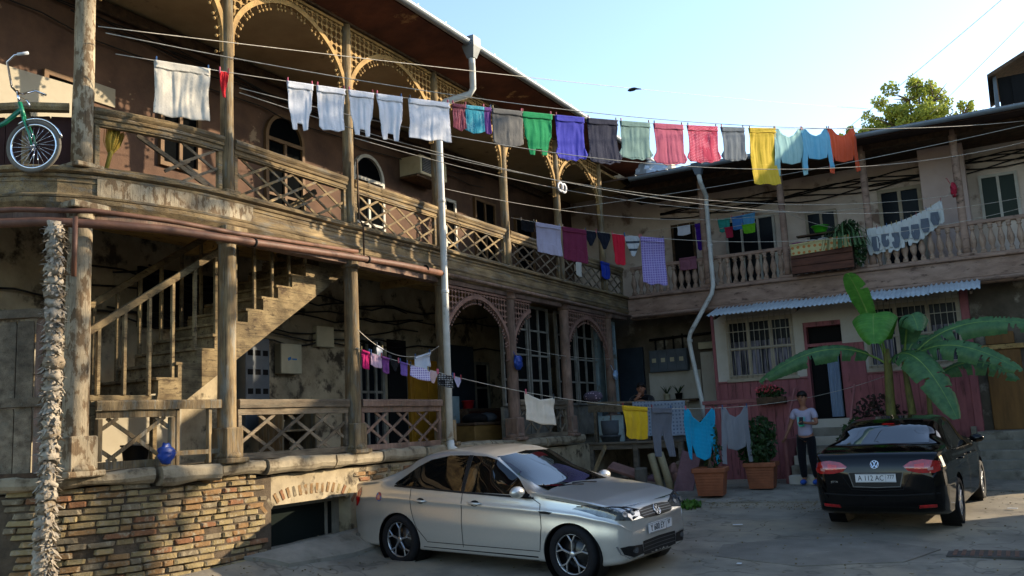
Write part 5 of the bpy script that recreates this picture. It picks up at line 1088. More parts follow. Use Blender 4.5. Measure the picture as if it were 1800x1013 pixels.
def garment(name, label, cat, Ln, t, w, h, kind, m_, amp=.018, kf=3.5, fold=True, pegs=2, group='laundry pegged on the lines', tilt=0., extra=None):
    gseed[0] += 1; random.seed(gseed[0]*17); ph = random.uniform(0, 9)
    p = line_pt(Ln, t); L_ = (V(Ln[1])-V(Ln[0])).length; e = w/2/L_; a, b = line_pt(Ln, max(0, t-e)), line_pt(Ln, min(1, t+e)); d = (b-a).normalized()
    hz = V((d.x, d.y, 0)).normalized(); ny = V((-hz.y, hz.x, 0))
    o = thing(name, label, cat, p, 0, group)
    rot = Matrix((hz, ny, V((0, 0, 1)))).transposed().to_4x4(); rot.translation = p; o.matrix_basis = rot @ Matrix.Rotation(tilt, 4, 'X')
    sl = math.atan2(d.z, sqrt(d.x*d.x+d.y*d.y)); Ms = Matrix.Rotation(-sl, 4, 'Y')
    wz = w*.97
    c = link('cloth', cloth_mesh(POLY[kind], wz, h, amp, kf, ph, max(.014, min(.03, w/16))), m_, o); sh_ = Matrix.Identity(4); sh_[2][0] = math.tan(sl); c.data.transform(sh_)
    md = c.modifiers.new('s', 'SOLIDIFY'); md.thickness = .006; md.offset = 0
    if fold:
        fh = min(.09, h*.14); f = link('folded_hem', cloth_mesh([(-.5, 0), (-.2, 0), (.2, 0), (.5, 0), (.49, 1), (.15, .9), (-.2, 1.05), (-.49, .95)], wz, fh, amp*.35, kf, ph, .03), m_, o); f.data.transform(sh_); f.location = (0, -.014, .004)
        md = f.modifiers.new('s', 'SOLIDIFY'); md.thickness = .005; md.offset = 0
    for k in range(pegs):
        u = (-.46+.92*k/(pegs-1)) if pegs > 1 else 0
        MB().box((u*wz, 0, u*wz*math.tan(sl)+.012), (.012, .022, .075), None, .003).build('peg', random.choice(PEGC), o)
    return o
WH = cloth_mat('white', '#c4c6cc'); WHW = cloth_mat('warm_white', '#bfb8aa')
D1 = [('sheet', 'large white sheet drying left of the red gloves', 'sheet', .049, .62, .60, 'rect', WHW, .02),
 ('rubber_gloves', 'small red gloves pegged right of the white sheet', 'gloves', .0815, .11, .30, 'brief', cloth_mat('red', '#b8242a'), .02),
 ('undershirt', 'first white undershirt from the left, straps hanging down', 'shirt', .1461, .34, .57, 'tank', WH, .014), ('undershirt', 'second white undershirt from the left on the high line', 'shirt', .1746, .39, .54, 'vest', WH, .016),
 ('undershirt', 'third white undershirt on the high line, arched lower edge', 'shirt', .2036, .36, .56, 'tank', WH, .014), ('undershirt', 'fourth white undershirt with looped straps at its bottom', 'shirt', .2321, .39, .58, 'tank', WH, .016),
 ('pillowcase', 'wide white cloth at the right end of the white row', 'cloth', .2746, .65, .53, 'rect', WH, .016),
 ('child_blouse', 'small maroon patterned child top beside the white cloth', 'top', .3082, .22, .36, 'shorts', cloth_mat('maroonp', '#6e3340', ('dots', '#a07078', 60)), .014), ('child_shorts', 'small teal patterned shorts on the high line', 'shorts', .3262, .32, .38, 'shorts', cloth_mat('tealp', '#2a7f93', ('dots', '#8fc0c8', 55)), .014),
 ('child_blouse', 'narrow purple child garment beside grey trousers', 'top', .3412, .13, .37, 'vest', cloth_mat('purplep', '#5b3474'), .014), ('trousers', 'folded dark grey trousers left of the green top', 'trousers', .3662, .56, .53, 'shorts', cloth_mat('greytr', '#5d5c5a'), .016),
 ('singlet', 'bright green top between grey trousers and blue shirt', 'top', .4042, .58, .61, 'tank', cloth_mat('green', '#0e7a4b'), .016), ('shirt', 'royal blue shirt hung upside down on the high line', 'shirt', .4487, .58, .67, 'tee_down', cloth_mat('blue', '#34379a'), .016),
 ('shirt', 'dark navy shirt between the blue and the sage shirts', 'shirt', .4962, .65, .70, 'tee_down', cloth_mat('navy', '#1b2136'), .016), ('shirt', 'sage green shirt hung by its hem', 'shirt', .5468, .69, .60, 'tee_down', cloth_mat('sage', '#66827f'), .016),
 ('shirt', 'dusty pink shirt hung by its hem', 'shirt', .6013, .73, .68, 'tee_down', cloth_mat('dpink', '#9a4a63'), .016), ('shirt', 'crimson dotted shirt on the high line', 'shirt', .6613, .8, .63, 'tee_down', cloth_mat('crimson', '#a32a4c', ('dots', '#d08a9c', 38)), .016),
 ('shirt', 'slate grey shirt left of the yellow top', 'shirt', .7184, .66, .60, 'tee_down', cloth_mat('slate', '#56606b'), .016), ('jersey', 'mustard yellow top with a long dangling sleeve', 'top', .7784, .8, 1.05, 'long_down', cloth_mat('mustard', '#b39a26'), .02),
 ('jersey', 'pale mint long sleeved top hung at the shoulders', 'top', .8349, .9, .89, 'shoulders', cloth_mat('mint', '#7fa8ab'), .02), ('jersey', 'sky blue long sleeved top beside the orange one', 'top', .8959, .92, .80, 'shoulders', cloth_mat('sky', '#5f9fbb'), .02),
 ('jersey', 'orange long sleeved top at the end of the high line', 'top', .9610, .98, .90, 'shoulders', cloth_mat('orange', '#c04a25'), .02)]
for nm, lb, ct, t, w, h, kd, m_, am in D1: garment(nm, lb, ct, L1, t, w, h, kd, m_, am, fold=kd not in ('shoulders', 'brief'))
D2 = [('black_socks', 'tiny black socks at the left end of the middle line', 'socks', .03, .26, .21, 'shorts', cloth_mat('black', '#17171a')), ('long_sleeve_shirt', 'pale lilac white long sleeved shirt on the middle line', 'shirt', .0685, .48, .56, 'long_down', cloth_mat('lilacw', '#a9a6bd')),
 ('sweater', 'plum sweater on the middle line', 'sweater', .1171, .47, .62, 'long_down', cloth_mat('plum', '#6b2a44')), ('underwear', 'dark navy underwear beside the plum sweater', 'underwear', .1476, .24, .28, 'brief', cloth_mat('navy2', '#151a26')),
 ('underwear', 'second dark navy underwear, next to the red dress', 'underwear', .1731, .27, .31, 'brief', cloth_mat('navy2', '#151a26')), ('small_dress', 'small red dress with a pale badge', 'dress', .2001, .25, .57, 'vest', cloth_mat('red2', '#b01f33')),
 ('underwear', 'white and grey underwear left of the striped towel', 'underwear', .2261, .30, .38, 'brief', cloth_mat('wgrey', '#9fa6ab', ('hstripe', '#32383f', 7))), ('towel', 'lilac checked towel hanging over the balcony corner', 'towel', .2641, .46, .88, 'rect', cloth_mat('lilac', '#6f63a0', ('check', '#958cbb', 22)))]
for nm, lb, ct, t, w, h, kd, m_ in D2: garment(nm, lb, ct, L2, t, w, h, kd, m_, .014, fold=kd in ('rect', 'long_down'))
D3 = [('child_vest', 'fuchsia child garment first on the low line', 'top', .0125, .12, .24, 'vest', cloth_mat('fuchsia', '#b01f5e')), ('child_shorts', 'pale pink child shorts on the low line', 'shorts', .0265, .17, .18, 'shorts', cloth_mat('ppink', '#b797a8')), ('child_blouse', 'mauve child top on the low line', 'top', .0385, .12, .22, 'vest', cloth_mat('mauve', '#6d3b72')),
 ('child_brief', 'black child briefs on the low line', 'underwear', .0505, .13, .15, 'brief', cloth_mat('black', '#17171a')), ('child_blouse', 'violet child top on the low line before the lavender shorts', 'top', .0625, .12, .18, 'vest', cloth_mat('violet', '#6a5193')), ('child_shorts', 'lavender checked shorts on the low line', 'shorts', .0845, .32, .17, 'shorts', cloth_mat('lav', '#8a7db0', ('check', '#c2bdd4', 30))),
 ('child_brief', 'blush pink briefs left of the black dotted cloth', 'underwear', .1016, .16, .17, 'brief', cloth_mat('blush', '#b59a98')), ('dotted_shorts', 'black shorts with pale dots before the pale downpipe', 'shorts', .1196, .26, .18, 'rect', cloth_mat('blackdots', '#131315', ('dots', '#b5b5b5', 40))), ('child_brief', 'tiny pale brief right of the black dotted shorts', 'underwear', .1366, .12, .14, 'brief', cloth_mat('plav', '#9a96ae')),
 ('white_tee', 'white draped top above the silver car roof', 'top', .2601, .56, .44, 'cover', WHW), ('smocked_blouse', 'bright yellow smocked top on the low line', 'top', .4212, .54, .52, 'vest', cloth_mat('yellow', '#c09d1e')), ('sweatpants', 'grey sweatpants hanging beside the yellow top', 'trousers', .4707, .46, .79, 'pants', cloth_mat('gsweat', '#5d6068')),
 ('striped_blouse', 'turquoise striped top sagging low above the planter', 'top', .5458, .72, .95, 'scoop', cloth_mat('turq', '#0d86ad', ('hstripe', '#1c9cc2', 45))), ('grey_jumper', 'grey knitted jumper with dangling sleeves', 'jumper', .6183, .66, .97, 'shoulders', cloth_mat('gknit', '#7d7f84'))]
for nm, lb, ct, t, w, h, kd, m_ in D3: garment(nm, lb, ct, L3, t, w, h, kd, m_, .02 if w > .4 else .01, fold=kd in ('vest', 'pants'))
garment('small_cloth', 'small white cloth on the short slack line', 'cloth', L4, .2371, .15, .12, 'vest', WH, .008); garment('white_blouse', 'white and pale blue top on the short slack line', 'top', L4, .76, .46, .24, 'shorts', cloth_mat('wblue', '#b4bcc8'), .01)
for t, w, h, lb in [(.53+.055*k, .40, (.62, .55, .64, .5, .62, .56, .52)[k], '%s pale baby suit on the right balcony line, counted from the planter crate' % ('first', 'second', 'third', 'fourth', 'fifth', 'sixth', 'seventh')[k]) for k in range(7)]:
    o = garment('baby_suit', lb, 'baby suit', L5, t, w*.8, h*.9, 'baby', cloth_mat('babypale', '#b4b7b4'), .02, 2.5, fold=False, group='pale baby suits on the right balcony')
    q = link('grey_body_panel', cloth_mesh([(-.5, 0), (.5, 0), (.6, .6), (.3, 1), (-.3, 1), (-.6, .6)], w*.36, h*.5, .012, 2, t*9, .02), cloth_mat('babydark', '#5a616b'), o); q.location = (0, -.03, -h*.3)
garment('purple_cloth', 'deep purple cloth beside the right downpipe', 'cloth', L6, .41, .3, .62, 'vest', cloth_mat('purple', '#3a1a78'), .016); garment('white_cloth', 'small white cloth beside the purple one', 'cloth', L6, .28, .32, .22, 'shorts', WH, .012)
for t, c, lb in ((.58, '#2c8072', 'teal folded cloth high on the right balcony'), (.68, '#3b6a9c', 'blue folded cloth beside the teal one'), (.76, '#4d86a8', 'light blue folded cloth on the right balcony')): garment('folded_cloth', lb, 'cloth', L6, t, .3, .3, 'vest', cloth_mat('fc'+c, c), .014)
Lr = ((2.4, -.02, 5.8), (3.3, -.02, 5.8), .0)
garment('folded_cloth', 'small crimson cloth under the teal ones', 'cloth', Lr, .25, .2, .24, 'vest', cloth_mat('crim2', '#8a1f35'), .012, group='laundry pegged on the lines'); garment('folded_cloth', 'lime green cloth under the blue ones', 'cloth', Lr, .75, .32, .2, 'vest', cloth_mat('lime', '#5b9c1e'), .012)
clothes_line(Lr, 'short line inside the right balcony with lime cloth')
Lb = ((.1, -3.3, 5.22), (.1, -.3, 5.2), .05)
garment('small_cloth', 'cream cloth hung over the lattice near the corner', 'cloth', Lb, .22, .3, .5, 'rect', WHW, .014, pegs=0); garment('blue_shorts', 'bright blue shorts hung on the lattice at the corner', 'shorts', Lb, .68, .5, .38, 'shorts', cloth_mat('bblue', '#12339e'), .016, pegs=0)
Lm = ((1.3, -.09, 5.23), (2.0, -.09, 5.23), .0)
garment('towel', 'mauve towel folded over the right balcony rail', 'towel', Lm, .5, .42, .28, 'rect', cloth_mat('mauvet', '#7a4f5c'), .012, pegs=0)
Lt = ((.9, -2.36, 2.0), (2.15, -2.36, 1.96), .0)
garment('tablecloth', 'pale blue patterned tablecloth draped on the deck rail', 'tablecloth', Lt, .5, 1.15, .68, 'rect', cloth_mat('tcl', '#8794a5', ('dots', '#5d6b80', 14)), .012, pegs=0)
# ================================================================== PLANTS
def leaf_mat(name, c, c2, rough=.55, tr=.25):
    M = mat(name, c, rough, c2, 8, amt=.6, spec=.35)
    if not M.get('tl'):
        M['tl'] = 1; t = M.node_tree; N = t.nodes; b = N['Principled BSDF']; o = N['Material Output']; tr_ = N.new('ShaderNodeBsdfTranslucent'); mx = N.new('ShaderNodeMixShader'); mx.inputs[0].default_value = tr
        t.links.new(b.inputs['Base Color'].links[0].from_socket, tr_.inputs[0]); t.links.new(b.outputs[0], mx.inputs[1]); t.links.new(tr_.outputs[0], mx.inputs[2]); t.links.new(mx.outputs[0], o.inputs[0])
    return M
GREEN = leaf_mat('bush_green', '#2f4a22', '#1c3016'); TREEG = leaf_mat('plane_tree_leaf', '#9aa040', '#6f7f30', .6, .45); BANG = leaf_mat('banana_leaf', '#567f4e', '#3c6440', .5, .35); BANY = leaf_mat('young_banana_leaf', '#5c983c', '#457f30', .45, .4)
BARK = mat('bark', '#6b5d4a', .9, '#4a3f32', 6, (2, 2, .6), .5, .6)
def leaves(mb, blobs, n, size, rnd, asp=1.6, shell=.35):
    tot = sum(b[1][0]*b[1][1]*b[1][2] for b in blobs)
    for c, rad in blobs:
        k = max(3, int(n*rad[0]*rad[1]*rad[2]/tot))
        for _ in range(k):
            while True:
                d = V((rnd.uniform(-1, 1), rnd.uniform(-1, 1), rnd.uniform(-1, 1)))
                if shell < d.length < 1: break
            p = V(c)+V((d.x*rad[0], d.y*rad[1], d.z*rad[2])); a = V((rnd.gauss(0, 1), rnd.gauss(0, 1), rnd.gauss(0, .6))).normalized(); b = a.orthogonal().normalized(); b.rotate(Matrix.Rotation(rnd.uniform(0, 6.28), 3, a)); s = size*rnd.uniform(.6, 1.3)
            q = a.cross(b)
            mb.add([p-b*s*.5*asp, p+q*s*.42-b*s*.05, p+b*s*.5*asp+a*s*.15, p-q*s*.42-b*s*.05], [(0, 1, 2, 3)])
    return mb
def bush(name, label, loc, blobs, n, size, material, cat='bush', stems=5, seed=1, extra=None):
    o = thing(name, label, cat, loc); rnd = random.Random(seed)
    leaves(MB(), blobs, n, size, rnd).build('foliage', material, o)
    st = MB()
    for _ in range(stems):
        c, rad = rnd.choice(blobs); e = V(c)+V((rnd.uniform(-.5, .5)*rad[0], rnd.uniform(-.5, .5)*rad[1], rad[2]*.3)); st.tube([(rnd.uniform(-.04, .04), rnd.uniform(-.04, .04), 0), (e.x*.4, e.y*.4, e.z*.5), tuple(e)], [.014, .01, .005], 5)
    st.build('stems', BARK, o); return o
def tree(label, loc, h0, blobs, n, size, seed):
    o = thing('tree', label, 'tree', loc); rnd = random.Random(seed); tk = MB(); tk.tube([(0, 0, 0), (.05, .05, h0*.5), (0, 0, h0)], [.28, .22, .15], 10); tk.build('trunk', BARK, o)
    lm = MB()
    for c, rad in blobs:
        lm.tube([(0, 0, h0*.8), (c[0]*.5, c[1]*.5, lerp(h0*.8, c[2], .6)), c], [.1, .06, .02], 6)
        for _ in range(5): e = V(c)+V((rnd.uniform(-.8, .8)*rad[0], rnd.uniform(-.8, .8)*rad[1], rnd.uniform(-.3, .8)*rad[2])); lm.tube([c, tuple(V(c).lerp(e, .6)), tuple(e)], [.025, .015, .006], 5)
    lm.build('limbs', BARK, o); sub = []
    for c, rad in blobs:
        for _ in range(9): f = rnd.uniform(.35, .9); d = V((rnd.gauss(0, 1), rnd.gauss(0, 1), rnd.gauss(0, 1))).normalized(); sub.append(((c[0]+d.x*rad[0]*f, c[1]+d.y*rad[1]*f, c[2]+d.z*rad[2]*f), (rad[0]*.36, rad[1]*.36, rad[2]*.32)))
    leaves(MB(), sub, n, size, rnd, 1.2, 0.).build('crown', TREEG, o); return o
tree('plane tree with yellow green leaves behind the right roof', (6.0, 9.0, 0), 8.2, [((0, 0, 10.75), (.75, .9, .75)), ((-.75, .2, 10.35), (.6, .8, .65)), ((.65, 0, 10.6), (.6, .8, .7)), ((-1.1, 0, 9.8), (.6, .8, .5)), ((.2, 0, 10.0), (1.1, .9, .7)), ((.9, 0, 9.9), (.6, .7, .5)), ((-.5, 0, 10.0), (.8, .8, .7)), ((.3, 0, 11.1), (.5, .6, .4))], 9500, .085, 4)
tree('smaller leafy tree top right of the plane tree above the gutter', (7.6, 9.3, 0), 7.8, [((-.2, 0, 10.1), (.35, .5, .45)), ((.25, 0, 9.8), (.4, .5, .3))], 900, .08, 6)
tree('sparse low tree top at the right end of the clothes line', (4.1, 9.2, 0), 7.6, [((0, 0, 10.2), (.3, .4, .2)), ((.45, 0, 10.0), (.3, .4, .2))], 420, .08, 9)
tree('unseen tree added right of the view to dapple the left gallery', (10.6, -3.0, gz(10.6, -3)), 6.5, [((0, 0, 9.4), (1.3, 1.3, 1.0)), ((.2, .8, 8.3), (1.0, 1.0, .8)), ((-.2, -.6, 8.0), (1.0, 1.0, .8)), ((0, .3, 6.2), (.8, .9, .6)), ((.3, 1.2, 10.0), (.9, .9, .8))], 750, .15, 14)  # unseen tree, added to break up the sun on the left gallery
TERR = mat('terracotta', '#8d5538', .8, '#6f4029', 5, amt=.4, bump=.15); SOIL = mat('soil', '#3a2c20', .95, '#241a12', 12, bump=.5)
def planter(label, loc, w, h, rz, ribs=True):
    o = thing('terracotta_planter', label, 'planter', loc, rz, 'terracotta planters')
    a, b = w*.41, w*.5; mb = MB()
    mb.add([(-a, -a, 0), (a, -a, 0), (a, a, 0), (-a, a, 0), (-b, -b, h-.07), (b, -b, h-.07), (b, b, h-.07), (-b, b, h-.07)], [(3, 2, 1, 0), (0, 1, 5, 4), (1, 2, 6, 5), (2, 3, 7, 6), (3, 0, 4, 7)]); mb.build('pot', TERR, o)
    for i in range(7):
        z = .04+i*(h-.13)/7; f = lerp(a, b, (z+.01)/(h-.07))
        for s in (1, -1): MB().b2((-f, s*f-.008, z), (f, s*f+.008, z+.035), .006).build('tile_course', TERR, o)
    rm = MB()
    for s in (1, -1): rm.b2((-b-.03, s*b-.03, h-.08), (b+.03, s*b+.03, h), .01); rm.b2((s*b-.03, -b+.031, h-.08), (s*b+.03, b-.031, h-.001), .01)
    rm.build('rim', TERR, o); MB().b2((-b+.031, -b+.031, h-.1), (b-.031, b-.031, h-.04)).build('soil', SOIL, o); return o
planter('terracotta planter under the turquoise blouse', (3.15, -4.46, .32), .5, .46, .15); planter('terracotta planter with bush left of the steps', (3.72, -3.3, .34), .5, .45, .1)
bush('shrub', 'thin twiggy shrub in the planter under the turquoise blouse', (3.15, -4.46, .74), [((0, .12, .3), (.2, .1, .3)), ((-.05, .14, .62), (.2, .1, .25))], 360, .055, GREEN, 'shrub', 9, 3)
bush('bush', 'round dark green bush in the planter by the steps', (3.72, -3.3, .74), [((0, 0, .35), (.32, .3, .35)), ((.05, 0, .6), (.26, .26, .28)), ((-.1, 0, .2), (.3, .3, .25))], 1500, .06, GREEN, 'bush', 6, 4)
bush('bush', 'dark green bush behind the black car beside the steps', (5.25, -2.95, .33), [((0, 0, .45), (.4, .35, .45)), ((.1, 0, .85), (.3, .3, .3))], 1500, .07, GREEN, 'bush', 6, 5)
bush('red_leaf_shrub', 'dark red leaved shrub at the foot of the banana stems', (5.5, -1.5, .33), [((0, 0, 1.1), (.45, .35, .5)), ((.3, 0, .8), (.4, .35, .5))], 1100, .06, leaf_mat('dark_red_leaf', '#3a1a24', '#26301a'), 'shrub', 7, 6)
fb = thing('flower_box', 'window box of red flowers on the maroon rail', 'flower box', (3.5, -1.18, 1.82)); MB().b2((-.28, -.1, 0), (.28, .1, .14), .01).build('box', WOODD, fb); rnd_ = random.Random(2)
leaves(MB(), [((0, 0, .22), (.3, .13, .14))], 420, .05, rnd_).build('foliage', GREEN, fb); leaves(MB(), [((-.05, -.03, .3), (.3, .13, .1))], 160, .045, rnd_, 1.1).build('blossoms', leaf_mat('red_blossom', '#b5332f', '#c4606a'), fb)
bush('grass_tuft', 'green weeds growing by the nose of the silver car', (3.0, -5.6, gz(3, -5.6)), [((0, 0, .05), (.3, .3, .07))], 260, .07, leaf_mat('weed', '#4f7a2a', '#3a5c22'), 'weeds', 3, 8)
# banana plant
def banana_leaf(parent, base, mid, tip, w, m_, droop=.35, tear=.0, seed=0, fold=.35, roll=0.):
    b0, b1, b2 = V(base), V(mid), V(tip); rnd = random.Random(seed); n = 84; P_ = [(b0*(1-t)**2+b1*2*t*(1-t)+b2*t*t) for t in [i/n for i in range(n+1)]]
    mb = MB(); m2 = 7; cols = []
    for i, p in enumerate(P_):
        t = i/n; d = (P_[min(n, i+1)]-P_[max(0, i-1)]).normalized(); sd__ = d.cross(V((0, 0, 1)));
        sd__ = sd__.normalized() if sd__.length > .05 else V((1, 0, 0)); up = sd__.cross(d); sg_ = 1 if sd__.y > 0 else -1; sd__, up = sd__*cos(roll)+up*sin(roll)*sg_, up*cos(roll)-sd__*sin(roll)*sg_; pr = .0 if t < .16 else (max(0, 1-((t-.55)/.46)**2))**.5 if t > .1 else 0; pr = max(pr, .02)
        row = []
        for k in range(-m2, m2+1):
            f = k/m2; ww = w*.5*pr; ang = fold+droop*abs(f)
            wob = .011*w*sin(i*2.1)*min(1, abs(f)*3)+.03*w*noise.noise(V((i*.12, f*1.5, seed)))*abs(f)
            row.append(p+sd__*(f*ww*cos(ang*.9))+up*(abs(f)*ww*(.25-sin(ang)*abs(f)))+up*wob)
        cols.append(row)
    W_ = 2*m2+1; vs = [q for r_ in cols for q in r_]; fs = []
    torn = {(sg, i) for sg in (-1, 1) for i in range(14, n) if rnd.random() < tear*.8}
    for i in range(n):
        for k in range(2*m2):
            sg = -1 if k < m2 else 1; edge = (m2-k) if k < m2 else (k-m2+1)
            if ((sg, i) in torn and edge > 2) or ((sg, i-1) in torn and edge > 4) or ((sg, i-2) in torn and edge > 5): continue
            fs.append((i*W_+k, i*W_+k+1, (i+1)*W_+k+1, (i+1)*W_+k))
    mb.add(vs, fs, True); lf = mb.build('leaf', m_, parent); MB().tube([q-V((0, 0, .006)) for q in P_], [lerp(.022, .004, i/n) for i in range(n+1)], 6).build('midrib', leaf_mat('midrib', '#7d9a4a', '#67863c', .5, .1), lf)
bp = thing('banana_plant', 'tall banana plant with broad drooping leaves behind the black car', 'banana plant', (5.88, -2.3, .33)); o_ = V((5.88, -2.3, .33))
def R_(p): return tuple(V(p)-o_)
PST = mat('banana_stem', '#6b6a35', .7, '#4a4526', 6, (3, 3, .8), .6, .2)
MB().tube([(-.08, 0, 0), (-.05, 0, 1.0), (0, 0, 2.0), (.0, 0, 2.35)], [.1, .09, .07, .05], 12).build('stem', PST, bp); MB().tube([(.3, .15, 0), (.3, .1, 1.2), (.26, .05, 2.1)], [.08, .07, .04], 12).build('stem', PST, bp); MB().tube([(.6, .2, 0), (.58, .2, 1.0), (.6, .1, 1.9)], [.06, .05, .03], 10).build('stem', PST, bp)
Cb = (5.88, -2.3, 2.4); C2 = (6.14, -2.22, 2.35)
for i, (b, m_, t, w, mt, dr, te, fo) in enumerate([(Cb, (5.62, -2.25, 3.5), (5.42, -2.6, 4.08), .55, BANY, .1, 0, .15), (Cb, (5.75, -2.5, 4.0), (5.82, -3.3, 2.72), .75, BANY, .3, 0, .25), (C2, (6.35, -2.5, 3.75), (6.5, -3.0, 2.9), .6, BANG, .4, .02, .4), (C2, (6.9, -2.2, 3.35), (8.35, -2.4, 2.85), .55, BANG, .5, .14, .3), (C2, (6.8, -2.6, 3.05), (7.95, -2.9, 2.12), .55, BANG, .45, .08, .3),
                                                 (Cb, (6.4, -2.9, 3.0), (6.95, -3.3, 1.4), .6, BANG, .3, .02, .25), (Cb, (5.0, -2.6, 3.15), (3.72, -2.9, 2.22), .5, BANG, .5, .05, .35), ((6.48, -2.2, 2.0), (7.2, -1.9, 2.7), (7.9, -1.9, 2.0), .5, BANG, .5, .1, .4), (C2, (6.3, -1.8, 3.2), (6.9, -1.3, 2.7), .5, BANG, .4, .05, .3)]):
    banana_leaf(bp, R_(b), R_(m_), R_(t), w*1.15, mt, dr, te*1.6+.01, 11+i, fo, (0, 0, .2, .75, .7, .35, .75, .5, .3)[i])

# ================================================================== BALCONY THINGS
pb = thing('balcony_planter', 'brown wooden planter crate hung outside the right balcony rail', 'planter', (4.62, -.32, 4.5))
for z0 in (0, .16, .32): MB().b2((-.62, -.16, z0), (.62, -.13, z0+.15), .008).build('plank', mat('red_brown_planks', '#5e3a2a', .8, '#40261c', 5, (.5, 3, 3), .5, .3), pb)
for s in (-.6, .6): MB().b2((s-.02, -.125, 0), (s+.02, .12, .47), .006).build('end_board', WOODD, pb)
MB().b2((-.6, -.125, .02), (.6, .12, .42)).build('soil', SOIL, pb)
Lc_ = ((3.98, -.49, 5.12), (5.25, -.49, 5.17), .0); garment('oilcloth', 'yellow flowered oilcloth draped over the planter crate', 'cloth', Lc_, .5, 1.25, .24, 'rect', cloth_mat('oilc', '#b0a878', ('dots', '#a86a3a', 9)), .012, pegs=0, group='cloths on the balconies')
def bucket(label, loc, r, h, m_, cat='bucket', name='bucket'):
    o = thing(name, label, cat, loc); MB().lathe([(r*.8, 0), (r, h), (r*1.06, h), (r*1.06, h-.02), (r*.97, h-.02), (r*.9, h-.03)], 18, None, False).build('body', m_, o); MB().lathe([(r*.93, h-.03), (.001, h-.03)], 18, None, False).build('soil', SOIL, o); return o
WPL_ = mat('white_plastic', '#b5b7b4', .4, '#a3a5a2'); GPL = mat('green_plastic', '#3a9a1e', .4, '#2f8518'); PPL = mat('magenta_plastic', '#7a1a5c', .5, '#641349')
for x in (4.18, 4.42, 4.66, 4.86): pass
bucket('white bucket on the planter crate, left of a pair', (4.42, -.3, 4.99), .1, .2, WPL_); bucket('white bucket on the planter crate, beside the spider plant', (4.66, -.3, 4.99), .1, .21, WPL_); bucket('magenta flowerpot at the left end of the planter crate', (4.14, -.3, 4.97), .12, .2, PPL, 'flowerpot', 'flowerpot'); bucket('small blue pot between bucket and spider plant', (4.86, -.3, 4.99), .07, .18, mat('blue_plastic', '#38549c', .4, '#2d4788'), 'flowerpot', 'flowerpot')
gb = thing('green_basin', 'bright green plastic basin on the right balcony shelf', 'basin', (4.55, .15, 5.42)); MB().lathe([(.12, 0), (.18, .14), (.195, .14), (.17, .12), (.1, .02)], 18, None, False).build('bowl', GPL, gb); MB().b2((-.5, -.1, -.05), (.5, .1, -.02), .005).build('shelf_board', WOODD, gb)
sp = thing('spider_plant', 'arching spider plant at the right end of the planter crate', 'plant', (5.1, -.32, 4.97)); rnd_ = random.Random(12); mb = MB()
for k in range(90):
    a = rnd_.uniform(0, 6.28); l = rnd_.uniform(.25, .5); h = rnd_.uniform(.2, .5); d = V((cos(a), sin(a), 0)); sd__ = V((-sin(a), cos(a), 0))*.012
    pts = [V((0, 0, .05)), d*l*.5+V((0, 0, h)), d*l*.9+V((0, 0, h*.7)), d*l*1.1+V((0, 0, h*.1-.1))]; mb.add([q+s for q in pts for s in (sd__, -sd__)], [(0, 1, 3, 2), (2, 3, 5, 4), (4, 5, 7, 6)], True)
mb.build('foliage', leaf_mat('spider_leaf', '#5d7a4a', '#3c5a34'), sp); leaves(MB(), [((.1, 0, .35), (.2, .15, .2)), ((.25, 0, -.15), (.15, .12, .3))], 420, .06, rnd_).build('trailing_leaves', GREEN, sp)
# air conditioner
ac = thing('air_conditioner', 'old white window air conditioner on the upper left wall', 'air conditioner', (-1.75, -5.6, 6.45)); MB().b2((-.25, -.45, 0), (.25, .45, .38), .015).build('casing', IVORY, ac); MB().b2((.251, -.4, .05), (.256, .05, .33)).build('recess', DARKM, ac)
for k in range(8): MB().b2((.257, -.4, .06+k*.033), (.268, .05, .075+k*.033)).build('grille_slat', GREYM, ac)
MB().b2((-.2, -.5, -.05), (.2, .5, -.001), .005).build('bracket', WOODD, ac)
# rings on a far post, bags, broom
for k, y in enumerate((-3.42, -3.26)):
    o = thing('white_ring', 'left of two white rings on a far upper post' if not k else 'right of two white rings on a far upper post', 'ring', (.14, y, 6.45), 0, 'white rings on the upper post'); M_ = frame_m((0, 0, 0), (.3, 1, 0), (0, 0, 1)) @ Matrix.Scale(1.25, 4, (0, 1, 0)); MB().lathe([(.05, -.012), (.09, -.012), (.09, .012), (.05, .012), (.05, -.012)], 24, M_, False).build('ring', WH, o)
def bag(label, loc, s, m_, hang=.12):
    o = thing('plastic_bag', label, 'bag', loc); mb = MB(); n, k_ = 16, 26; vs = []
    for i in range(n+1):
        t = i/n; r = s*(.16+.84*(sin(pi*min(1, (1-t)*.8+.12)))**.7)*.6*(1 if hang or t < .8 else .6)
        for k in range(k_): th = 2*pi*k/k_; q = r*(1+.28*noise.noise(V((cos(th)*1.6, sin(th)*1.6, t*3+loc[1])))+.25*noise.noise(V((cos(th)*5, sin(th)*5, t*8)))); vs.append((q*cos(th)*.45, q*sin(th), (t-1)*s*1.25+s*.1+.03*noise.noise(V((th, t*5, 2)))))
    mb.add(vs, [(i*k_+k, i*k_+(k+1) % k_, (i+1)*k_+(k+1) % k_, (i+1)*k_+k) for i in range(n) for k in range(k_)]+[tuple(range(k_-1, -1, -1)), tuple(n*k_+k for k in range(k_))], True); mb.build('sack', m_, o)
    if hang: MB().tube([(-.05, 0, s*.1), (-.1, 0, s*.1+hang), (-.12, 0, s*.1+hang)], .006, 5).build('handle', m_, o)
    return o
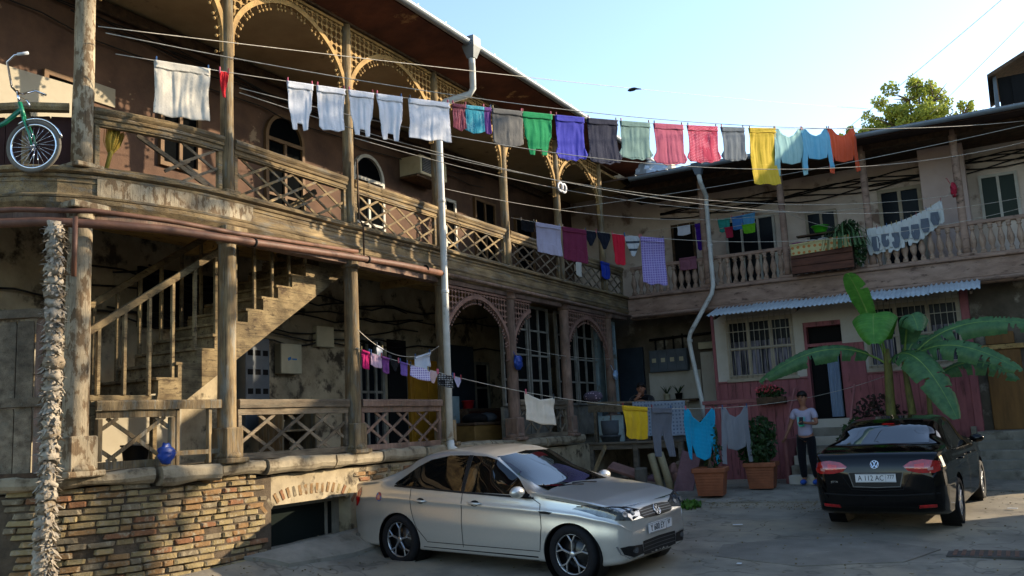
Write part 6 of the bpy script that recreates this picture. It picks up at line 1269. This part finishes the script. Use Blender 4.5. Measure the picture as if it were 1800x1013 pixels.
BLP = mat('blue_plastic_bag', '#22418f', .35, '#1a3478', 6, amt=.6); bag('blue plastic bag hanging on the arch post', (.16, -5.62, 2.85), .2, BLP); bag('blue and white bag on the post by the glazed door', (.16, -1.2, 2.72), .16, mat('blue_white_bag', '#4d77a8', .4, '#9fb4c6', 5, amt=.8)); bag('blue bag sitting on the stone ledge at left', (.02, -13.08, 1.62), .17, BLP, 0)
rb_ = bag('red cloth bag hanging on a right balcony post', (7.2, -.16, 5.95), .22, mat('red_bag', '#a3203a', .7, '#861628', 5)); bag('white sack lying under the stairs', (-.55, -12.45, 2.3), .16, WHW, 0)
br = thing('broom', 'yellow straw broom leaning upside down behind the railing', 'broom', (-.32, -13.62, 4.52)); br.rotation_euler = (-.28, 0, .2); MB().tube([(0, 0, 0), (0, 0, .22), (0, 0, .26)], [.022, .024, .03], 10).build('handle', mat('broom_bind', '#8a7a2e', .8, '#6e6122', 9), br)
mb = MB(); rnd_ = random.Random(5)
for k in range(260): a = max(-.07, min(.07, rnd_.gauss(0, .05))); b_ = rnd_.gauss(0, .02); mb.tube([(b_*.3, a*.3, .24), (b_, a*1.1, .36), (b_*1.2, a*1.4, .52+rnd_.uniform(-.03, .03))], [.004, .004, .003], 4)
mb.build('bristles', mat('straw', '#c9aa4a', .85, '#a58a34', 12), br, kind='stuff')
# bicycle hung on the railing
bk = thing('bicycle', 'small green bicycle hung outside the left balcony rail', 'bicycle', (-.56, -14.21, 4.42)); ex = V((.868, .497, 0)); Mb_ = frame_m((-.50, -14.31, 4.67), ex, (0, 0, 1)); bk.matrix_basis = Mb_
GRN = mat('bike_green', '#1f7a5c', .35, '#18674d', coat=.5); 
def bike_wheel(x):
    w = thing('wheel', None, None, parent=bk); w.location = (x, 0, 0); mb = MB(); n = 36
    for nm, R0, r0, m_ in (('tyre', .255, .022, mat('bike_tyre', '#6b665c', .85, '#55514a')), ('rim', .228, .013, CHROME)):
        MB().tube([(R0*cos(2*pi*i/n), R0*sin(2*pi*i/n), 0) for i in range(n+1)], r0, 8, False).build(nm, m_, w)
    s_ = MB()
    for i in range(24): th = 2*pi*i/24; s_.tube([(.02*cos(th+1.2), .02*sin(th+1.2), .02*(-1)**i), (.225*cos(th), .225*sin(th), 0)], .0022, 4)
    s_.build('spokes', CHROME, w); MB().lathe([(.018, -.04), (.022, -.03), (.016, 0), (.022, .03), (.018, .04)], 12).build('hub', CHROME, w)
bike_wheel(0); bike_wheel(-.95)
def bt(nm, pts, r, m_): return MB().tube(pts, r, 8).build(nm, m_, bk)
for s in (.045, -.045): bt('fork', [(0, 0, s), (-.03, .12, s), (-.1, .28, s*.8), (-.12, .33, 0)], .012, GRN)
bt('head_tube', [(-.11, .31, 0), (-.16, .47, 0)], .024, GRN); bt('main_tube', [(-.14, .40, 0), (-.3, .26, 0), (-.5, .17, 0), (-.62, .15, 0)], .024, GRN); bt('seat_tube', [(-.6, .02, 0), (-.66, .5, 0)], .02, GRN); bt('chain_stay', [(-.6, .04, .03), (-.95, 0, .05)], .01, GRN); bt('seat_stay', [(-.65, .38, .03), (-.95, 0, .05)], .01, GRN)
bt('stem', [(-.16, .46, 0), (-.19, .60, 0)], .014, CHROME); bt('handlebar', [(.02, .88, .26), (-.08, .86, .27), (-.16, .80, .25), (-.19, .6, .1), (-.19, .58, 0), (-.19, .6, -.1), (-.12, .68, -.22), (-.02, .64, -.25)], .011, CHROME); bt('grip', [(.05, .885, .255), (-.05, .868, .27)], .016, PLATEW); bt('brake_lever', [(-.12, .5, .06), (-.02, .44, .1), (.0, .38, .1)], .008, CHROME)
bt('mudguard', [(.29*cos(a), .29*sin(a), 0) for a in [radians(15+i*10) for i in range(12)]], .012, CHROME); MB().ball((-.68, .54, 0), .1, 10, (1.2, .35, .8)).build('saddle', BLKP, bk)
for s in (.06, -.06): bt('crank', [(-.6, .02, s), (-.6+s*1.5, -.12*(1 if s > 0 else -1), s)], .01, CHROME)

# ================================================================== GROUND FLOOR CLUTTER
ch = thing('wooden_chest', 'low ochre fronted chest with dark cushion under the arch', 'chest', (-.9, -5.3, 1.38)); MB().b2((-.3, -.65, 0), (.3, .6, .3), .01).build('box', mat('ochre_veneer', '#7d5f30', .6, '#644a24', 4, (2, .5, 2), .5), ch); MB().b2((-.32, -.67, .301), (.32, .62, .35), .008).build('lid', WOODD, ch); MB().ball((0, -.15, .42), .2, 12, (1.2, 1.3, .55)).build('cushion', DARKM, ch); MB().ball((0, .28, .43), .18, 12, (1.1, 1.2, .6)).build('cushion', GREYM, ch)
MB().b2((-.35, -.6, .35), (-.32, -.15, .85), .006).build('back_board', PALEB, ch)
cb = thing('dark_sideboard', 'dark sideboard with red pot behind the arch', 'sideboard', (-1.4, -4.6, 1.38)); MB().b2((-.25, -.7, 0), (.25, .7, .62), .01).build('carcass', WOODD, cb)
for k in range(2): MB().b2((.251, -.66+k*.67, .05), (.27, -.04+k*.67, .57), .006).build('door', mat('red_brown_door', '#55291c', .6, '#41200f', 4), cb)
bucket('red pot standing on the dark sideboard', (-1.35, -4.95, 2.0), .12, .16, mat('red_enamel', '#9c2026', .35, '#85181e'), 'pot', 'cooking_pot'); bucket('black cooking pot behind the lower left lattice', (-.55, -13.0, 1.42), .16, .22, BLKP, 'pot', 'cooking_pot')
cp = thing('small_cupboard', 'broken wooden cupboard behind the ground floor lattice', 'cupboard', (-1.3, -9.85, 1.38)); MB().b2((-.25, -.35, 0), (-.22, .35, .7)).build('back', WOOD, cp)
for y in (-.35, .32): MB().b2((-.22, y, 0), (.2, y+.03, .7), .004).build('side', WOOD, cp)
for z in (.0, .33, .67): MB().b2((-.219, -.319, z), (.2, .319, z+.03), .004).build('shelf', WOOD, cp)
for k, (y, zz) in enumerate(((-.2, .42), (.1, .1))): bucket('jar on the upper cupboard shelf' if not k else 'jar on the lower cupboard shelf', (-1.3, -9.85+y, 1.38+zz-.06), .07, .14, IVORY, 'jar', 'jar')
RUBT = mat('grey_rubber', '#4a4f54', .75, '#3b4045', 6)
tb = thing('grey_tub', 'dark grey rubber tub and basin on the deck edge', 'tub', (.38, -2.15, 1.21)); MB().lathe([(.2, 0), (.24, .14), (.25, .14), (.24, .1)], 20).build('basin', RUBT, tb); MB().lathe([(.17, .12), (.2, .2), (.21, .44), (.19, .44)], 20).build('tub', RUBT, tb)
bun = thing('cloth_bundle', 'patterned bundle resting on the railing corner', 'bundle', (.08, -2.3, 2.06)); MB().ball((0, 0, .1), .2, 14, (1.1, .7, .6)).build('bundle', cloth_mat('bundle', '#5a4f5c', ('dots', '#b59aa5', 18)), bun)
bucket('small aloe pot on the meter shelf', (.5, 1.05, 2.075), .08, .14, IVORY, 'flowerpot', 'flowerpot'); bucket('black pot on the meter shelf', (.8, 1.05, 2.075), .09, .14, BLKP, 'flowerpot', 'flowerpot')
for x in (.5, .8):
    o = thing('aloe', 'small spiky plant above the %s pot' % ('pale' if x < .6 else 'black'), 'plant', (x, 1.05, 2.2)); rnd_ = random.Random(int(x*10))
    for k in range(9): a = rnd_.uniform(0, 6.28); MB().tube([(0, 0, 0), (.08*cos(a), .08*sin(a), .12), (.16*cos(a), .16*sin(a), .2)], [.014, .01, .002], 5).build('leaf', GREEN, o)
# rubble below the deck
STN = [mat('rubble_%d' % i, c, .9, c2, 5, amt=.5, bump=.5) for i, (c, c2) in enumerate((('#8d6a60', '#6e5048'), ('#6b675f', '#514d46'), ('#7a5f66', '#5d484e'), ('#8a7a68', '#6a5c4c')))]
def chunk(name, label, cat, loc, dims, rot, m_, group=None, seed=0):
    rnd = random.Random(seed+hash(label) % 1000 if False else seed); mb = MB().box((0, 0, 0), dims, None, min(dims)*.15); mb.v = [tuple(c*(1+rnd.uniform(-.07, .07)) for c in p) for p in mb.v]; o = mb.build(name, m_, None, label=label, cat=cat, group=group); o.location = loc; o.rotation_euler = rot; return o
chunk('stone_slab', 'pink stone slab tilted on the rubble heap', 'slab', (.95, -3.0, .68), (.55, .35, .06), (.3, .35, .2), STN[0], None, 1); chunk('stone_block', 'grey squared block standing in front of the rubble', 'block', (1.33, -3.05, .52), (.22, .2, .42), (.05, .02, .3), STN[1], None, 2); chunk('stone_slab', 'tall mottled purple slab leaning beside the planter', 'slab', (2.45, -3.65, .62), (.34, .05, .78), (-.2, .28, .25), STN[2], None, 3)
chunk('broken_board', 'pale board leaning under the deck edge', 'board', (.3, -2.75, .8), (.08, .03, .8), (.1, .5, .2), WOOD, None, 4)
rnd_ = random.Random(31); places = ['nearest the deck post', 'under the pink slab', 'behind the grey block', 'left of the carpets', 'between carpets and slab', 'beside the purple slab', 'at the left end of the heap', 'deep under the deck', 'behind the carpets', 'on top of the heap', 'at the foot of the heap', 'right of the heap']
for k in range(12):
    x = [.15, .8, 1.4, 1.55, 2.05, 2.2, .05, .6, 1.9, 1.1, .55, 2.15][k]; y = [-2.6, -2.9, -2.8, -3.1, -3.05, -3.3, -2.75, -2.4, -2.7, -2.75, -3.0, -2.8][k]; z = [.5, .5, .5, .42, .55, .45, .45, .5, .65, .62, .42, .75][k]
    chunk('rubble_stone', 'rubble piece %s' % places[k], 'rubble', (x, y, z-.05), (rnd_.uniform(.2, .4), rnd_.uniform(.15, .3), rnd_.uniform(.1, .25)), (rnd_.uniform(-.4, .4), rnd_.uniform(-.4, .4), rnd_.uniform(0, 3)), STN[k % 4], 'rubble under the deck', k)
CARP = mat('rolled_carpet', '#9a8f70', .9, '#7d7358', 7, amt=.5, bump=.4)
for k, (a, b) in enumerate((((1.6, -3.15, .97), (1.82, -3.3, .3)), ((1.78, -3.15, .99), (2.02, -3.32, .32)))):
    a, b = V(a), V(b); o = thing('carpet_roll', ('left' if not k else 'right')+' of two beige carpet rolls leaning on the rubble', 'carpet', b, 0, 'carpet rolls'); MB().tube([(0, 0, 0), tuple((a-b)*.5), tuple(a-b)], .07, 14).build('roll', CARP, o)
    d = (a-b).normalized(); e1 = d.orthogonal().normalized(); e2 = d.cross(e1); MB().tube([tuple((a-b)+d*.004+e1*(r_*cos(t))+e2*(r_*sin(t))) for r_, t in [(.01+.055*i/40, i*.5) for i in range(41)]], .004, 4).build('spiral_edge', WOODD, o)
dr = thing('drain_grate', 'dark drain grate in the asphalt at lower right', 'grate', (7.4, -8.35, gz(7.4, -8.35)+.006)); MB().b2((-.42, -.25, -.02), (.42, .25, .008), .004).build('frame', mat('cast_iron', '#4a4640', .7, '#35322d', 9, bump=.4), dr)
for k in range(9): MB().b2((-.36+k*.085, -.2, .009), (-.32+k*.085, .2, .014)).build('bar', IRON, dr)
chunk('loose_brick', 'dark loose brick on the apron by the basement window', 'brick', (.3, -10.2, gz(.3, -10.2)+.06), (.2, .1, .07), (0, 0, .5), STN[1], None, 44)
for k, (x, y, lb) in enumerate(((4.3, -7.1, 'flattened white paper scrap mid yard'), (5.0, -9.6, 'tiny white litter scrap near the car nose'), (7.6, -5.0, 'pale litter strip right of the black car'))):
    o = MB().box((0, 0, 0), (.13 if k != 1 else .05, .05, .006), None, .002).build('paper_scrap', PLATEW, None, label=lb, cat='litter', group='litter on the yard'); o.location = (x, y, gz(x, y)+.022); o.rotation_euler = (0, 0, k*1.3+.3)
bd = thing('black_clip', 'black clip caught on the topmost wire against the sky', 'clip', (2.69, -5.66, 7.25)); MB().ball((0, 0, 0), .07, 8, (1.3, .5, .45)).build('clip', BLKP, bd); MB().tube([(.05, 0, 0), (.16, 0, -.03)], [.02, .008], 5).build('tail', BLKP, bd)

# ================================================================== PEOPLE
def skinned(name, V_, E_, m_, parent, sub=2):
    bm = bmesh.new(); ks = list(V_); ly = bm.verts.layers.skin.verify(); vv = {}
    for i, k in enumerate(ks):
        p, r = V_[k]; v = bm.verts.new(p); v[ly].radius = (r, r) if not isinstance(r, tuple) else r; v[ly].use_root = (i == 0); vv[k] = v
    for a, b in E_: bm.edges.new((vv[a], vv[b]))
    me = bpy.data.meshes.new(name); bm.to_mesh(me); bm.free(); o = link(name, me, None, parent)
    o.modifiers.new('skin', 'SKIN').use_smooth_shade = True; sb = o.modifiers.new('sub', 'SUBSURF'); sb.levels = sb.render_levels = sub
    bpy.context.view_layer.update(); apply_mods(o); o.data.materials.clear(); o.data.materials.append(m_)
    for p in o.data.polygons: p.use_smooth = True
    return o
SKIN = mat('skin', '#8a5f48', .55, '#7d5340', 9, amt=.4); HAIR = mat('dark_hair', '#15100d', .6, '#0d0a08', 20, bump=.3)
def hand(Vd, Ed, base, wrist, d, up, th):
    w = V(wrist); d = V(d).normalized(); n_ = V(up).normalized(); s = d.cross(n_).normalized()
    Vd[base+'p'] = (tuple(w+d*.055), (.026, .034)); Ed.append((base+'w', base+'p'))
    for i, (o_, l) in enumerate(((-.03, .062), (-.011, .075), (.009, .07), (.028, .055))):
        a = w+d*.085+s*o_; Vd[base+'f%da' % i] = (tuple(a), .0095); Vd[base+'f%db' % i] = (tuple(a+d*l*.6-n_*.012), .009); Vd[base+'f%dc' % i] = (tuple(a+d*l*.95-n_*.035), .0075); Ed += [(base+'p', base+'f%da' % i), (base+'f%da' % i, base+'f%db' % i), (base+'f%db' % i, base+'f%dc' % i)]
    t0 = w+d*.03+s*th*.038; Vd[base+'ta'] = (tuple(t0), .012); Vd[base+'tb'] = (tuple(t0+d*.035+s*th*.022-n_*.012), .0095); Ed += [(base+'p', base+'ta'), (base+'ta', base+'tb')]
def face(parent, c, s=1., tilt=0.):
    c = V(c); MB().ball((c.x, c.y-.088*s, c.z+.0*s), .016*s, 8, (.8, 1, 1.4)).build('nose', SKIN, parent)
    for sx in (-1, 1):
        MB().ball((c.x+sx*.032*s, c.y-.075*s, c.z+.022*s), .011*s, 8).build('eye', HAIR, parent); MB().tube([(c.x+sx*.015*s, c.y-.083*s, c.z+.042*s), (c.x+sx*.05*s, c.y-.072*s, c.z+.042*s)], .006*s, 5).build('eyebrow', HAIR, parent); MB().ball((c.x+sx*.082*s, c.y+.005, c.z), .022*s, 8, (.5, .8, 1.3)).build('ear', SKIN, parent)
    MB().tube([(c.x-.025*s, c.y-.08*s, c.z-.045*s), (c.x+.025*s, c.y-.08*s, c.z-.045*s)], .005*s, 5).build('mouth', mat('lips', '#6b3d33', .6, '#5c342c'), parent)
def hair_cap(parent, c, s=1.):
    mb = MB(); mb.ball((c[0], c[1]+.012, c[2]+.03*s), .098*s, 18, (.95, 1.04, 1.0)); mb.v = [(x, y, max(z, c[2]+.05*s-.11*s*smoothstep(-.06, .06, y-c[1]))+.008*noise.noise(V((x*40, y*40, z*40)))) for x, y, z in mb.v]; mb.build('hair', HAIR, parent)
boy = thing('person', 'person in pale tee with green print and black trousers on the steps', 'person', (4.42, -2.72, .345), -.1)
B_ = {'pelvis': ((0, 0, .86), (.12, .09)), 'waist': ((0, 0, 1.0), (.11, .085)), 'chest': ((0, .01, 1.2), (.13, .09)), 'nb': ((0, .015, 1.355), (.055, .05)), 'neck': ((0, .0, 1.41), .046), 'h1': ((0, -.02, 1.47), .072), 'h2': ((0, -.015, 1.54), .084), 'h3': ((0, -.005, 1.59), .062),
      'rs': ((-.165, .01, 1.315), .05), 're': ((-.25, .0, 1.08), .038), 'rw': ((-.335, -.06, .88), .026), 'ls': ((.165, .01, 1.315), .05), 'le': ((.235, -.05, 1.07), .038), 'lw': ((.11, -.22, 1.09), .026),
      'rh': ((-.085, 0, .82), .085), 'rk': ((-.1, -.02, .47), .058), 'ra': ((-.1, .02, .09), .038), 'rt': ((-.1, -.1, .05), .035), 'lh': ((.085, 0, .82), .085), 'lk': ((.1, -.04, .47), .058), 'la': ((.12, .03, .09), .038), 'lt': ((.12, -.09, .05), .035)}
Eb = [('pelvis', 'waist'), ('waist', 'chest'), ('chest', 'nb'), ('nb', 'neck'), ('neck', 'h1'), ('h1', 'h2'), ('h2', 'h3'), ('chest', 'rs'), ('rs', 're'), ('re', 'rw'), ('chest', 'ls'), ('ls', 'le'), ('le', 'lw'), ('pelvis', 'rh'), ('rh', 'rk'), ('rk', 'ra'), ('ra', 'rt'), ('pelvis', 'lh'), ('lh', 'lk'), ('lk', 'la'), ('la', 'lt')]
hand(B_, Eb, 'r', B_['rw'][0], (-.35, -.3, -.85), (.9, -.2, -.3), -1); hand(B_, Eb, 'l', B_['lw'][0], (-.75, -.4, .2), (0, .3, 1), 1)
skinned('body', B_, Eb, SKIN, boy); face(boy, (0, -.015, 1.535)); hair_cap(boy, (0, -.015, 1.545))
TEE = cloth_mat('boy_tee', '#9a97ab'); BLKC = cloth_mat('boy_trousers', '#121216')
T_ = {'hem': ((0, 0, .84), (.15, .118)), 'pelvis': ((0, 0, .90), (.145, .112)), 'waist': ((0, 0, 1.02), (.135, .105)), 'chest': ((0, .01, 1.2), (.15, .11)), 'nb': ((0, .015, 1.34), (.075, .065)), 'rs': ((-.168, .01, 1.318), .068), 're': ((-.225, .0, 1.15), .06), 'ls': ((.168, .01, 1.318), .068), 'le': ((.215, -.03, 1.15), .06)}
skinned('t_shirt', T_, [('hem', 'pelvis'), ('pelvis', 'waist'), ('waist', 'chest'), ('chest', 'nb'), ('chest', 'rs'), ('rs', 're'), ('chest', 'ls'), ('ls', 'le')], TEE, boy)
Q_ = {'pelvis': ((0, 0, .92), (.13, .1)), 'rh': ((-.088, 0, .80), .098), 'rk': ((-.1, -.02, .47), .078), 'ra': ((-.1, .02, .1), .062), 'lh': ((.088, 0, .80), .098), 'lk': ((.1, -.04, .47), .078), 'la': ((.12, .03, .1), .062)}
skinned('trousers', Q_, [('pelvis', 'rh'), ('rh', 'rk'), ('rk', 'ra'), ('pelvis', 'lh'), ('lh', 'lk'), ('lk', 'la')], BLKC, boy)
for x, y in ((-.1, -.02), (.12, -.01)): MB().ball((x, y-.05, .045), .06, 12, (.85, 2.0, .8)).build('shoe', mat('blue_trainers', '#2a55a8', .5, '#22478f'), boy)
MB().b2((-.085, -.142, 1.06), (.06, -.13, 1.2)).build('shirt_print', mat('print_teal', '#5f9c9a', .7, '#7aa8a8', 20), boy); MB().b2((-.06, -.149, 1.03), (.03, -.135, 1.075)).build('shirt_print', mat('print_green', '#2fae86', .7, '#2fae86'), boy)
ph = thing('phone', 'dark phone held by the person on the steps', 'phone', (4.42, -2.72, .345), -.1); MB().box((.03, -.285, 1.13), (.07, .012, .14), Matrix.Rotation(-.3, 3, 'X'), .004).build('phone_body', BLKP, ph)
man = thing('person', 'person in dark jacket leaning on the deck rail, hand at mouth', 'person', (.97, -1.75, 1.21), .25)
M1 = {'pelvis': ((0, .1, .46), (.14, .12)), 'waist': ((0, .06, .6), (.13, .1)), 'chest': ((0, -.06, .8), (.16, .12)), 'nb': ((0, -.13, .92), .06), 'neck': ((0, -.17, .95), .05), 'h1': ((0, -.22, .99), .074), 'h2': ((0, -.22, 1.06), .088), 'h3': ((0, -.2, 1.11), .062), 'rs': ((-.18, -.1, .87), .06), 're': ((-.22, -.36, .76), .045), 'rw': ((-.06, -.44, .86), .03), 'ls': ((.18, -.1, .87), .06), 'le': ((.22, -.36, .74), .045), 'lw': ((.03, -.42, .8), .03),
      'rh': ((-.1, .08, .44), .09), 'rk': ((-.14, -.33, .46), .065), 'ra': ((-.14, -.3, .08), .045), 'lh': ((.1, .08, .44), .09), 'lk': ((.14, -.33, .46), .065), 'la': ((.14, -.3, .08), .045)}
Em = [e for e in Eb[:21] if 't' not in e[1][1:] or e[1] in ('waist', 'chest')]; Em = [e for e in Em if e[0] in M1 and e[1] in M1]
hand(M1, Em, 'r', M1['rw'][0], (.5, .45, .9), (0, -1, .3), 1); hand(M1, Em, 'l', M1['lw'][0], (-1, 0, .1), (0, -.3, 1), -1)
skinned('body', M1, Em, SKIN, man); face(man, (0, -.22, 1.055)); hair_cap(man, (0, -.215, 1.075), .96)
J_ = {'pelvis': ((0, .1, .5), (.16, .14)), 'waist': ((0, .06, .62), (.155, .125)), 'chest': ((0, -.06, .8), (.18, .14)), 'nb': ((0, -.12, .9), .085), 'rs': ((-.185, -.1, .87), .08), 're': ((-.225, -.36, .76), .065), 'rw': ((-.1, -.42, .83), .048), 'ls': ((.185, -.1, .87), .08), 'le': ((.225, -.36, .74), .065), 'lw': ((.07, -.41, .79), .048)}
skinned('jacket', J_, [('pelvis', 'waist'), ('waist', 'chest'), ('chest', 'nb'), ('chest', 'rs'), ('rs', 're'), ('re', 'rw'), ('chest', 'ls'), ('ls', 'le'), ('le', 'lw')], cloth_mat('jacket', '#141417'), man)
K_ = {'pelvis': ((0, .1, .45), (.15, .12)), 'rh': ((-.1, .08, .44), .1), 'rk': ((-.14, -.33, .46), .08), 'ra': ((-.14, -.3, .05), .06), 'lh': ((.1, .08, .44), .1), 'lk': ((.14, -.33, .46), .08), 'la': ((.14, -.3, .05), .06)}
skinned('trousers', K_, [('pelvis', 'rh'), ('rh', 'rk'), ('rk', 'ra'), ('pelvis', 'lh'), ('lh', 'lk'), ('lk', 'la')], cloth_mat('mtr', '#1c1d22'), man)
sl = thing('stool', 'wooden stool under the person at the deck rail', 'stool', (.99, -1.66, 1.21)); MB().b2((-.18, -.18, .33), (.18, .18, .36), .006).build('seat', WOODD, sl)
for x in (-.15, .15):
    for y in (-.15, .15): MB().b2((x-.02, y-.02, 0), (x+.02, y+.02, .33)).build('leg', WOODD, sl)
